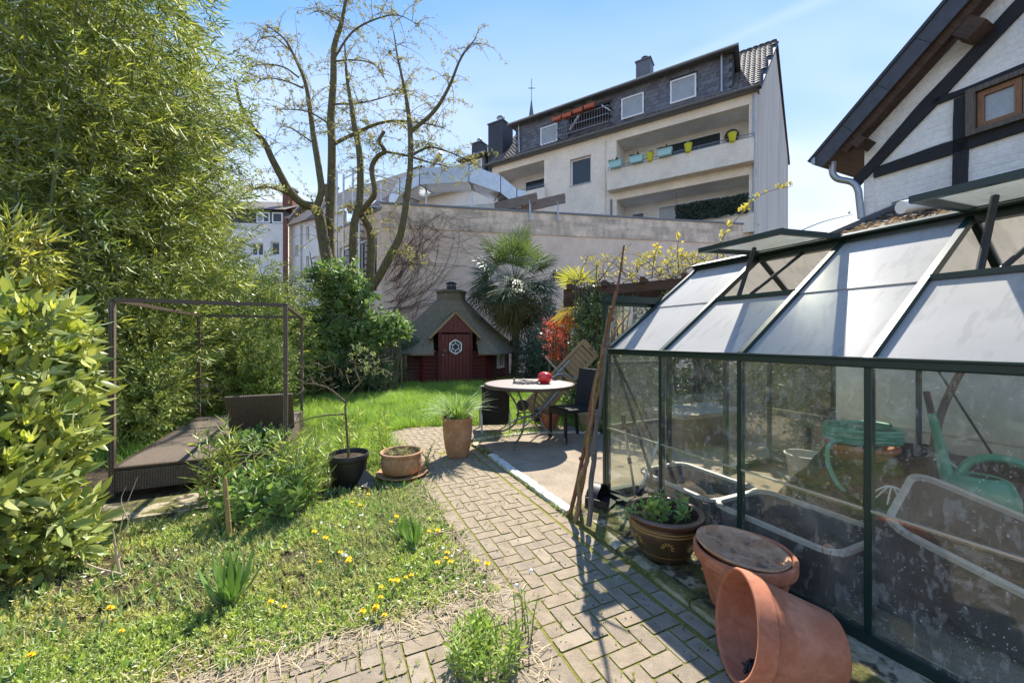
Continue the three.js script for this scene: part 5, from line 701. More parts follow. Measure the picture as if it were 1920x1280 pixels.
// ---------- pergola beams carrying the vine ----------
{
  const o = thing('pergola', 'old brown timber pergola beams under the tangled vine', 'pergola', [0, 0, 0]);
  part(o, 'post', M.oldWood, b => b.box(0.14, 2.2, 0.14, 1.32, 1.1, -7.1)); part(o, 'post', M.oldWood, b => b.box(0.14, 2.2, 0.14, 3.0, 1.1, -6.3)); part(o, 'post', M.oldWood, b => b.box(0.12, 2.1, 0.12, 4.3, 1.05, -5.5));
  part(o, 'beam', M.oldWood, b => b.bar(V(0.95, 2.22, -7.15), V(4.6, 2.38, -5.5), 0.10, 0.16)); part(o, 'beam', M.oldWood, b => b.bar(V(1.0, 2.1, -7.6), V(4.9, 2.3, -6.2), 0.10, 0.16)); for (let i = 0; i < 7; i++) part(o, 'cross_beam', M.oldWood, b => { const k = i / 6; b.bar(V(lerp(1.0, 4.4, k), lerp(2.34, 2.46, k), lerp(-7.0, -5.4, k)), V(lerp(1.5, 5.2, k), lerp(2.34, 2.46, k), lerp(-8.2, -6.6, k)), 0.07, 0.10); });
}
{ const o = thing('boulder', 'low grey-blue boulder in the shade right of the hut', 'rock', [0.78, 0, -11.2]); part(o, 'rock', M.slateRock = std([0.30, 0.33, 0.37], 0.9, { map: rep(T.grit, 0.5), bumpMap: rep(T.gritB, 0.4), bumpScale: 0.02 }), b => { const g = new THREE.IcosahedronGeometry(0.36, 3), p = g.attributes.position; for (let i = 0; i < p.count; i++) { const n = 0.85 + 0.3 * vnoise(p.getX(i) * 4 + 9, p.getY(i) * 4 + p.getZ(i) * 3 + 9, 256); p.setXYZ(i, p.getX(i) * n * 1.2, Math.max(0, p.getY(i) * n * 0.7 + 0.06), p.getZ(i) * n * 0.8); } g.computeVertexNormals(); b.add(g); }); }
// ---------- plants ----------
function leafGeo(len, w, curve = 0.15, fold = 0.2, wide = 0.4) {   // leaf along +y, faces +z
  const p = [0, 0, 0, w / 2, len * wide, fold * w, 0, len * wide, -curve * len * 0.3, -w / 2, len * wide, fold * w, 0, len, -curve * len];
  const g = new THREE.BufferGeometry(); g.setAttribute('position', new THREE.Float32BufferAttribute(p, 3)); g.setIndex([0, 1, 2, 0, 2, 3, 1, 4, 2, 2, 4, 3]); g.computeVertexNormals(); return tidy(g);
}
function leafHi(len, w, curve = 0.2, fold = 0.18) {   // smooth oval leaf in four cross rows, for plants close by
  const rows = [[0, 0.06], [0.22, 0.78], [0.45, 1], [0.72, 0.72], [1, 0.03]], p = [], idx = []; rows.forEach(([t, k]) => { const x = w / 2 * k, z = -curve * len * t * t; p.push(-x, len * t, z + fold * x, 0, len * t, z, x, len * t, z + fold * x); });
  for (let i = 0; i < 4; i++) for (let j = 0; j < 2; j++) { const a = i * 3 + j; idx.push(a, a + 1, a + 4, a, a + 4, a + 3); } const g = new THREE.BufferGeometry(); g.setAttribute('position', new THREE.Float32BufferAttribute(p, 3)); g.setIndex(idx); g.computeVertexNormals(); return tidy(g);
}
function bladeGeo(len, w, bend, n = 3) {   // narrow arching blade
  const p = [], idx = []; for (let i = 0; i <= n; i++) { const k = i / n, x = w / 2 * (1 - k * k) * (k < 0.15 ? 0.7 : 1), y = len * k * (1 - 0.35 * bend * k), z = len * bend * k * k * 0.8; p.push(-x, y, z, x, y, z); }
  for (let i = 0; i < n; i++) { const a = i * 2; idx.push(a, a + 1, a + 3, a, a + 3, a + 2); }
  const g = new THREE.BufferGeometry(); g.setAttribute('position', new THREE.Float32BufferAttribute(p, 3)); g.setIndex(idx); g.computeVertexNormals(); return tidy(g);
}
function sprig(seed, { n = 8, len = 0.06, w = 0.025, stem = 0.18, out = 1.0, droop = 0.2, curve = 0.2, vary = 0.4, hi = false }) {   // leaves along a short stem growing along +y
  const R = rng(seed), b = new MB();
  for (let i = 0; i < n; i++) { const k = (i + 0.5) / n, s = 1 - vary * R(), a = i * 2.4 + R(), e = out * (0.6 + 0.5 * R()) * (i === n - 1 ? 0.3 : 1); const g = (hi ? leafHi : leafGeo)(len * s, w * s, curve); const m = mat4(0, k * stem, 0, 0, a, 0).multiply(mat4(0, 0, 0, e + droop * R(), 0, 0)).multiply(mat4(0, 0, 0, 0, R() - 0.5, 0)); b.add(g, m, true); }
  return b.geo();
}
function tuftGeo(seed, n, len, w, spread, bend) { const R = rng(seed), b = new MB(); for (let i = 0; i < n; i++) { const l = len * (0.45 + 0.55 * R()), a = R() * 6.28, r = spread * Math.sqrt(R()); b.add(bladeGeo(l, w * (0.7 + 0.5 * R()), bend * (0.4 + R())), mat4(Math.cos(a) * r, 0, Math.sin(a) * r, 0, R() * 6.28, 0).multiply(mat4(0, 0, 0, (R() - 0.3) * 0.5, 0, (R() - 0.5) * 0.4)), true); } return b.geo(); }
const dirM = (p, d, roll, s) => { const q = new THREE.Quaternion().setFromUnitVectors(V(0, 1, 0), d.clone().normalize()).multiply(new THREE.Quaternion().setFromAxisAngle(V(0, 1, 0), roll)); return new THREE.Matrix4().compose(p, q, V(s, s, s)); };
const mixC = (R, a, b, jit = 0.25) => { const k = R(), j = 1 + (R() - 0.5) * 2 * jit; return lin(...[0, 1, 2].map(i => lerp(a[i], b[i], k) * j * 1.4)); };
// spread sprigs through a set of blobs [x,y,z, rx,ry,rz, weight]; mostly near the outside, pointing outwards
function blobFoliage(parent, name, geos, m, blobs, count, cA, cB, seed, o = {}) {
  const R = rng(seed), tot = blobs.reduce((s, b) => s + (b[6] ?? 1), 0), lists = geos.map(() => []);
  for (let i = 0; i < count; i++) {
    let k = R() * tot, bi = 0; while (bi < blobs.length - 1 && (k -= blobs[bi][6] ?? 1) > 0) bi++; const b = blobs[bi];
    const u = R() * 2 - 1, a = R() * 6.283, s = Math.sqrt(1 - u * u), d = V(s * Math.cos(a), u, s * Math.sin(a)), r = Math.pow(R(), o.shell ?? 0.4) * (0.86 + 0.24 * vnoise(d.x * 3 + bi * 5 + 9, d.y * 3 + d.z * 2 + 9, 256));
    const p = V(b[0] + d.x * r * b[3], b[1] + d.y * r * b[4], b[2] + d.z * r * b[5]); if (p.y < 0.02) continue; if (o.skip?.(p)) continue;
    const dir = d.clone().multiplyScalar(o.outw ?? 0.8).add(V(R() - 0.5, (o.up ?? 0.35) + (R() - 0.5), R() - 0.5)).normalize();
    lists[i % geos.length].push([dirM(p, dir, R() * 6.28, (o.s ?? 1) * (0.65 + 0.6 * R())), mixC(R, cA, cB)]);
  }
  geos.forEach((g, i) => scatter(name, g, m, lists[i], parent));
}
// ----- bamboo thicket on the left -----
{
  const o = thing('bamboo_thicket', 'tall dense bamboo filling the upper left with arching leafy canes', 'bamboo'), R = rng(101), culmMat = std([0.10, 0.12, 0.03], 0.6), geos = [1, 2, 3].map(s => sprig(s + 40, { n: 9, len: 0.15, w: 0.019, stem: 0.24, out: 0.9, droop: 0.5, curve: 0.35 }));
  const lists = geos.map(() => []); let c = 0;
  const culm = (x, z, h, lean, az, show) => {
    const pts = []; for (let i = 0; i <= 8; i++) { const k = i / 8; pts.push(V(x + Math.cos(az) * lean * k * k, h * k * (1 - 0.12 * lean * k * 0.4), z + Math.sin(az) * lean * k * k)); }
    if (show) part(o, 'cane', culmMat, b => b.limb(pts, [0.022, 0.018, 0.012, 0.004], 6, 2));
    const cv = new THREE.CatmullRomCurve3(pts), n = Math.round(h * 44);
    for (let i = 0; i < n; i++) { const k = Math.pow(0.10 + 0.90 * R(), 0.9), p = cv.getPoint(Math.min(1, k)), a = R() * 6.28, rr = (0.15 + 0.75 * R()) * (0.55 + 0.6 * Math.sin(Math.min(1, k) * Math.PI)), q = p.clone().add(V(Math.cos(a) * rr, -0.25 * rr + (R() - 0.4) * 0.35, Math.sin(a) * rr)); if (q.y < 0.4) continue; const dir = V(Math.cos(a), -0.15 + (R() - 0.5) * 0.9, Math.sin(a)); lists[c++ % 3].push([dirM(q, dir, R() * 6.28, 0.7 + 0.6 * R()), mixC(R, [0.07, 0.125, 0.015], [0.34, 0.36, 0.05])]); }
  };
  for (let i = 0; i < 44; i++) { const z = -(5.2 + 3.6 * R()), x = z * 0.76 - 0.5 - 3.6 * R(); culm(x, z, 5.6 + 3.0 * R(), 0.3 + 0.9 * R(), (R() - 0.5) * 2.6, true); }
  for (let i = 0; i < 10; i++) culm(-5.3 - 1.2 * R(), -(4.4 + 1.2 * R()), 6.5 + 1.5 * R(), 0.4 + 0.7 * R(), -0.4 + R() * 1.2, true);
  for (let i = 0; i < 9; i++) culm(-6.1 + 0.9 * R(), -(8.6 + 1.6 * R()), 2.6 + 0.9 * R(), 0.3 + 0.6 * R(), R() * 6, true);
  geos.forEach((g, i) => scatter('foliage', g, M.leaf, lists[i], o));
}
{
  const o = thing('bamboo_spray', 'bright yellow-green bamboo spray hanging in above the laurel at the left edge', 'bamboo'), R = rng(151); part(o, 'cane', M.cane, b => { for (let i = 0; i < 5; i++) b.limb([V(-5.4, 0.3, -4.0 - 0.2 * i), V(-5.1, 1.9, -3.9 - 0.1 * i), V(-4.5 + 0.15 * R(), 2.3 + 0.2 * R(), -3.7)], [0.012, 0.008, 0.003], 6, 4); });
  blobFoliage(o, 'foliage', [1, 2].map(s => sprig(s + 150, { n: 8, len: 0.17, w: 0.02, stem: 0.16, out: 0.9, droop: 0.7, curve: 0.4 })), M.leaf, [[-4.75, 2.2, -3.75, 0.45, 0.28, 0.35], [-5.0, 1.95, -3.8, 0.4, 0.3, 0.3]], 170, [0.24, 0.28, 0.03], [0.44, 0.42, 0.05], 153, { up: -0.25, shell: 0.6 });
}
// ----- small-leaved hedge shrub behind the day bed -----
{
  const o = thing('privet_shrub', 'large loose small-leaved green shrub behind the day bed canopy', 'shrub'), R = rng(202);
  const blobs = [[-5.3, 1.2, -5.6, 0.8, 1.3, 0.8], [-5.5, 1.6, -6.6, 1.0, 1.7, 1.0], [-5.6, 1.5, -7.8, 1.1, 1.5, 1.0, 1.3], [-6.9, 2.9, -8.4, 1.0, 1.4, 1.0], [-5.3, 1.2, -8.6, 0.9, 1.4, 0.9], [-6.5, 3.2, -7.2, 0.9, 1.5, 1.1], [-6.3, 3.3, -7.0, 0.8, 1.4, 0.9, 0.7], [-4.9, 0.6, -5.2, 0.5, 0.6, 0.5, 0.6], [-4.75, 0.7, -7.4, 0.5, 0.8, 0.8, 0.7], [-5.2, 0.8, -9.4, 0.7, 1.1, 0.6, 0.7]];
  const inBed = p => { const w = (p.x - bed.x) * WD.x + (p.z - bed.z) * WD.z, t = (p.x - bed.x) * LD.x + (p.z - bed.z) * LD.z; return w > -0.15 && w < 1.6 && t < 0.3 && t > -2.8; };
  blobFoliage(o, 'foliage', [1, 2, 3].map(s => sprig(s + 60, { n: 10, len: 0.062, w: 0.027, stem: 0.20, out: 1.0 })), M.leafShiny, blobs, 15500, [0.10, 0.165, 0.025], [0.34, 0.37, 0.06], 203, { shell: 0.55, s: 1.15, skip: inBed });
  part(o, 'trunk', M.bark, b => { for (let i = 0; i < 26; i++) { const bb = blobs[i % blobs.length]; b.limb([V(bb[0] + (R() - 0.5), 0, bb[2] + (R() - 0.5)), V(bb[0] + (R() - 0.5) * 0.6, bb[1] * 0.8, bb[2] + (R() - 0.5) * 0.6), V(bb[0] + (R() - 0.4) * 1.4, bb[1] + bb[4] * 0.85, bb[2] + (R() - 0.5))], [0.025, 0.014, 0.004], 6, 4); } });
  // long arching shoots at the top
  const shoots = [], sg = sprig(77, { n: 5, len: 0.055, w: 0.025, stem: 0.08, out: 0.9 }), list = []; part(o, 'arching_shoots', M.twig, b => { for (let i = 0; i < 60; i++) { const z = -(6.2 + 2.0 * R()), x = z * 0.83 - 0.3 - 0.9 * R(), y = 2.0 + 2.2 * R(), l = 0.9 + 1.2 * R(), a = (R() - 0.3) * 1.2; const pts = [V(x, y, z), V(x + 0.3 * l * Math.cos(a), y + 0.55 * l, z + 0.2 * l * Math.sin(a)), V(x + 0.75 * l * Math.cos(a), y + 0.85 * l, z + 0.4 * l * Math.sin(a)), V(x + 1.05 * l * Math.cos(a), y + 0.75 * l, z + 0.5 * l * Math.sin(a))]; b.limb(pts, [0.008, 0.005, 0.002], 5, 4); const cv = new THREE.CatmullRomCurve3(pts); for (let k = 0; k < 42; k++) { const p = cv.getPoint(0.1 + 0.9 * R()); list.push([dirM(p, V(R() - 0.5, R() - 0.2, R() - 0.5), R() * 6, 0.8 + 0.6 * R()), mixC(R, [0.14, 0.19, 0.03], [0.27, 0.29, 0.07])]); } } });
  scatter('shoot_leaves', sg, M.leaf, list, o);
}
// ----- spotted laurel in the near left corner -----
{
  const o = thing('spotted_laurel', 'glossy broad-leaved laurel with yellow young tips in the near left corner', 'shrub'), R = rng(303);
  const blobs = [[-3.45, 1.05, -2.62, 0.52, 0.62, 0.5, 1.2], [-3.22, 0.65, -2.5, 0.38, 0.5, 0.4, 1], [-3.0, 0.30, -2.3, 0.34, 0.34, 0.34, 0.6], [-3.6, 1.42, -2.8, 0.42, 0.32, 0.4, 0.6], [-3.0, 0.5, -2.05, 0.28, 0.45, 0.3, 0.7], [-2.85, 0.2, -2.45, 0.22, 0.18, 0.2, 0.25]];
  const big = [1, 2].map(s => sprig(s + 80, { n: 7, len: 0.125, w: 0.048, stem: 0.10, out: 1.15, droop: 0.4, curve: 0.25, hi: true })), tip = sprig(85, { n: 6, len: 0.085, w: 0.034, stem: 0.03, out: 0.6, droop: 0.1, curve: 0.05, hi: true });
  blobFoliage(o, 'foliage', big, M.leafShiny, blobs, 1000, [0.08, 0.13, 0.02], [0.32, 0.34, 0.06], 304, { shell: 0.5, up: 0.25 });
  blobFoliage(o, 'young_tips', [tip], M.leaf, blobs.slice(0, 5), 460, [0.28, 0.34, 0.03], [0.44, 0.44, 0.06], 305, { shell: 0.08, up: 1.1, outw: 0.5 });
  part(o, 'stem', M.bark, b => { for (let i = 0; i < 9; i++) { const bb = blobs[i % 5]; b.limb([V(bb[0] + (R() - 0.5) * 0.3, 0, bb[2] - 0.15 + (R() - 0.5) * 0.3), V(bb[0], bb[1] * 0.7, bb[2]), V(bb[0] + (R() - 0.5) * 0.4, bb[1] + bb[4] * 0.7, bb[2] + (R() - 0.5) * 0.3)], [0.014, 0.01, 0.004], 6, 4); } });
}
// ----- shrubs round the hut -----
function shrub(name, label, blobs, count, cA, cB, seed, so, opt = {}) {
  const o = thing(name, label, opt.cat ?? 'shrub'), R = rng(seed); blobFoliage(o, 'foliage', [1, 2].map(s => sprig(seed + s, so)), opt.shiny ? M.leafShiny : M.leaf, blobs, count, cA, cB, seed + 5, opt);
  part(o, 'stem', M.bark, b => { blobs.forEach(bb => { for (let i = 0; i < 3; i++) b.limb([V(bb[0] + (R() - 0.5) * 0.4, 0, bb[2] + (R() - 0.5) * 0.4), V(bb[0] + (R() - 0.5) * 0.3, bb[1] * 0.8, bb[2]), V(bb[0] + (R() - 0.5) * bb[3], bb[1] + bb[4] * 0.6, bb[2] + (R() - 0.5) * bb[5])], [0.022, 0.014, 0.005], 6, 3); }); }); return o;
}
const lumps = (seed, big, n, r0, r1) => { const R = rng(seed), o = []; for (let i = 0; i < n; i++) { const b = big[i % big.length], u = R() * 2 - 1, a = R() * 6.283, s = Math.sqrt(1 - u * u), k = 0.45 + 0.6 * R(), r = r0 + (r1 - r0) * R(); o.push([b[0] + s * Math.cos(a) * b[3] * k, b[1] + u * b[4] * k, b[2] + s * Math.sin(a) * b[5] * k, r * 1.15, r * 0.75, r]); } return o; };
const mapleSprig = { n: 6, len: 0.13, w: 0.12, stem: 0.16, out: 1.2, droop: 0.4, curve: 0.2 };
shrub('maple_bush', 'bushy green maple with broad leaves under the bare tree', lumps(411, [[-4.6, 2.2, -10.4, 0.8, 0.9, 0.8, 1.2], [-3.9, 1.8, -10.3, 0.9, 0.6, 0.8, 1], [-4.5, 1.3, -10.2, 1.1, 0.9, 0.8, 1], [-5.2, 1.0, -10.5, 0.7, 0.9, 0.7, 0.8], [-3.3, 1.5, -10.3, 0.6, 0.45, 0.5, 0.5], [-4.7, 2.8, -10.3, 0.5, 0.4, 0.5, 0.4]], 46, 0.24, 0.46), 2500, [0.09, 0.16, 0.03], [0.17, 0.25, 0.05], 410, mapleSprig, { s: 0.95, up: 0.2 });
shrub('dark_evergreen', 'dark evergreen bush low between the maple and the lawn', [[-4.9, 0.7, -9.7, 1.0, 0.75, 0.5], [-3.9, 0.55, -9.9, 0.8, 0.6, 0.5], [-5.7, 0.9, -9.6, 0.7, 0.9, 0.6]], 2200, [0.035, 0.065, 0.02], [0.08, 0.12, 0.035], 420, { n: 9, len: 0.09, w: 0.035, stem: 0.16, out: 1 }, { shiny: true });
shrub('ivy_bush', 'small ivy-leaved bush growing over the left side of the hut', [[-4.25, 0.6, -11.6, 0.5, 0.6, 0.4], [-3.6, 0.45, -11.7, 0.35, 0.45, 0.3, 0.5], [-3.35, 1.3, -12.1, 0.55, 0.14, 0.25, 0.3], [-4.7, 1.0, -12.0, 0.5, 0.6, 0.5]], 1200, [0.06, 0.10, 0.025], [0.13, 0.17, 0.05], 430, { n: 8, len: 0.08, w: 0.06, stem: 0.18, out: 1.1 });
shrub('yew_hedge', 'dark clipped evergreen mass beneath the palm beside the hut', lumps(441, [[0.95, 0.7, -12.5, 0.65, 0.8, 0.6], [1.5, 0.7, -11.6, 0.9, 0.85, 0.6], [1.2, 1.3, -13.0, 1.0, 1.0, 0.6], [2.2, 0.9, -10.5, 0.8, 1.0, 0.7]], 44, 0.3, 0.5), 4200, [0.028, 0.055, 0.022], [0.07, 0.10, 0.04], 440, { n: 10, len: 0.075, w: 0.03, stem: 0.17, out: 1 }, { shiny: true, s: 1.1 });
shrub('red_maple', 'small Japanese maple with bright red leaves beside the ivy', [[0.98, 1.72, -8.6, 0.30, 0.16, 0.3], [0.90, 1.38, -8.5, 0.28, 0.14, 0.3], [1.25, 1.75, -8.7, 0.3, 0.2, 0.3, 0.7], [0.94, 1.06, -8.5, 0.22, 0.10, 0.25, 0.5], [2.0, 1.7, -8.4, 0.4, 0.2, 0.3, 0.6]], 230, [0.30, 0.045, 0.03], [0.50, 0.085, 0.04], 450, { n: 6, len: 0.075, w: 0.032, stem: 0.12, out: 1.3, droop: 0.6 }, { cat: 'tree', up: -0.1, outw: 1 });
shrub('ivy_column', 'ivy-clad post covered in small dark leaves left of the greenhouse', [[1.38, 1.0, -7.0, 0.24, 1.1, 0.24, 1.5], [1.5, 1.9, -7.0, 0.35, 0.4, 0.3, 0.8], [1.25, 0.35, -6.9, 0.35, 0.4, 0.3, 0.7], [1.75, 0.6, -6.8, 0.4, 0.6, 0.3, 0.7]], 2300, [0.05, 0.09, 0.02], [0.16, 0.20, 0.05], 460, { n: 7, len: 0.06, w: 0.05, stem: 0.14, out: 1.2 }, { shiny: true, cat: 'ivy' });
shrub('back_hedge', 'shaded ivy hedge behind the low wall seen through the greenhouse', [[2.6, 1.0, -6.6, 0.7, 1.1, 0.5], [3.6, 1.1, -6.2, 0.7, 1.2, 0.5], [4.4, 1.2, -5.6, 0.6, 1.2, 0.5], [2.0, 0.5, -6.5, 0.4, 0.5, 0.3, 0.5], [3.6, 0.9, -4.6, 0.35, 0.8, 0.3, 0.7]], 4200, [0.05, 0.08, 0.025], [0.13, 0.15, 0.05], 470, { n: 8, len: 0.065, w: 0.045, stem: 0.15, out: 1.1 }, { shiny: true, cat: 'hedge' });
// ----- vine over the pergola -----
{
  const o = thing('grape_vine', 'tangled woody vine with fresh yellow leaves over the pergola', 'vine'), R = rng(501), list = [];
  part(o, 'stems', M.greyWood, b => { for (let i = 0; i < 130; i++) { const k = R(), x = lerp(1.0, 4.9, k), z = lerp(-7.2, -5.4, k) - R() * 0.9, y = 2.3 + 0.12 * k + R() * 0.25; const pts = [V(x, y, z)]; let d = V(R() - 0.5, R() * 0.4 - 0.1, R() - 0.5); for (let j = 0; j < 5; j++) { d = d.add(V(R() - 0.5, (R() - 0.5) * 0.6, R() - 0.5)).normalize(); const q = pts[pts.length - 1].clone().addScaledVector(d, 0.10 + 0.10 * R()); q.y = Math.max(2.1, Math.min(2.85, q.y)); q.x = Math.max(1.15 + 0.2 * R(), q.x); pts.push(q); } b.limb(pts, [0.009, 0.006, 0.003], 5, 3); if (i % 2) pts.slice(2).forEach(p => { for (let j = 0; j < 4; j++) list.push([dirM(p.clone().add(V(R() - 0.5, R() * 0.5, R() - 0.5).multiplyScalar(0.2)), V(R() - 0.5, R(), R() - 0.5), R() * 6, 0.6 + 0.6 * R()), mixC(R, [0.22, 0.22, 0.03], [0.44, 0.36, 0.08])]); }); }
    for (let i = 0; i < 40; i++) { const k = R(), x = lerp(1.2, 2.1, k); b.limb([V(x, 0.1, -6.95 - 0.2 * R()), V(x + 0.2 * (R() - 0.5), 1.2, -6.9 + 0.2 * (R() - 0.5)), V(x + 0.3 * (R() - 0.5), 2.4, -6.9)], [0.012, 0.008], 5, 4); } });
  const shoot = (pts, n) => { const v = pts.map(p => V(...p)); part(o, 'long_shoot', M.twig, b => b.limb(v, [0.009, 0.003], 5, 6)); const cv = new THREE.CatmullRomCurve3(v); for (let i = 0; i < n; i++) { const p = cv.getPoint(0.15 + 0.85 * R()); list.push([dirM(p.add(V(R() - 0.5, R() - 0.3, R() - 0.5).multiplyScalar(0.06)), V(R() - 0.5, R() - 0.1, R() - 0.5), R() * 6, 0.7 + 0.6 * R()), mixC(R, [0.36, 0.30, 0.04], [0.50, 0.43, 0.09])]); } };
  shoot([[2.9, 2.45, -5.6], [2.93, 2.75, -5.55], [3.15, 3.1, -5.5], [3.45, 3.4, -5.45], [3.85, 3.5, -5.4]], 42); shoot([[2.5, 2.4, -5.9], [2.48, 2.75, -5.9], [2.5, 2.98, -5.9]], 12); shoot([[1.5, 2.4, -6.8], [1.75, 2.75, -6.7], [2.0, 3.0, -6.6]], 6); shoot([[3.4, 2.6, -5.5], [4.1, 2.95, -5.3], [4.5, 3.05, -5.2]], 2);
  shoot([[2.2, 2.35, -6.2], [2.2, 2.65, -6.1], [2.25, 2.85, -6.1]], 14);
  scatter('leaves', sprig(505, { n: 3, len: 0.05, w: 0.042, stem: 0.03, out: 0.9 }), M.leaf, list, o);
}
// ----- palms -----
function fanGeo(seed, n, r, w, droop) { const R = rng(seed), b = new MB(); for (let i = 0; i < n; i++) { const a = lerp(-1.85, 1.85, i / (n - 1)), l = r * (0.82 + 0.18 * Math.cos(a * 0.7)) * (0.92 + 0.16 * R()); const g = new THREE.BufferGeometry(), pts = []; const k = [[0.04, 0.15], [0.55, 1], [0.8, 0.62], [1, 0.05]]; k.forEach(([t, ww]) => { const z = -droop * l * t * t * (0.6 + 0.5 * R()), x = w / 2 * ww; pts.push(-x, l * t, z + 0.3 * x, x, l * t, z + 0.3 * x); }); g.setAttribute('position', new THREE.Float32BufferAttribute(pts, 3)); g.setIndex([0, 1, 3, 0, 3, 2, 2, 3, 5, 2, 5, 4, 4, 5, 7, 4, 7, 6]); g.computeVertexNormals(); b.add(tidy(g), mat4(0, 0, 0, 0, 0, -a).multiply(mat4(0, 0, 0, 0.10 * Math.cos(i * 9), 0, 0)), true); } return b.geo(); }
{
  const palm = (label, pos, trunkH, fans, R, matA, fanR, petL, spreadUp, withTrunk) => {
    const o = thing('fan_palm', label, 'palm', pos, 0, 'fan palms'); const gs = [fanGeo(1, 30, fanR, 0.046, 0.10), fanGeo(2, 30, fanR, 0.046, 0.26)];
    if (withTrunk) part(o, 'trunk', M.bark, b => { b.limb([V(0, 0, 0), V(0.03, trunkH * 0.5, 0), V(0, trunkH, 0)], [0.13, 0.14, 0.15], 10, 8); const RR = rng(5); for (let i = 0; i < 420; i++) { const a = RR() * 6.28, y = trunkH * RR(); b.limb([V(Math.cos(a) * 0.12, y, Math.sin(a) * 0.12), V(Math.cos(a + 0.2) * 0.2, y + 0.12 * (RR() - 0.3), Math.sin(a + 0.2) * 0.2)], [0.012, 0.003], 4, 1); } });
    for (let i = 0; i < fans; i++) {
      const k = i / (fans - 1), el = lerp(1.45, -1.25, Math.pow(k, spreadUp)) + (R() - 0.5) * 0.25, az = i * 2.399 + (R() - 0.5) * 0.5, d = V(Math.cos(az) * Math.cos(el), Math.sin(el), Math.sin(az) * Math.cos(el)), c = V(0, trunkH - 0.1, 0), L = petL * (0.6 + 0.7 * R());
      const p = c.clone().addScaledVector(d, L * 0.5).add(V(0, 0.06, 0)), e = c.clone().addScaledVector(d, L); const pm = part(o, 'petiole', M.palmStem, b => b.limb([c, p, e], [0.016, 0.011, 0.008], 5, 3));
      const f = new THREE.Mesh(gs[el < 0.3 ? 1 : 0], matA[el > 0.5 ? 0 : el > -0.35 ? 1 : 2]); f.name = 'frond'; const dn = d.clone().add(V(0, (-0.05 - 0.4 * R()) * Math.cos(el), 0)).normalize(); const upv = V(0, 1, 0).sub(dn.clone().multiplyScalar(dn.y)).normalize(), side = dn.clone().cross(upv); const tw = (R() - 0.5) * 1.2; const z2 = upv.clone().multiplyScalar(Math.cos(tw)).addScaledVector(side, Math.sin(tw)); const x2 = dn.clone().cross(z2).normalize(); f.matrix.makeBasis(x2, dn, z2).setPosition(e); f.matrix.decompose(f.position, f.quaternion, f.scale); f.scale.setScalar(0.85 + 0.3 * R()); o.add(f);
    }
    return o;
  };
  M.palmStem = std([0.12, 0.15, 0.04], 0.6);
  const mats = [leafMat([0.13, 0.19, 0.045], { transmission: 0.35 }), leafMat([0.055, 0.105, 0.045], { transmission: 0.3, clearcoat: 0.3, clearcoatRoughness: 0.35 }), leafMat([0.15, 0.14, 0.05], { transmission: 0.3 })], pale = [leafMat([0.42, 0.42, 0.04]), leafMat([0.36, 0.36, 0.04]), leafMat([0.45, 0.33, 0.05])];
  palm('tall fan palm with a dense round crown beside the red hut', [0.10, 0, -13.9], 3.45, 72, rng(61), mats, 0.80, 1.15, 0.72, true);
  palm('small yellow-green fan palm above the ivy left of the pergola', [1.75, 0, -8.4], 2.35, 8, rng(62), pale, 0.6, 0.45, 0.6, true);
  palm('young fan palm half hidden below the bare tree trunks', [-5.2, 0, -12.6], 2.5, 9, rng(63), mats, 0.55, 0.5, 0.8, true);
}
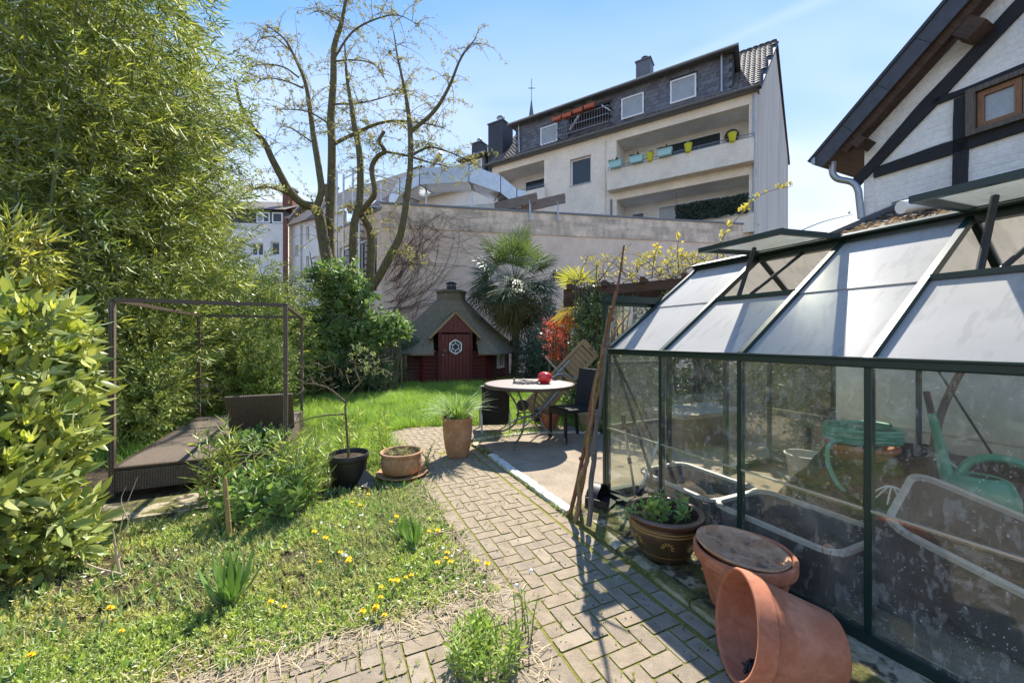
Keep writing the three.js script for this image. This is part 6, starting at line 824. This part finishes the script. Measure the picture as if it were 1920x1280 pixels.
// ----- the bare weeping tree -----
{
  const o = thing('bare_tree', 'many-stemmed bare tree with mossy bark and sparse opening leaves', 'tree'), R = rng(701), twigs = [], buds = [];
  const at = (x, y, z) => V((x - 960) / 740 * z, 1.4 + (636 - y) / 740 * z, -z);
  // stems measured on the photograph, each given its own distance behind the maple bush
  const S = [
    [[[640, 560], [617, 500], [606, 448], [598, 404], [590, 390]], [12.3, 12.4, 12.5, 12.5, 12.5], [0.20, 0.17, 0.15]],
    [[[598, 404], [590, 390], [565, 380], [542, 357], [527, 331], [510, 299], [495, 267], [475, 241], [452, 200], [440, 150]], [12.5, 12.4, 12.2, 12.0, 11.8, 11.6, 11.4, 11.2, 11.0, 10.9], [0.14, 0.12, 0.10, 0.07, 0.03]],
    [[[592, 392], [602, 360], [598, 320], [590, 270], [586, 244], [580, 200], [572, 155], [552, 107], [532, 72], [497, 45]], [12.5, 12.6, 12.7, 12.8, 12.9, 13, 13, 13, 13, 13], [0.11, 0.10, 0.08, 0.05, 0.015]],
    [[[632, 560], [621, 500], [618, 432], [621, 345], [622, 268], [620, 225], [625, 150], [627, 85], [640, 42], [648, 0], [655, -40]], [12.8, 12.8, 12.9, 13, 13, 13.1, 13.1, 13.2, 13.2, 13.2, 13.2], [0.18, 0.15, 0.13, 0.12, 0.10, 0.06, 0.03]],
    [[[655, 575], [661, 515], [664, 420], [673, 386], [674, 290], [664, 235], [659, 200], [650, 145], [646, 82]], [12.2, 12.2, 12.2, 12.2, 12.3, 12.4, 12.4, 12.4, 12.4], [0.14, 0.12, 0.10, 0.07, 0.02]],
    [[[667, 405], [691, 380], [702, 363], [697, 311], [711, 290], [722, 284], [711, 264], [720, 246]], [12.2, 12.1, 12, 12, 11.9, 11.9, 11.8, 11.8], [0.09, 0.08, 0.06, 0.05]],
    [[[690, 560], [694, 510], [694, 433], [680, 405], [672, 390]], [12.5, 12.5, 12.5, 12.4, 12.3], [0.13, 0.13, 0.11, 0.09]],
    [[[680, 556], [702, 532], [731, 480], [749, 445], [758, 404], [764, 360], [769, 317], [769, 247], [764, 200], [757, 160], [745, 105], [738, 60]], [12.0, 11.9, 11.7, 11.6, 11.5, 11.5, 11.5, 11.5, 11.5, 11.5, 11.5, 11.5], [0.12, 0.12, 0.10, 0.09, 0.07, 0.04, 0.015]],
    [[[770, 247], [815, 207], [842, 162], [865, 107], [893, 70]], [11.5, 11.4, 11.3, 11.2, 11.1], [0.06, 0.05, 0.035, 0.012]],
    [[[625, 270], [665, 250], [722, 228], [790, 230], [832, 240]], [13, 12.7, 12.4, 12.2, 12.1], [0.06, 0.05, 0.03, 0.012]],
    [[[722, 284], [765, 292], [800, 303], [840, 312]], [11.9, 11.7, 11.6, 11.5], [0.04, 0.03, 0.012]],
    [[[769, 292], [805, 276], [850, 288], [905, 315]], [11.5, 11.4, 11.3, 11.3], [0.04, 0.025, 0.008]],
    [[[627, 108], [660, 60], [700, 37], [745, 28], [788, 48]], [13.1, 13, 13, 12.9, 12.9], [0.035, 0.025, 0.006]],
    [[[625, 195], [680, 192], [745, 175], [785, 168]], [13, 12.8, 12.6, 12.5], [0.035, 0.02, 0.006]],
    [[[560, 145], [530, 125], [480, 122], [460, 140]], [13, 13, 13, 13], [0.03, 0.02, 0.006]], [[[568, 165], [530, 150], [490, 148], [470, 175]], [13, 13, 13, 13], [0.03, 0.02, 0.006]], [[[545, 95], [510, 68], [485, 75], [475, 100]], [13, 13, 13, 13], [0.025, 0.015, 0.005]],
    [[[625, 115], [660, 112], [700, 120], [722, 150]], [13.1, 13, 13, 13], [0.03, 0.02, 0.006]], [[[621, 235], [580, 210], [545, 205], [510, 205]], [13, 12.8, 12.7, 12.6], [0.03, 0.02, 0.006]], [[[640, 42], [600, 20], [575, 28]], [13.2, 13.1, 13], [0.02, 0.006]], [[[590, 270], [545, 240], [525, 236]], [12.8, 12.6, 12.5], [0.025, 0.008]],
    [[[600, 400], [540, 365], [500, 350], [455, 365], [440, 400]], [12.5, 12.2, 12, 11.8, 11.7], [0.05, 0.03, 0.01]], [[[720, 490], [755, 470], [785, 485]], [11.7, 11.6, 11.5], [0.03, 0.006]], [[[690, 560], [640, 540], [590, 510], [580, 470]], [12, 11.9, 11.8, 11.7], [0.06, 0.03, 0.01]],
  ];
  S.forEach(([pts, z, rad], si) => {
    const v = pts.map((p, i) => at(p[0], p[1], z[i])); part(o, si < 8 ? 'trunk' : 'branch', M.bark, b => b.limb(v, rad, si < 8 ? 9 : 6, 5)); const cv = new THREE.CatmullRomCurve3(v), L = cv.getLength(), n = Math.round(L * (si < 8 ? 5.5 : 8));
    for (let i = 0; i < n; i++) { const t = si < 8 ? 0.4 + 0.6 * R() : 0.2 + 0.8 * R(), p = cv.getPoint(t); if (p.y < 3.6) continue; twigs.push([p, si]); }
  });
  const bark = new MB();
  twigs.forEach(([p, si]) => { let d = V(R() - 0.5, R() * 0.7, R() - 0.5).normalize(), q = p.clone(), pts = [p.clone()]; const l = 0.35 + 0.9 * R() * R(), nn = 5; for (let j = 0; j < nn; j++) { d = d.add(V((R() - 0.5) * 0.3, -0.26, (R() - 0.5) * 0.3)).normalize(); q = q.clone().addScaledVector(d, l / nn * 1.6); pts.push(q); } bark.limb(pts, [0.011, 0.006, 0.003], 4, 2); const leafy = R() < 0.72; if (leafy) for (let j = 1; j <= nn; j++) for (let k = 0; k < 4; k++) if (R() < 0.75) buds.push([dirM(pts[j].clone().add(V(R() - 0.5, R() - 0.5, R() - 0.5).multiplyScalar(0.16)), V(R() - 0.5, -0.3 + R() * 0.6, R() - 0.5), R() * 6, 0.6 + 0.7 * R()), mixC(R, [0.17, 0.17, 0.035], [0.34, 0.30, 0.07])]); });
  bark.build('twigs', M.twig, o).userData.kind = 'stuff'; scatter('opening_leaves', sprig(705, { n: 4, len: 0.075, w: 0.03, stem: 0.05, out: 0.9, droop: 0.5 }), M.leaf, buds, o);
}
// ----- bare climber on the pink wall -----
{
  const yaw = Math.atan2(740, 4179), o = thing('wall_climber', 'leafless brown creeper fanning over the pink wall beside the bare tree', 'climber', [-5.3, 0, -16], yaw), R = rng(801);
  part(o, 'stems', M.climb = std([0.17, 0.10, 0.07], 0.9), b => { for (let i = 0; i < 74; i++) { let x = 0.05 + 0.8 * R(), y = 1.4 + 3.6 * R(), a = 0.1 + 0.9 * R(), pts = [V(x, y, 0.05)]; const n = 6 + Math.floor(R() * 8), bend = 0.02 + (R() - 0.3) * 0.16; for (let j = 0; j < n; j++) { a += bend * 2.2 + (R() - 0.5) * 0.55; x += Math.cos(a) * 0.36; y += Math.sin(a) * 0.36; if (y > 6.8 || x < 0.03 || x > 4.3) break; pts.push(V(x, y, 0.05 + (R() * 0.03))); } if (pts.length > 2) b.limb(pts, [0.010, 0.007, 0.004], 4, 3); }
    for (let i = 0; i < 46; i++) { let x = 0.6 + 3 * R(), y = 5.0 + 1.8 * R(), a = (R() - 0.2) * -1.5 - 0.2, pts = [V(x, y, 0.09)]; for (let j = 0; j < 7; j++) { a += 0.16 + (R() - 0.5) * 0.4; x += Math.cos(a) * 0.22; y += Math.sin(a) * 0.22; if (y > 6.9 || x > 4.4) break; pts.push(V(x, y, 0.09)); } if (pts.length > 2) b.limb(pts, [0.006, 0.003], 4, 3); } });
}
// ---------- grass and ground cover ----------
const paved = (x, z, e = 0) => { const [w, t] = toWT(x, z); const j = (vnoise(x * 6 + 40, z * 6 + 40, 256) - 0.5) * 0.10 + e; if (w > -1.375 + j && w < 0.05 && t > -2.2 && t < 3) return true; if (w > -0.45 && t > -2.1 && w < 5) return true; return inPoly(x, z, sideP.map(([a, b]) => [a, b])) || inPoly(x, z, far) || inPoly(x, z, patioPoly); };
const underBed = (x, z) => { const w = (x - bed.x) * WD.x + (z - bed.z) * WD.z, t = (x - bed.x) * LD.x + (z - bed.z) * LD.z; return w > -0.05 && w < 1.40 && t < 0.28 && t > -2.6; };
{
  const R = rng(901), g1 = [1, 2, 3].map(s => tuftGeo(s, 11, 0.30, 0.009, 0.09, 0.55)), l1 = g1.map(() => []), g2 = [1, 2, 3].map(s => tuftGeo(s + 9, 9, 0.085, 0.006, 0.06, 0.7)), l2 = g2.map(() => []);
  for (let i = 0; i < 26000; i++) { const z = -(4.3 + 9.2 * Math.pow(R(), 0.8)), x = lerp(-6, 3.6, R()); if (paved(x, z) || underBed(x, z) || Math.hypot(x + 2.05, z + 13.9) < 1.95) continue; const n = fbm(x * 0.06 + 3, z * 0.06 + 3, 20, 3); if (z > -5.5 && x > -1.9 && R() < 0.5) continue; l1[i % 3].push([mat4(x, -0.04, z, 0, R() * 6.28, 0, (0.45 + 0.75 * n) * (0.7 + 0.6 * R())), mixC(R, [0.14, 0.25, 0.018], [0.30, 0.41, 0.035])]); }
  for (let i = 0; i < 15000; i++) { const z = -(1.45 + 3.6 * R()), x = lerp(-3.9, 0.0, R()); if (paved(x, z, 0.0) || underBed(x, z)) continue; const n = fbm(x * 0.1 + 3, z * 0.1 + 3, 20, 3); if (R() > 0.12 + sstep(0.36, 0.62, n)) continue; l2[i % 3].push([mat4(x, -0.035, z, 0, R() * 6.28, 0, 0.5 + 0.9 * R()), mixC(R, [0.16, 0.22, 0.03], [0.33, 0.34, 0.09])]); }
  const a = scatter('lawn_grass', g1[0], M.grass, l1[0]); a.userData = { kind: 'stuff', label: 'long bright green lawn grass towards the hut', category: 'grass' }; for (const i of [1, 2]) scatter('grass', g1[i], M.grass, l1[i], a); g2.forEach((g, i) => scatter('short_grass', g, M.grass, l2[i], a));
}
{
  // low leafy weeds of the front garden
  const R = rng(911), gs = [1, 2, 3].map(s => sprig(s + 900, { n: 10, len: 0.019, w: 0.011, stem: 0.03, out: 1.2, droop: 0.2 })), gb = [1, 2].map(s => sprig(s + 920, { n: 8, len: 0.055, w: 0.024, stem: 0.02, out: 1.25, droop: 0.1 })), ls = gs.map(() => []), lb = gb.map(() => []);
  const bare = (x, z) => fbm(x * 0.09 + 7, z * 0.09 + 1, 24, 4);
  for (let i = 0; i < 58000; i++) { const z = -(1.42 + 3.4 * Math.pow(R(), 1.25)), x = lerp(-3.8, 0.1, R()); if (paved(x, z, 0.03 * R()) || underBed(x, z)) continue; const n = bare(x, z); const [w] = toWT(x, z); const dry = sstep(-1.9, -1.42, w); if (R() > (0.08 + 1.0 * sstep(0.38, 0.64, n)) * (1 - 0.72 * dry)) continue; ls[i % 3].push([mat4(x, -0.035 + 0.02 * R(), z, (R() - 0.5) * 0.8, R() * 6.28, (R() - 0.5) * 0.8, 0.6 + 0.9 * R()), mixC(R, n > 0.52 ? [0.14, 0.21, 0.02] : [0.20, 0.22, 0.03], n > 0.52 ? [0.36, 0.41, 0.05] : [0.42, 0.40, 0.08])]); }
  for (let i = 0; i < 1500; i++) { const z = -(1.45 + 3.4 * R()), x = lerp(-3.6, 0.0, R()); if (paved(x, z) || underBed(x, z)) continue; lb[i % 2].push([mat4(x, -0.03, z, 0, R() * 6.28, 0, 0.6 + 0.8 * R()), mixC(R, [0.09, 0.17, 0.02], [0.19, 0.27, 0.05])]); }
  const a = scatter('ground_weeds', gs[0], M.leaf, ls[0]); a.userData = { kind: 'stuff', label: 'low yellow-green chickweed and clover covering the front bed', category: 'weeds' }; for (const i of [1, 2]) scatter('weeds', gs[i], M.leaf, ls[i], a); gb.forEach((g, i) => scatter('broad_weeds', g, M.leaf, lb[i], a));
  // straw and dead stalks along the edge of the paving
  const st = bladeGeo(0.16, 0.004, 0.5, 3), lst = []; for (let i = 0; i < 3300; i++) { let x, z; if (i % 3) { const k = R(), p = [lerp(-0.05, -1.75, k), lerp(-2.28, -1.5, k)]; x = p[0] + (R() - 0.5) * 0.34; z = p[1] + (R() - 0.35) * 0.34; } else { const q = P(-1.37 - 0.35 * R() * R(), -1.2 + 2.6 * R()); x = q.x; z = q.z; } lst.push([mat4(x, -0.012 + 0.03 * R(), z, 0, R() * 6.28, 0).multiply(mat4(0, 0, 0, 1.45 + (R() - 0.5) * 0.3, 0, 0, 0.4 + 0.9 * R())), mixC(R, [0.16, 0.125, 0.075], [0.34, 0.27, 0.17])]); } for (let i = 0; i < 3500; i++) { const z = -(1.5 + 2.8 * R()), x = lerp(-3.6, -0.1, R()); if (paved(x, z) || underBed(x, z)) continue; lst.push([mat4(x, -0.02 + 0.03 * R(), z, 0, R() * 6.28, 0).multiply(mat4(0, 0, 0, 1.4, 0, 0, 0.3 + 0.5 * R())), mixC(R, [0.15, 0.11, 0.065], [0.32, 0.25, 0.15])]); }
  const so = scatter('straw_litter', st, M.straw2 = std([1, 1, 1], 0.95, { side: 2 }), lst); so.userData = { kind: 'stuff', label: 'dry pale straw and stalks littering the edge of the paving', category: 'straw' };
  // moss and seedlings in the joints along the kerb
  const lk = []; for (let i = 0; i < 420; i++) { const t = -2.2 + 4.4 * R(), q = P(-0.505 + 0.02 * (R() - 0.5), t), n = vnoise(t * 5 + 30, 3, 256); if (R() > n * n * 1.4) continue; lk.push([mat4(q.x, 0.0, q.z, 0, R() * 6, 0, 0.5 + 0.6 * R()), mixC(R, [0.14, 0.20, 0.03], [0.30, 0.32, 0.06])]); } for (let i = 0; i < 160; i++) { const q = P(-1.36 + 0.7 * Math.pow(R(), 2), -2 + 4.2 * R()); lk.push([mat4(q.x, 0.0, q.z, 0, R() * 6, 0, 0.3 + 0.5 * R()), mixC(R, [0.14, 0.20, 0.03], [0.30, 0.32, 0.06])]); } for (let i = 0; i < 150; i++) { const k = R(), x = lerp(-0.1, -1.2, k) + (R() - 0.5) * 0.7, z = -1.75 + (R() - 0.5) * 0.7; if (inPoly(x, z, sideP)) lk.push([mat4(x, 0, z, 0, R() * 6, 0, 0.3 + 0.5 * R()), mixC(R, [0.14, 0.20, 0.03], [0.30, 0.32, 0.06])]); } const jo = scatter('joint_weeds', gs[1], M.leaf, lk); jo.userData = { kind: 'stuff', label: 'tiny seedlings growing in the paving joints and along the kerb', category: 'weeds' };
}
{
  const R = rng(971), dg = tidy(new THREE.CircleGeometry(0.007, 7)), l = []; for (let i = 0; i < 900; i++) { const z = -(1.5 + 2.6 * R()), x = lerp(-3.4, -0.1, R()); if (paved(x, z) || underBed(x, z) || fbm(x * 0.1 + 9, z * 0.1, 24, 3) < 0.52) continue; l.push([mat4(x, 0.005 + 0.03 * R(), z, -1.57 + (R() - 0.5), 0, R() * 6, 0.6 + 0.8 * R()), lin(0.8, 0.8, 0.74)]); } const o = scatter('daisies', dg, M.white, l); o.userData = { kind: 'stuff', label: 'tiny white flowers sprinkled over the front weeds', category: 'flowers' };
  const g = tidy(new THREE.TetrahedronGeometry(0.006)), d = []; for (let i = 0; i < 420; i++) { const q = P(-1.35 + 0.86 * R(), -1.9 + 4.1 * R()), k = 0.3 + R(); d.push([mat4(q.x, 0.003, q.z, R() * 3, R() * 3, 0, V(0.4 + 1.4 * R() * R(), 0.4, 0.4 + R())), lin(0.12 * k, 0.09 * k, 0.05 * k)]); } const p = scatter('path_crumbs', g, M.straw2, d); p.userData = { kind: 'stuff', label: 'dark crumbs of soil and twigs scattered on the paved path', category: 'litter' };
}
// ---------- single weeds and flowers ----------
{
  const R = rng(921), proto = thing('dandelion', 'yellow dandelion flower in the front weeds', 'flower', [0, 0, 0], 0, 'dandelions in the front bed'); part(proto, 'stalk', M.dstem = std([0.2, 0.25, 0.06], 0.7), b => b.limb([V(0, 0, 0), V(0.005, 0.04, 0), V(0, 0.075, 0.004)], [0.002, 0.002], 5, 3)); part(proto, 'flower_head', M.petal, b => { for (let k = 0; k < 3; k++) for (let i = 0; i < 14; i++) { const a = i / 14 * 6.28 + k * 0.2, e = 0.15 + k * 0.45, l = 0.017 - k * 0.003; b.add(leafGeo(l, 0.005, 0, 0, 0.6), mat4(0, 0.075 + k * 0.002, 0, 0, a, 0).multiply(mat4(0, 0, 0, 1.57 - e, 0, 0)), true); } });
  const px = [[655, 1045], [640, 1030], [652, 1058], [598, 1050], [700, 1145], [712, 1120], [745, 1090], [760, 1078], [835, 1048], [838, 1040], [846, 1052], [820, 1056], [893, 1050], [914, 1058], [733, 1082], [720, 1150], [682, 1142], [706, 1138], [200, 1150], [222, 1180], [50, 1232], [745, 968], [805, 995], [822, 997], [732, 975], [660, 938], [690, 930], [675, 945], [505, 1130], [530, 1135], [770, 1080], [715, 1095], [612, 1010], [590, 1000]];
  px.forEach(([x, y], i) => { const Z = 740 * 1.35 / (y - 636), X = (x - 960) / 740 * Z, o = i ? copyOf(proto, proto.userData.label, X, -0.03, -Z, R() * 6, 0.8 + 0.5 * R()) : proto; if (!i) o.position.set(X, -0.03, -Z); o.rotation.x = (R() - 0.5) * 0.5; });
}
function leafyStems(parent, n, R, spread, h, geo, m, cA, cB, per, lean = 0.25, stemM = M.dstem) { const list = []; const one = (b, i0, i1) => { for (let i = i0; i < i1; i++) { const a = R() * 6.28, r = spread * Math.sqrt(R()), x = Math.cos(a) * r, z = Math.sin(a) * r, hh = h * (0.6 + 0.4 * R()), dx = (R() - 0.5) * lean * h * 2, dz = (R() - 0.5) * lean * h * 2; const pts = [V(x, 0, z), V(x + dx * 0.3, hh * 0.5, z + dz * 0.3), V(x + dx, hh, z + dz)]; b.limb(pts, [0.0045, 0.003, 0.0015], 5, 3); const cv = new THREE.CatmullRomCurve3(pts); for (let k = 0; k < per; k++) { const t = 0.15 + 0.85 * (k + R()) / per, aa = k * 2.4 + R(); list.push([dirM(cv.getPoint(Math.min(1, t)), V(Math.cos(aa), 0.35 + 0.5 * R() + (t > 0.9 ? 1 : 0), Math.sin(aa)), R() * 6, (0.6 + 0.5 * R()) * (t > 0.9 ? 0.8 : 1)), mixC(R, cA, cB)]); } } }; if (n <= 16) for (let i = 0; i < n; i++) part(parent, 'stem', stemM, b => one(b, i, i + 1)); else part(parent, 'stems', stemM, b => one(b, 0, n)).userData.kind = 'stuff'; scatter('leaves', geo, m, list, parent); }
{
  const R = rng(931), nl = leafHi(0.085, 0.042, 0.25, 0.15), bl = leafGeo(0.15, 0.017, 0.3, 0.1, 0.3), sl = leafGeo(0.055, 0.012, 0.15, 0.1, 0.4), rl = leafHi(0.21, 0.028, 0.55, 0.25);
  const n1 = thing('nettle_clump', 'dense green nettle clump in front of the day bed', 'weed', [-1.98, -0.03, -3.22]); leafyStems(n1, 46, R, 0.36, 0.42, nl, M.leaf, [0.09, 0.17, 0.025], [0.20, 0.29, 0.05], 16);
  const b1 = thing('bamboo_shoots', 'young bamboo shoots beside the wooden stake', 'bamboo', [-2.55, -0.02, -3.42]); leafyStems(b1, 9, R, 0.14, 0.75, bl, M.leaf, [0.18, 0.25, 0.03], [0.34, 0.38, 0.05], 24, 0.12, M.cane); const b2 = thing('bamboo_shoots', 'taller young bamboo shoots between nettles and the black tub', 'bamboo', [-1.82, -0.02, -3.42]); leafyStems(b2, 16, R, 0.30, 0.62, bl, M.leaf, [0.17, 0.25, 0.03], [0.32, 0.37, 0.06], 22, 0.2, M.cane); const b3 = thing('bamboo_shoots', 'low bamboo shoots right of the day bed post', 'bamboo', [-2.12, -0.02, -3.75]); leafyStems(b3, 12, R, 0.26, 0.55, bl, M.leaf, [0.15, 0.23, 0.03], [0.30, 0.35, 0.06], 20, 0.2, M.cane);
  const b4 = thing('bamboo_shoots', 'fresh bamboo shoots on the lawn behind the black tub', 'bamboo', [-1.75, -0.02, -4.6]); leafyStems(b4, 14, R, 0.35, 0.6, bl, M.leaf, [0.2, 0.28, 0.03], [0.36, 0.4, 0.06], 16, 0.15, M.cane);
  const sp = thing('sprouting_weed', 'bright fine-leaved weed clump sprouting from the paving in front', 'weed', [-0.12, 0, -1.72]); leafyStems(sp, 58, R, 0.15, 0.17, sl, M.leaf, [0.18, 0.28, 0.03], [0.32, 0.40, 0.06], 14, 0.15);
  const sp2 = thing('sprouting_weed', 'thin tall weed with white seed heads beside the front weed clump', 'weed', [0.06, 0, -1.86]); leafyStems(sp2, 5, R, 0.05, 0.30, leafGeo(0.03, 0.016, 0.2, 0.1, 0.4), M.leaf, [0.14, 0.2, 0.04], [0.28, 0.32, 0.09], 12, 0.15); part(sp2, 'seed_head', M.white, b => { for (const [x, y, z] of [[0.03, 0.31, 0], [-0.04, 0.26, 0.03]]) b.add(new THREE.IcosahedronGeometry(0.009, 1), mat4(x, y, z)); });
  const rosette = (label, x, z, n, s) => { const o = thing('leaf_rosette', label, 'weed', [x, -0.03, z], 0, 'leaf rosettes in the front bed'), list = []; part(o, 'root_crown', M.dstem, b => b.lathe([[0, 0], [0.02, 0], [0.012, 0.03], [0, 0.035]], 8)); for (let i = 0; i < n; i++) { const a = i * 2.4, e = 0.2 + 1.1 * i / n; list.push([mat4(0, 0.01, 0, 0, a, 0).multiply(mat4(0, 0, 0, e, 0, 0, s * (0.7 + 0.5 * R()))), mixC(R, [0.08, 0.17, 0.02], [0.17, 0.27, 0.04])]); } scatter('leaves', rl, M.leafShiny, list, o); };
  rosette('strap-leaved green plant alone in the front left weeds', -1.52, -2.12, 40, 1.1); rosette('dark leafy rosette in the weeds beside the paved path', -0.68, -2.70, 34, 0.8); rosette('leaf rosette just behind the path-side rosette', -0.78, -2.82, 26, 0.7);
  // contents of pots
  const gpw = thing('potted_weed', 'leafy weed sprawling over the rim of the glazed pot', 'plant', [gp[0], gp[1] + 0.22, gp[2]]); leafyStems(gpw, 16, R, 0.14, 0.15, leafGeo(0.06, 0.035, 0.2, 0.1, 0.45), M.leaf, [0.11, 0.2, 0.03], [0.25, 0.33, 0.05], 9, 0.5); const gpw2 = part(gpw, 'trailing_leaves', M.dstem, b => b.limb([V(0, 0, 0), V(-0.16, 0.10, 0.02), V(-0.27, 0.06, 0.06)], [0.004, 0.003], 5, 4)); { const l = []; for (let i = 0; i < 46; i++) { const k = R(), p = V(-0.10 - 0.20 * k, 0.08 + 0.04 * R() - 0.08 * k * k, 0.02 + 0.10 * (R() - 0.4)); l.push([dirM(p, V(R() - 0.7, R() - 0.3, R() - 0.5), R() * 6, 0.6 + 0.5 * R()), mixC(R, [0.15, 0.22, 0.05], [0.3, 0.36, 0.09])]); } scatter('leaves', leafGeo(0.05, 0.025, 0.2, 0.1, 0.45), M.leaf, l, gpw); }
  const tv = thing('strappy_plant', 'arching strap leaves growing from the tall clay vase', 'plant', [-0.655, 0.43, -4.75]); { const blades = [1, 2, 3].map(s => bladeGeo(0.44, 0.018, 0.35 + 0.25 * s, 6)); const ls = blades.map(() => []); for (let i = 0; i < 190; i++) { const a = R() * 6.28, r = 0.12 * Math.sqrt(R()); ls[i % 3].push([mat4(Math.cos(a) * r, 0, Math.sin(a) * r, 0, 1.57 - a + (R() - 0.5) * 0.8, 0).multiply(mat4(0, 0, 0, 0.05 + 0.5 * R(), 0, 0, 0.6 + 0.55 * R())), mixC(R, [0.10, 0.19, 0.02], [0.22, 0.31, 0.04])]); } blades.forEach((g, i) => scatter('leaves', g, M.leaf, ls[i], tv)); }
  const lp = thing('pot_seedlings', 'thin weeds growing in the squat tan pot', 'weed', [-1.145, 0.21, -4.08]); leafyStems(lp, 22, R, 0.17, 0.07, leafGeo(0.028, 0.014, 0.2, 0.1, 0.4), M.leaf, [0.2, 0.2, 0.05], [0.34, 0.33, 0.1], 6, 0.6); const lp2 = thing('trailing_weed', 'sparse branching weed spreading right of the squat tan pot', 'weed', [-0.92, 0.0, -4.25]); leafyStems(lp2, 7, R, 0.05, 0.34, leafGeo(0.03, 0.015, 0.2, 0.1, 0.4), M.leaf, [0.14, 0.2, 0.04], [0.28, 0.33, 0.08], 9, 0.6);
  const di = thing('daybed_weeds', 'green leaves growing inside the open box of the day bed', 'weed', [...bedAt(1.0, -0.55), ]); blobFoliage(di, 'leaves', [sprig(951, { n: 5, len: 0.085, w: 0.06, stem: 0.06, out: 1.1 })], M.leaf, [[0, 0.16, 0, 0.30, 0.10, 0.40]], 120, [0.07, 0.14, 0.02], [0.15, 0.22, 0.04], 952, { up: 0.9 }); part(di, 'stem', M.dstem, b => { for (let i = 0; i < 8; i++) b.limb([V((R() - 0.5) * 0.4, 0.02, (R() - 0.5) * 0.5), V((R() - 0.5) * 0.4, 0.2, (R() - 0.5) * 0.5)], [0.004, 0.002], 5, 2); });
  // dead shrub in the black tub, dry twigs, the stake
  const ds = thing('dead_shrub', 'straggly half-dead shrub in the black nursery tub', 'shrub', [-1.60, 0.25, -3.86]); part(ds, 'branches', M.bark, b => { const L = (p, r) => b.limb(p.map(q => V(...q)), r, 6, 4); L([[0, 0, 0], [-0.02, 0.3, 0], [-0.03, 0.55, -0.02], [0.12, 0.75, -0.03], [0.22, 0.92, -0.05]], [0.013, 0.010, 0.005]); L([[-0.03, 0.52, -0.02], [-0.2, 0.68, 0.02], [-0.42, 0.74, 0.05], [-0.62, 0.84, 0.05]], [0.012, 0.008, 0.003]); L([[-0.02, 0.42, 0], [-0.22, 0.42, 0.1], [-0.45, 0.36, 0.16], [-0.72, 0.22, 0.2]], [0.01, 0.006, 0.003]); L([[0.1, 0.73, -0.03], [0.06, 0.9, 0], [0.12, 1.08, 0.02]], [0.01, 0.004]); L([[0.16, 0.82, -0.03], [0.34, 0.86, 0.02], [0.44, 0.8, 0.05]], [0.008, 0.003]); for (let i = 0; i < 70; i++) { const k = R(), p = V(-0.55 + 0.95 * k, 0.6 + 0.28 * R() + 0.15 * k, (R() - 0.5) * 0.12); b.limb([p, p.clone().add(V((R() - 0.5) * 0.24, (R() - 0.3) * 0.16, (R() - 0.5) * 0.2))], [0.004, 0.0015], 4, 2); } }); { const l = []; for (let i = 0; i < 60; i++) { const k = R(); l.push([dirM(V(0.05 + 0.24 * k + 0.14 * (R() - 0.5), 0.78 + 0.32 * R(), 0.14 * (R() - 0.5)), V(R() - 0.5, R(), R() - 0.5), R() * 6, 0.6 + 0.6 * R()), mixC(R, [0.14, 0.2, 0.04], [0.28, 0.3, 0.1])]); } scatter('leaves', sprig(961, { n: 4, len: 0.035, w: 0.014, stem: 0.03 }), M.leaf, l, ds); }
  const stake = thing('wooden_stake', 'short brown bamboo stake standing in the weeds', 'stake', [-2.02, -0.03, -2.80]); part(stake, 'cane', M.cane, b => b.limb([V(0.015, 0, 0), V(0, 0.2, 0), V(-0.03, 0.44, -0.01)], [0.017, 0.016, 0.015], 9, 4)); part(stake, 'node', M.cane, b => { for (const [y, x] of [[0.14, 0.004], [0.3, -0.014]]) b.add(new THREE.TorusGeometry(0.016, 0.0035, 6, 14), mat4(x, y, 0, Math.PI / 2, 0, 0)); });
  const dt = thing('dry_twig', 'forked pale dry twig standing in the front left weeds', 'twig', [-2.34, -0.03, -2.36]); part(dt, 'twig', M.dryTwig, b => { const L = (p, r) => b.limb(p.map(q => V(...q)), r, 5, 4); L([[0, 0, 0], [-0.03, 0.16, 0], [-0.05, 0.30, 0]], [0.008, 0.006, 0.003]); L([[-0.02, 0.12, 0], [0.05, 0.3, 0.02], [0.09, 0.46, 0.02]], [0.005, 0.004, 0.002]); L([[-0.03, 0.17, 0], [0.02, 0.4, 0], [0.08, 0.6, -0.02]], [0.004, 0.003, 0.0015]); L([[0.06, 0.36, 0.02], [0.02, 0.48, 0.02], [0.03, 0.55, 0]], [0.003, 0.001]); }); const dt2 = thing('dry_twig', 'long dry twig lying flat in the front left weeds', 'twig', [-2.3, 0.02, -2.32]); part(dt2, 'twig', M.dryTwig, b => b.limb([V(0, 0, 0), V(-0.25, 0.03, -0.05), V(-0.5, 0.1, -0.16)], [0.005, 0.003], 5, 4));
  // dry canes by the maple bush
  const dc = thing('dry_canes', 'clump of dead grass canes left of the hut', 'grass clump', [-3.55, 0, -10.7]); { const l = [], g = bladeGeo(1.1, 0.014, 0.4, 5); for (let i = 0; i < 260; i++) { const a = R() * 6.28, r = 0.35 * Math.sqrt(R()); l.push([mat4(Math.cos(a) * r, 0, Math.sin(a) * r, 0, R() * 6.28, 0).multiply(mat4(0, 0, 0, (R() - 0.4) * 0.9, 0, 0, 0.5 + 0.6 * R())), mixC(R, [0.22, 0.17, 0.10], [0.42, 0.34, 0.22])]); } scatter('canes', g, M.straw2, l, dc); }
}
function bedAt(w, t) { return [bed.x + WD.x * w + LD.x * t, 0.1, bed.z + WD.z * w + LD.z * t]; }
scene.traverse(o => { if (o.isMesh) { o.castShadow = true; o.receiveShadow = true; } });
renderer.render(scene, camera);
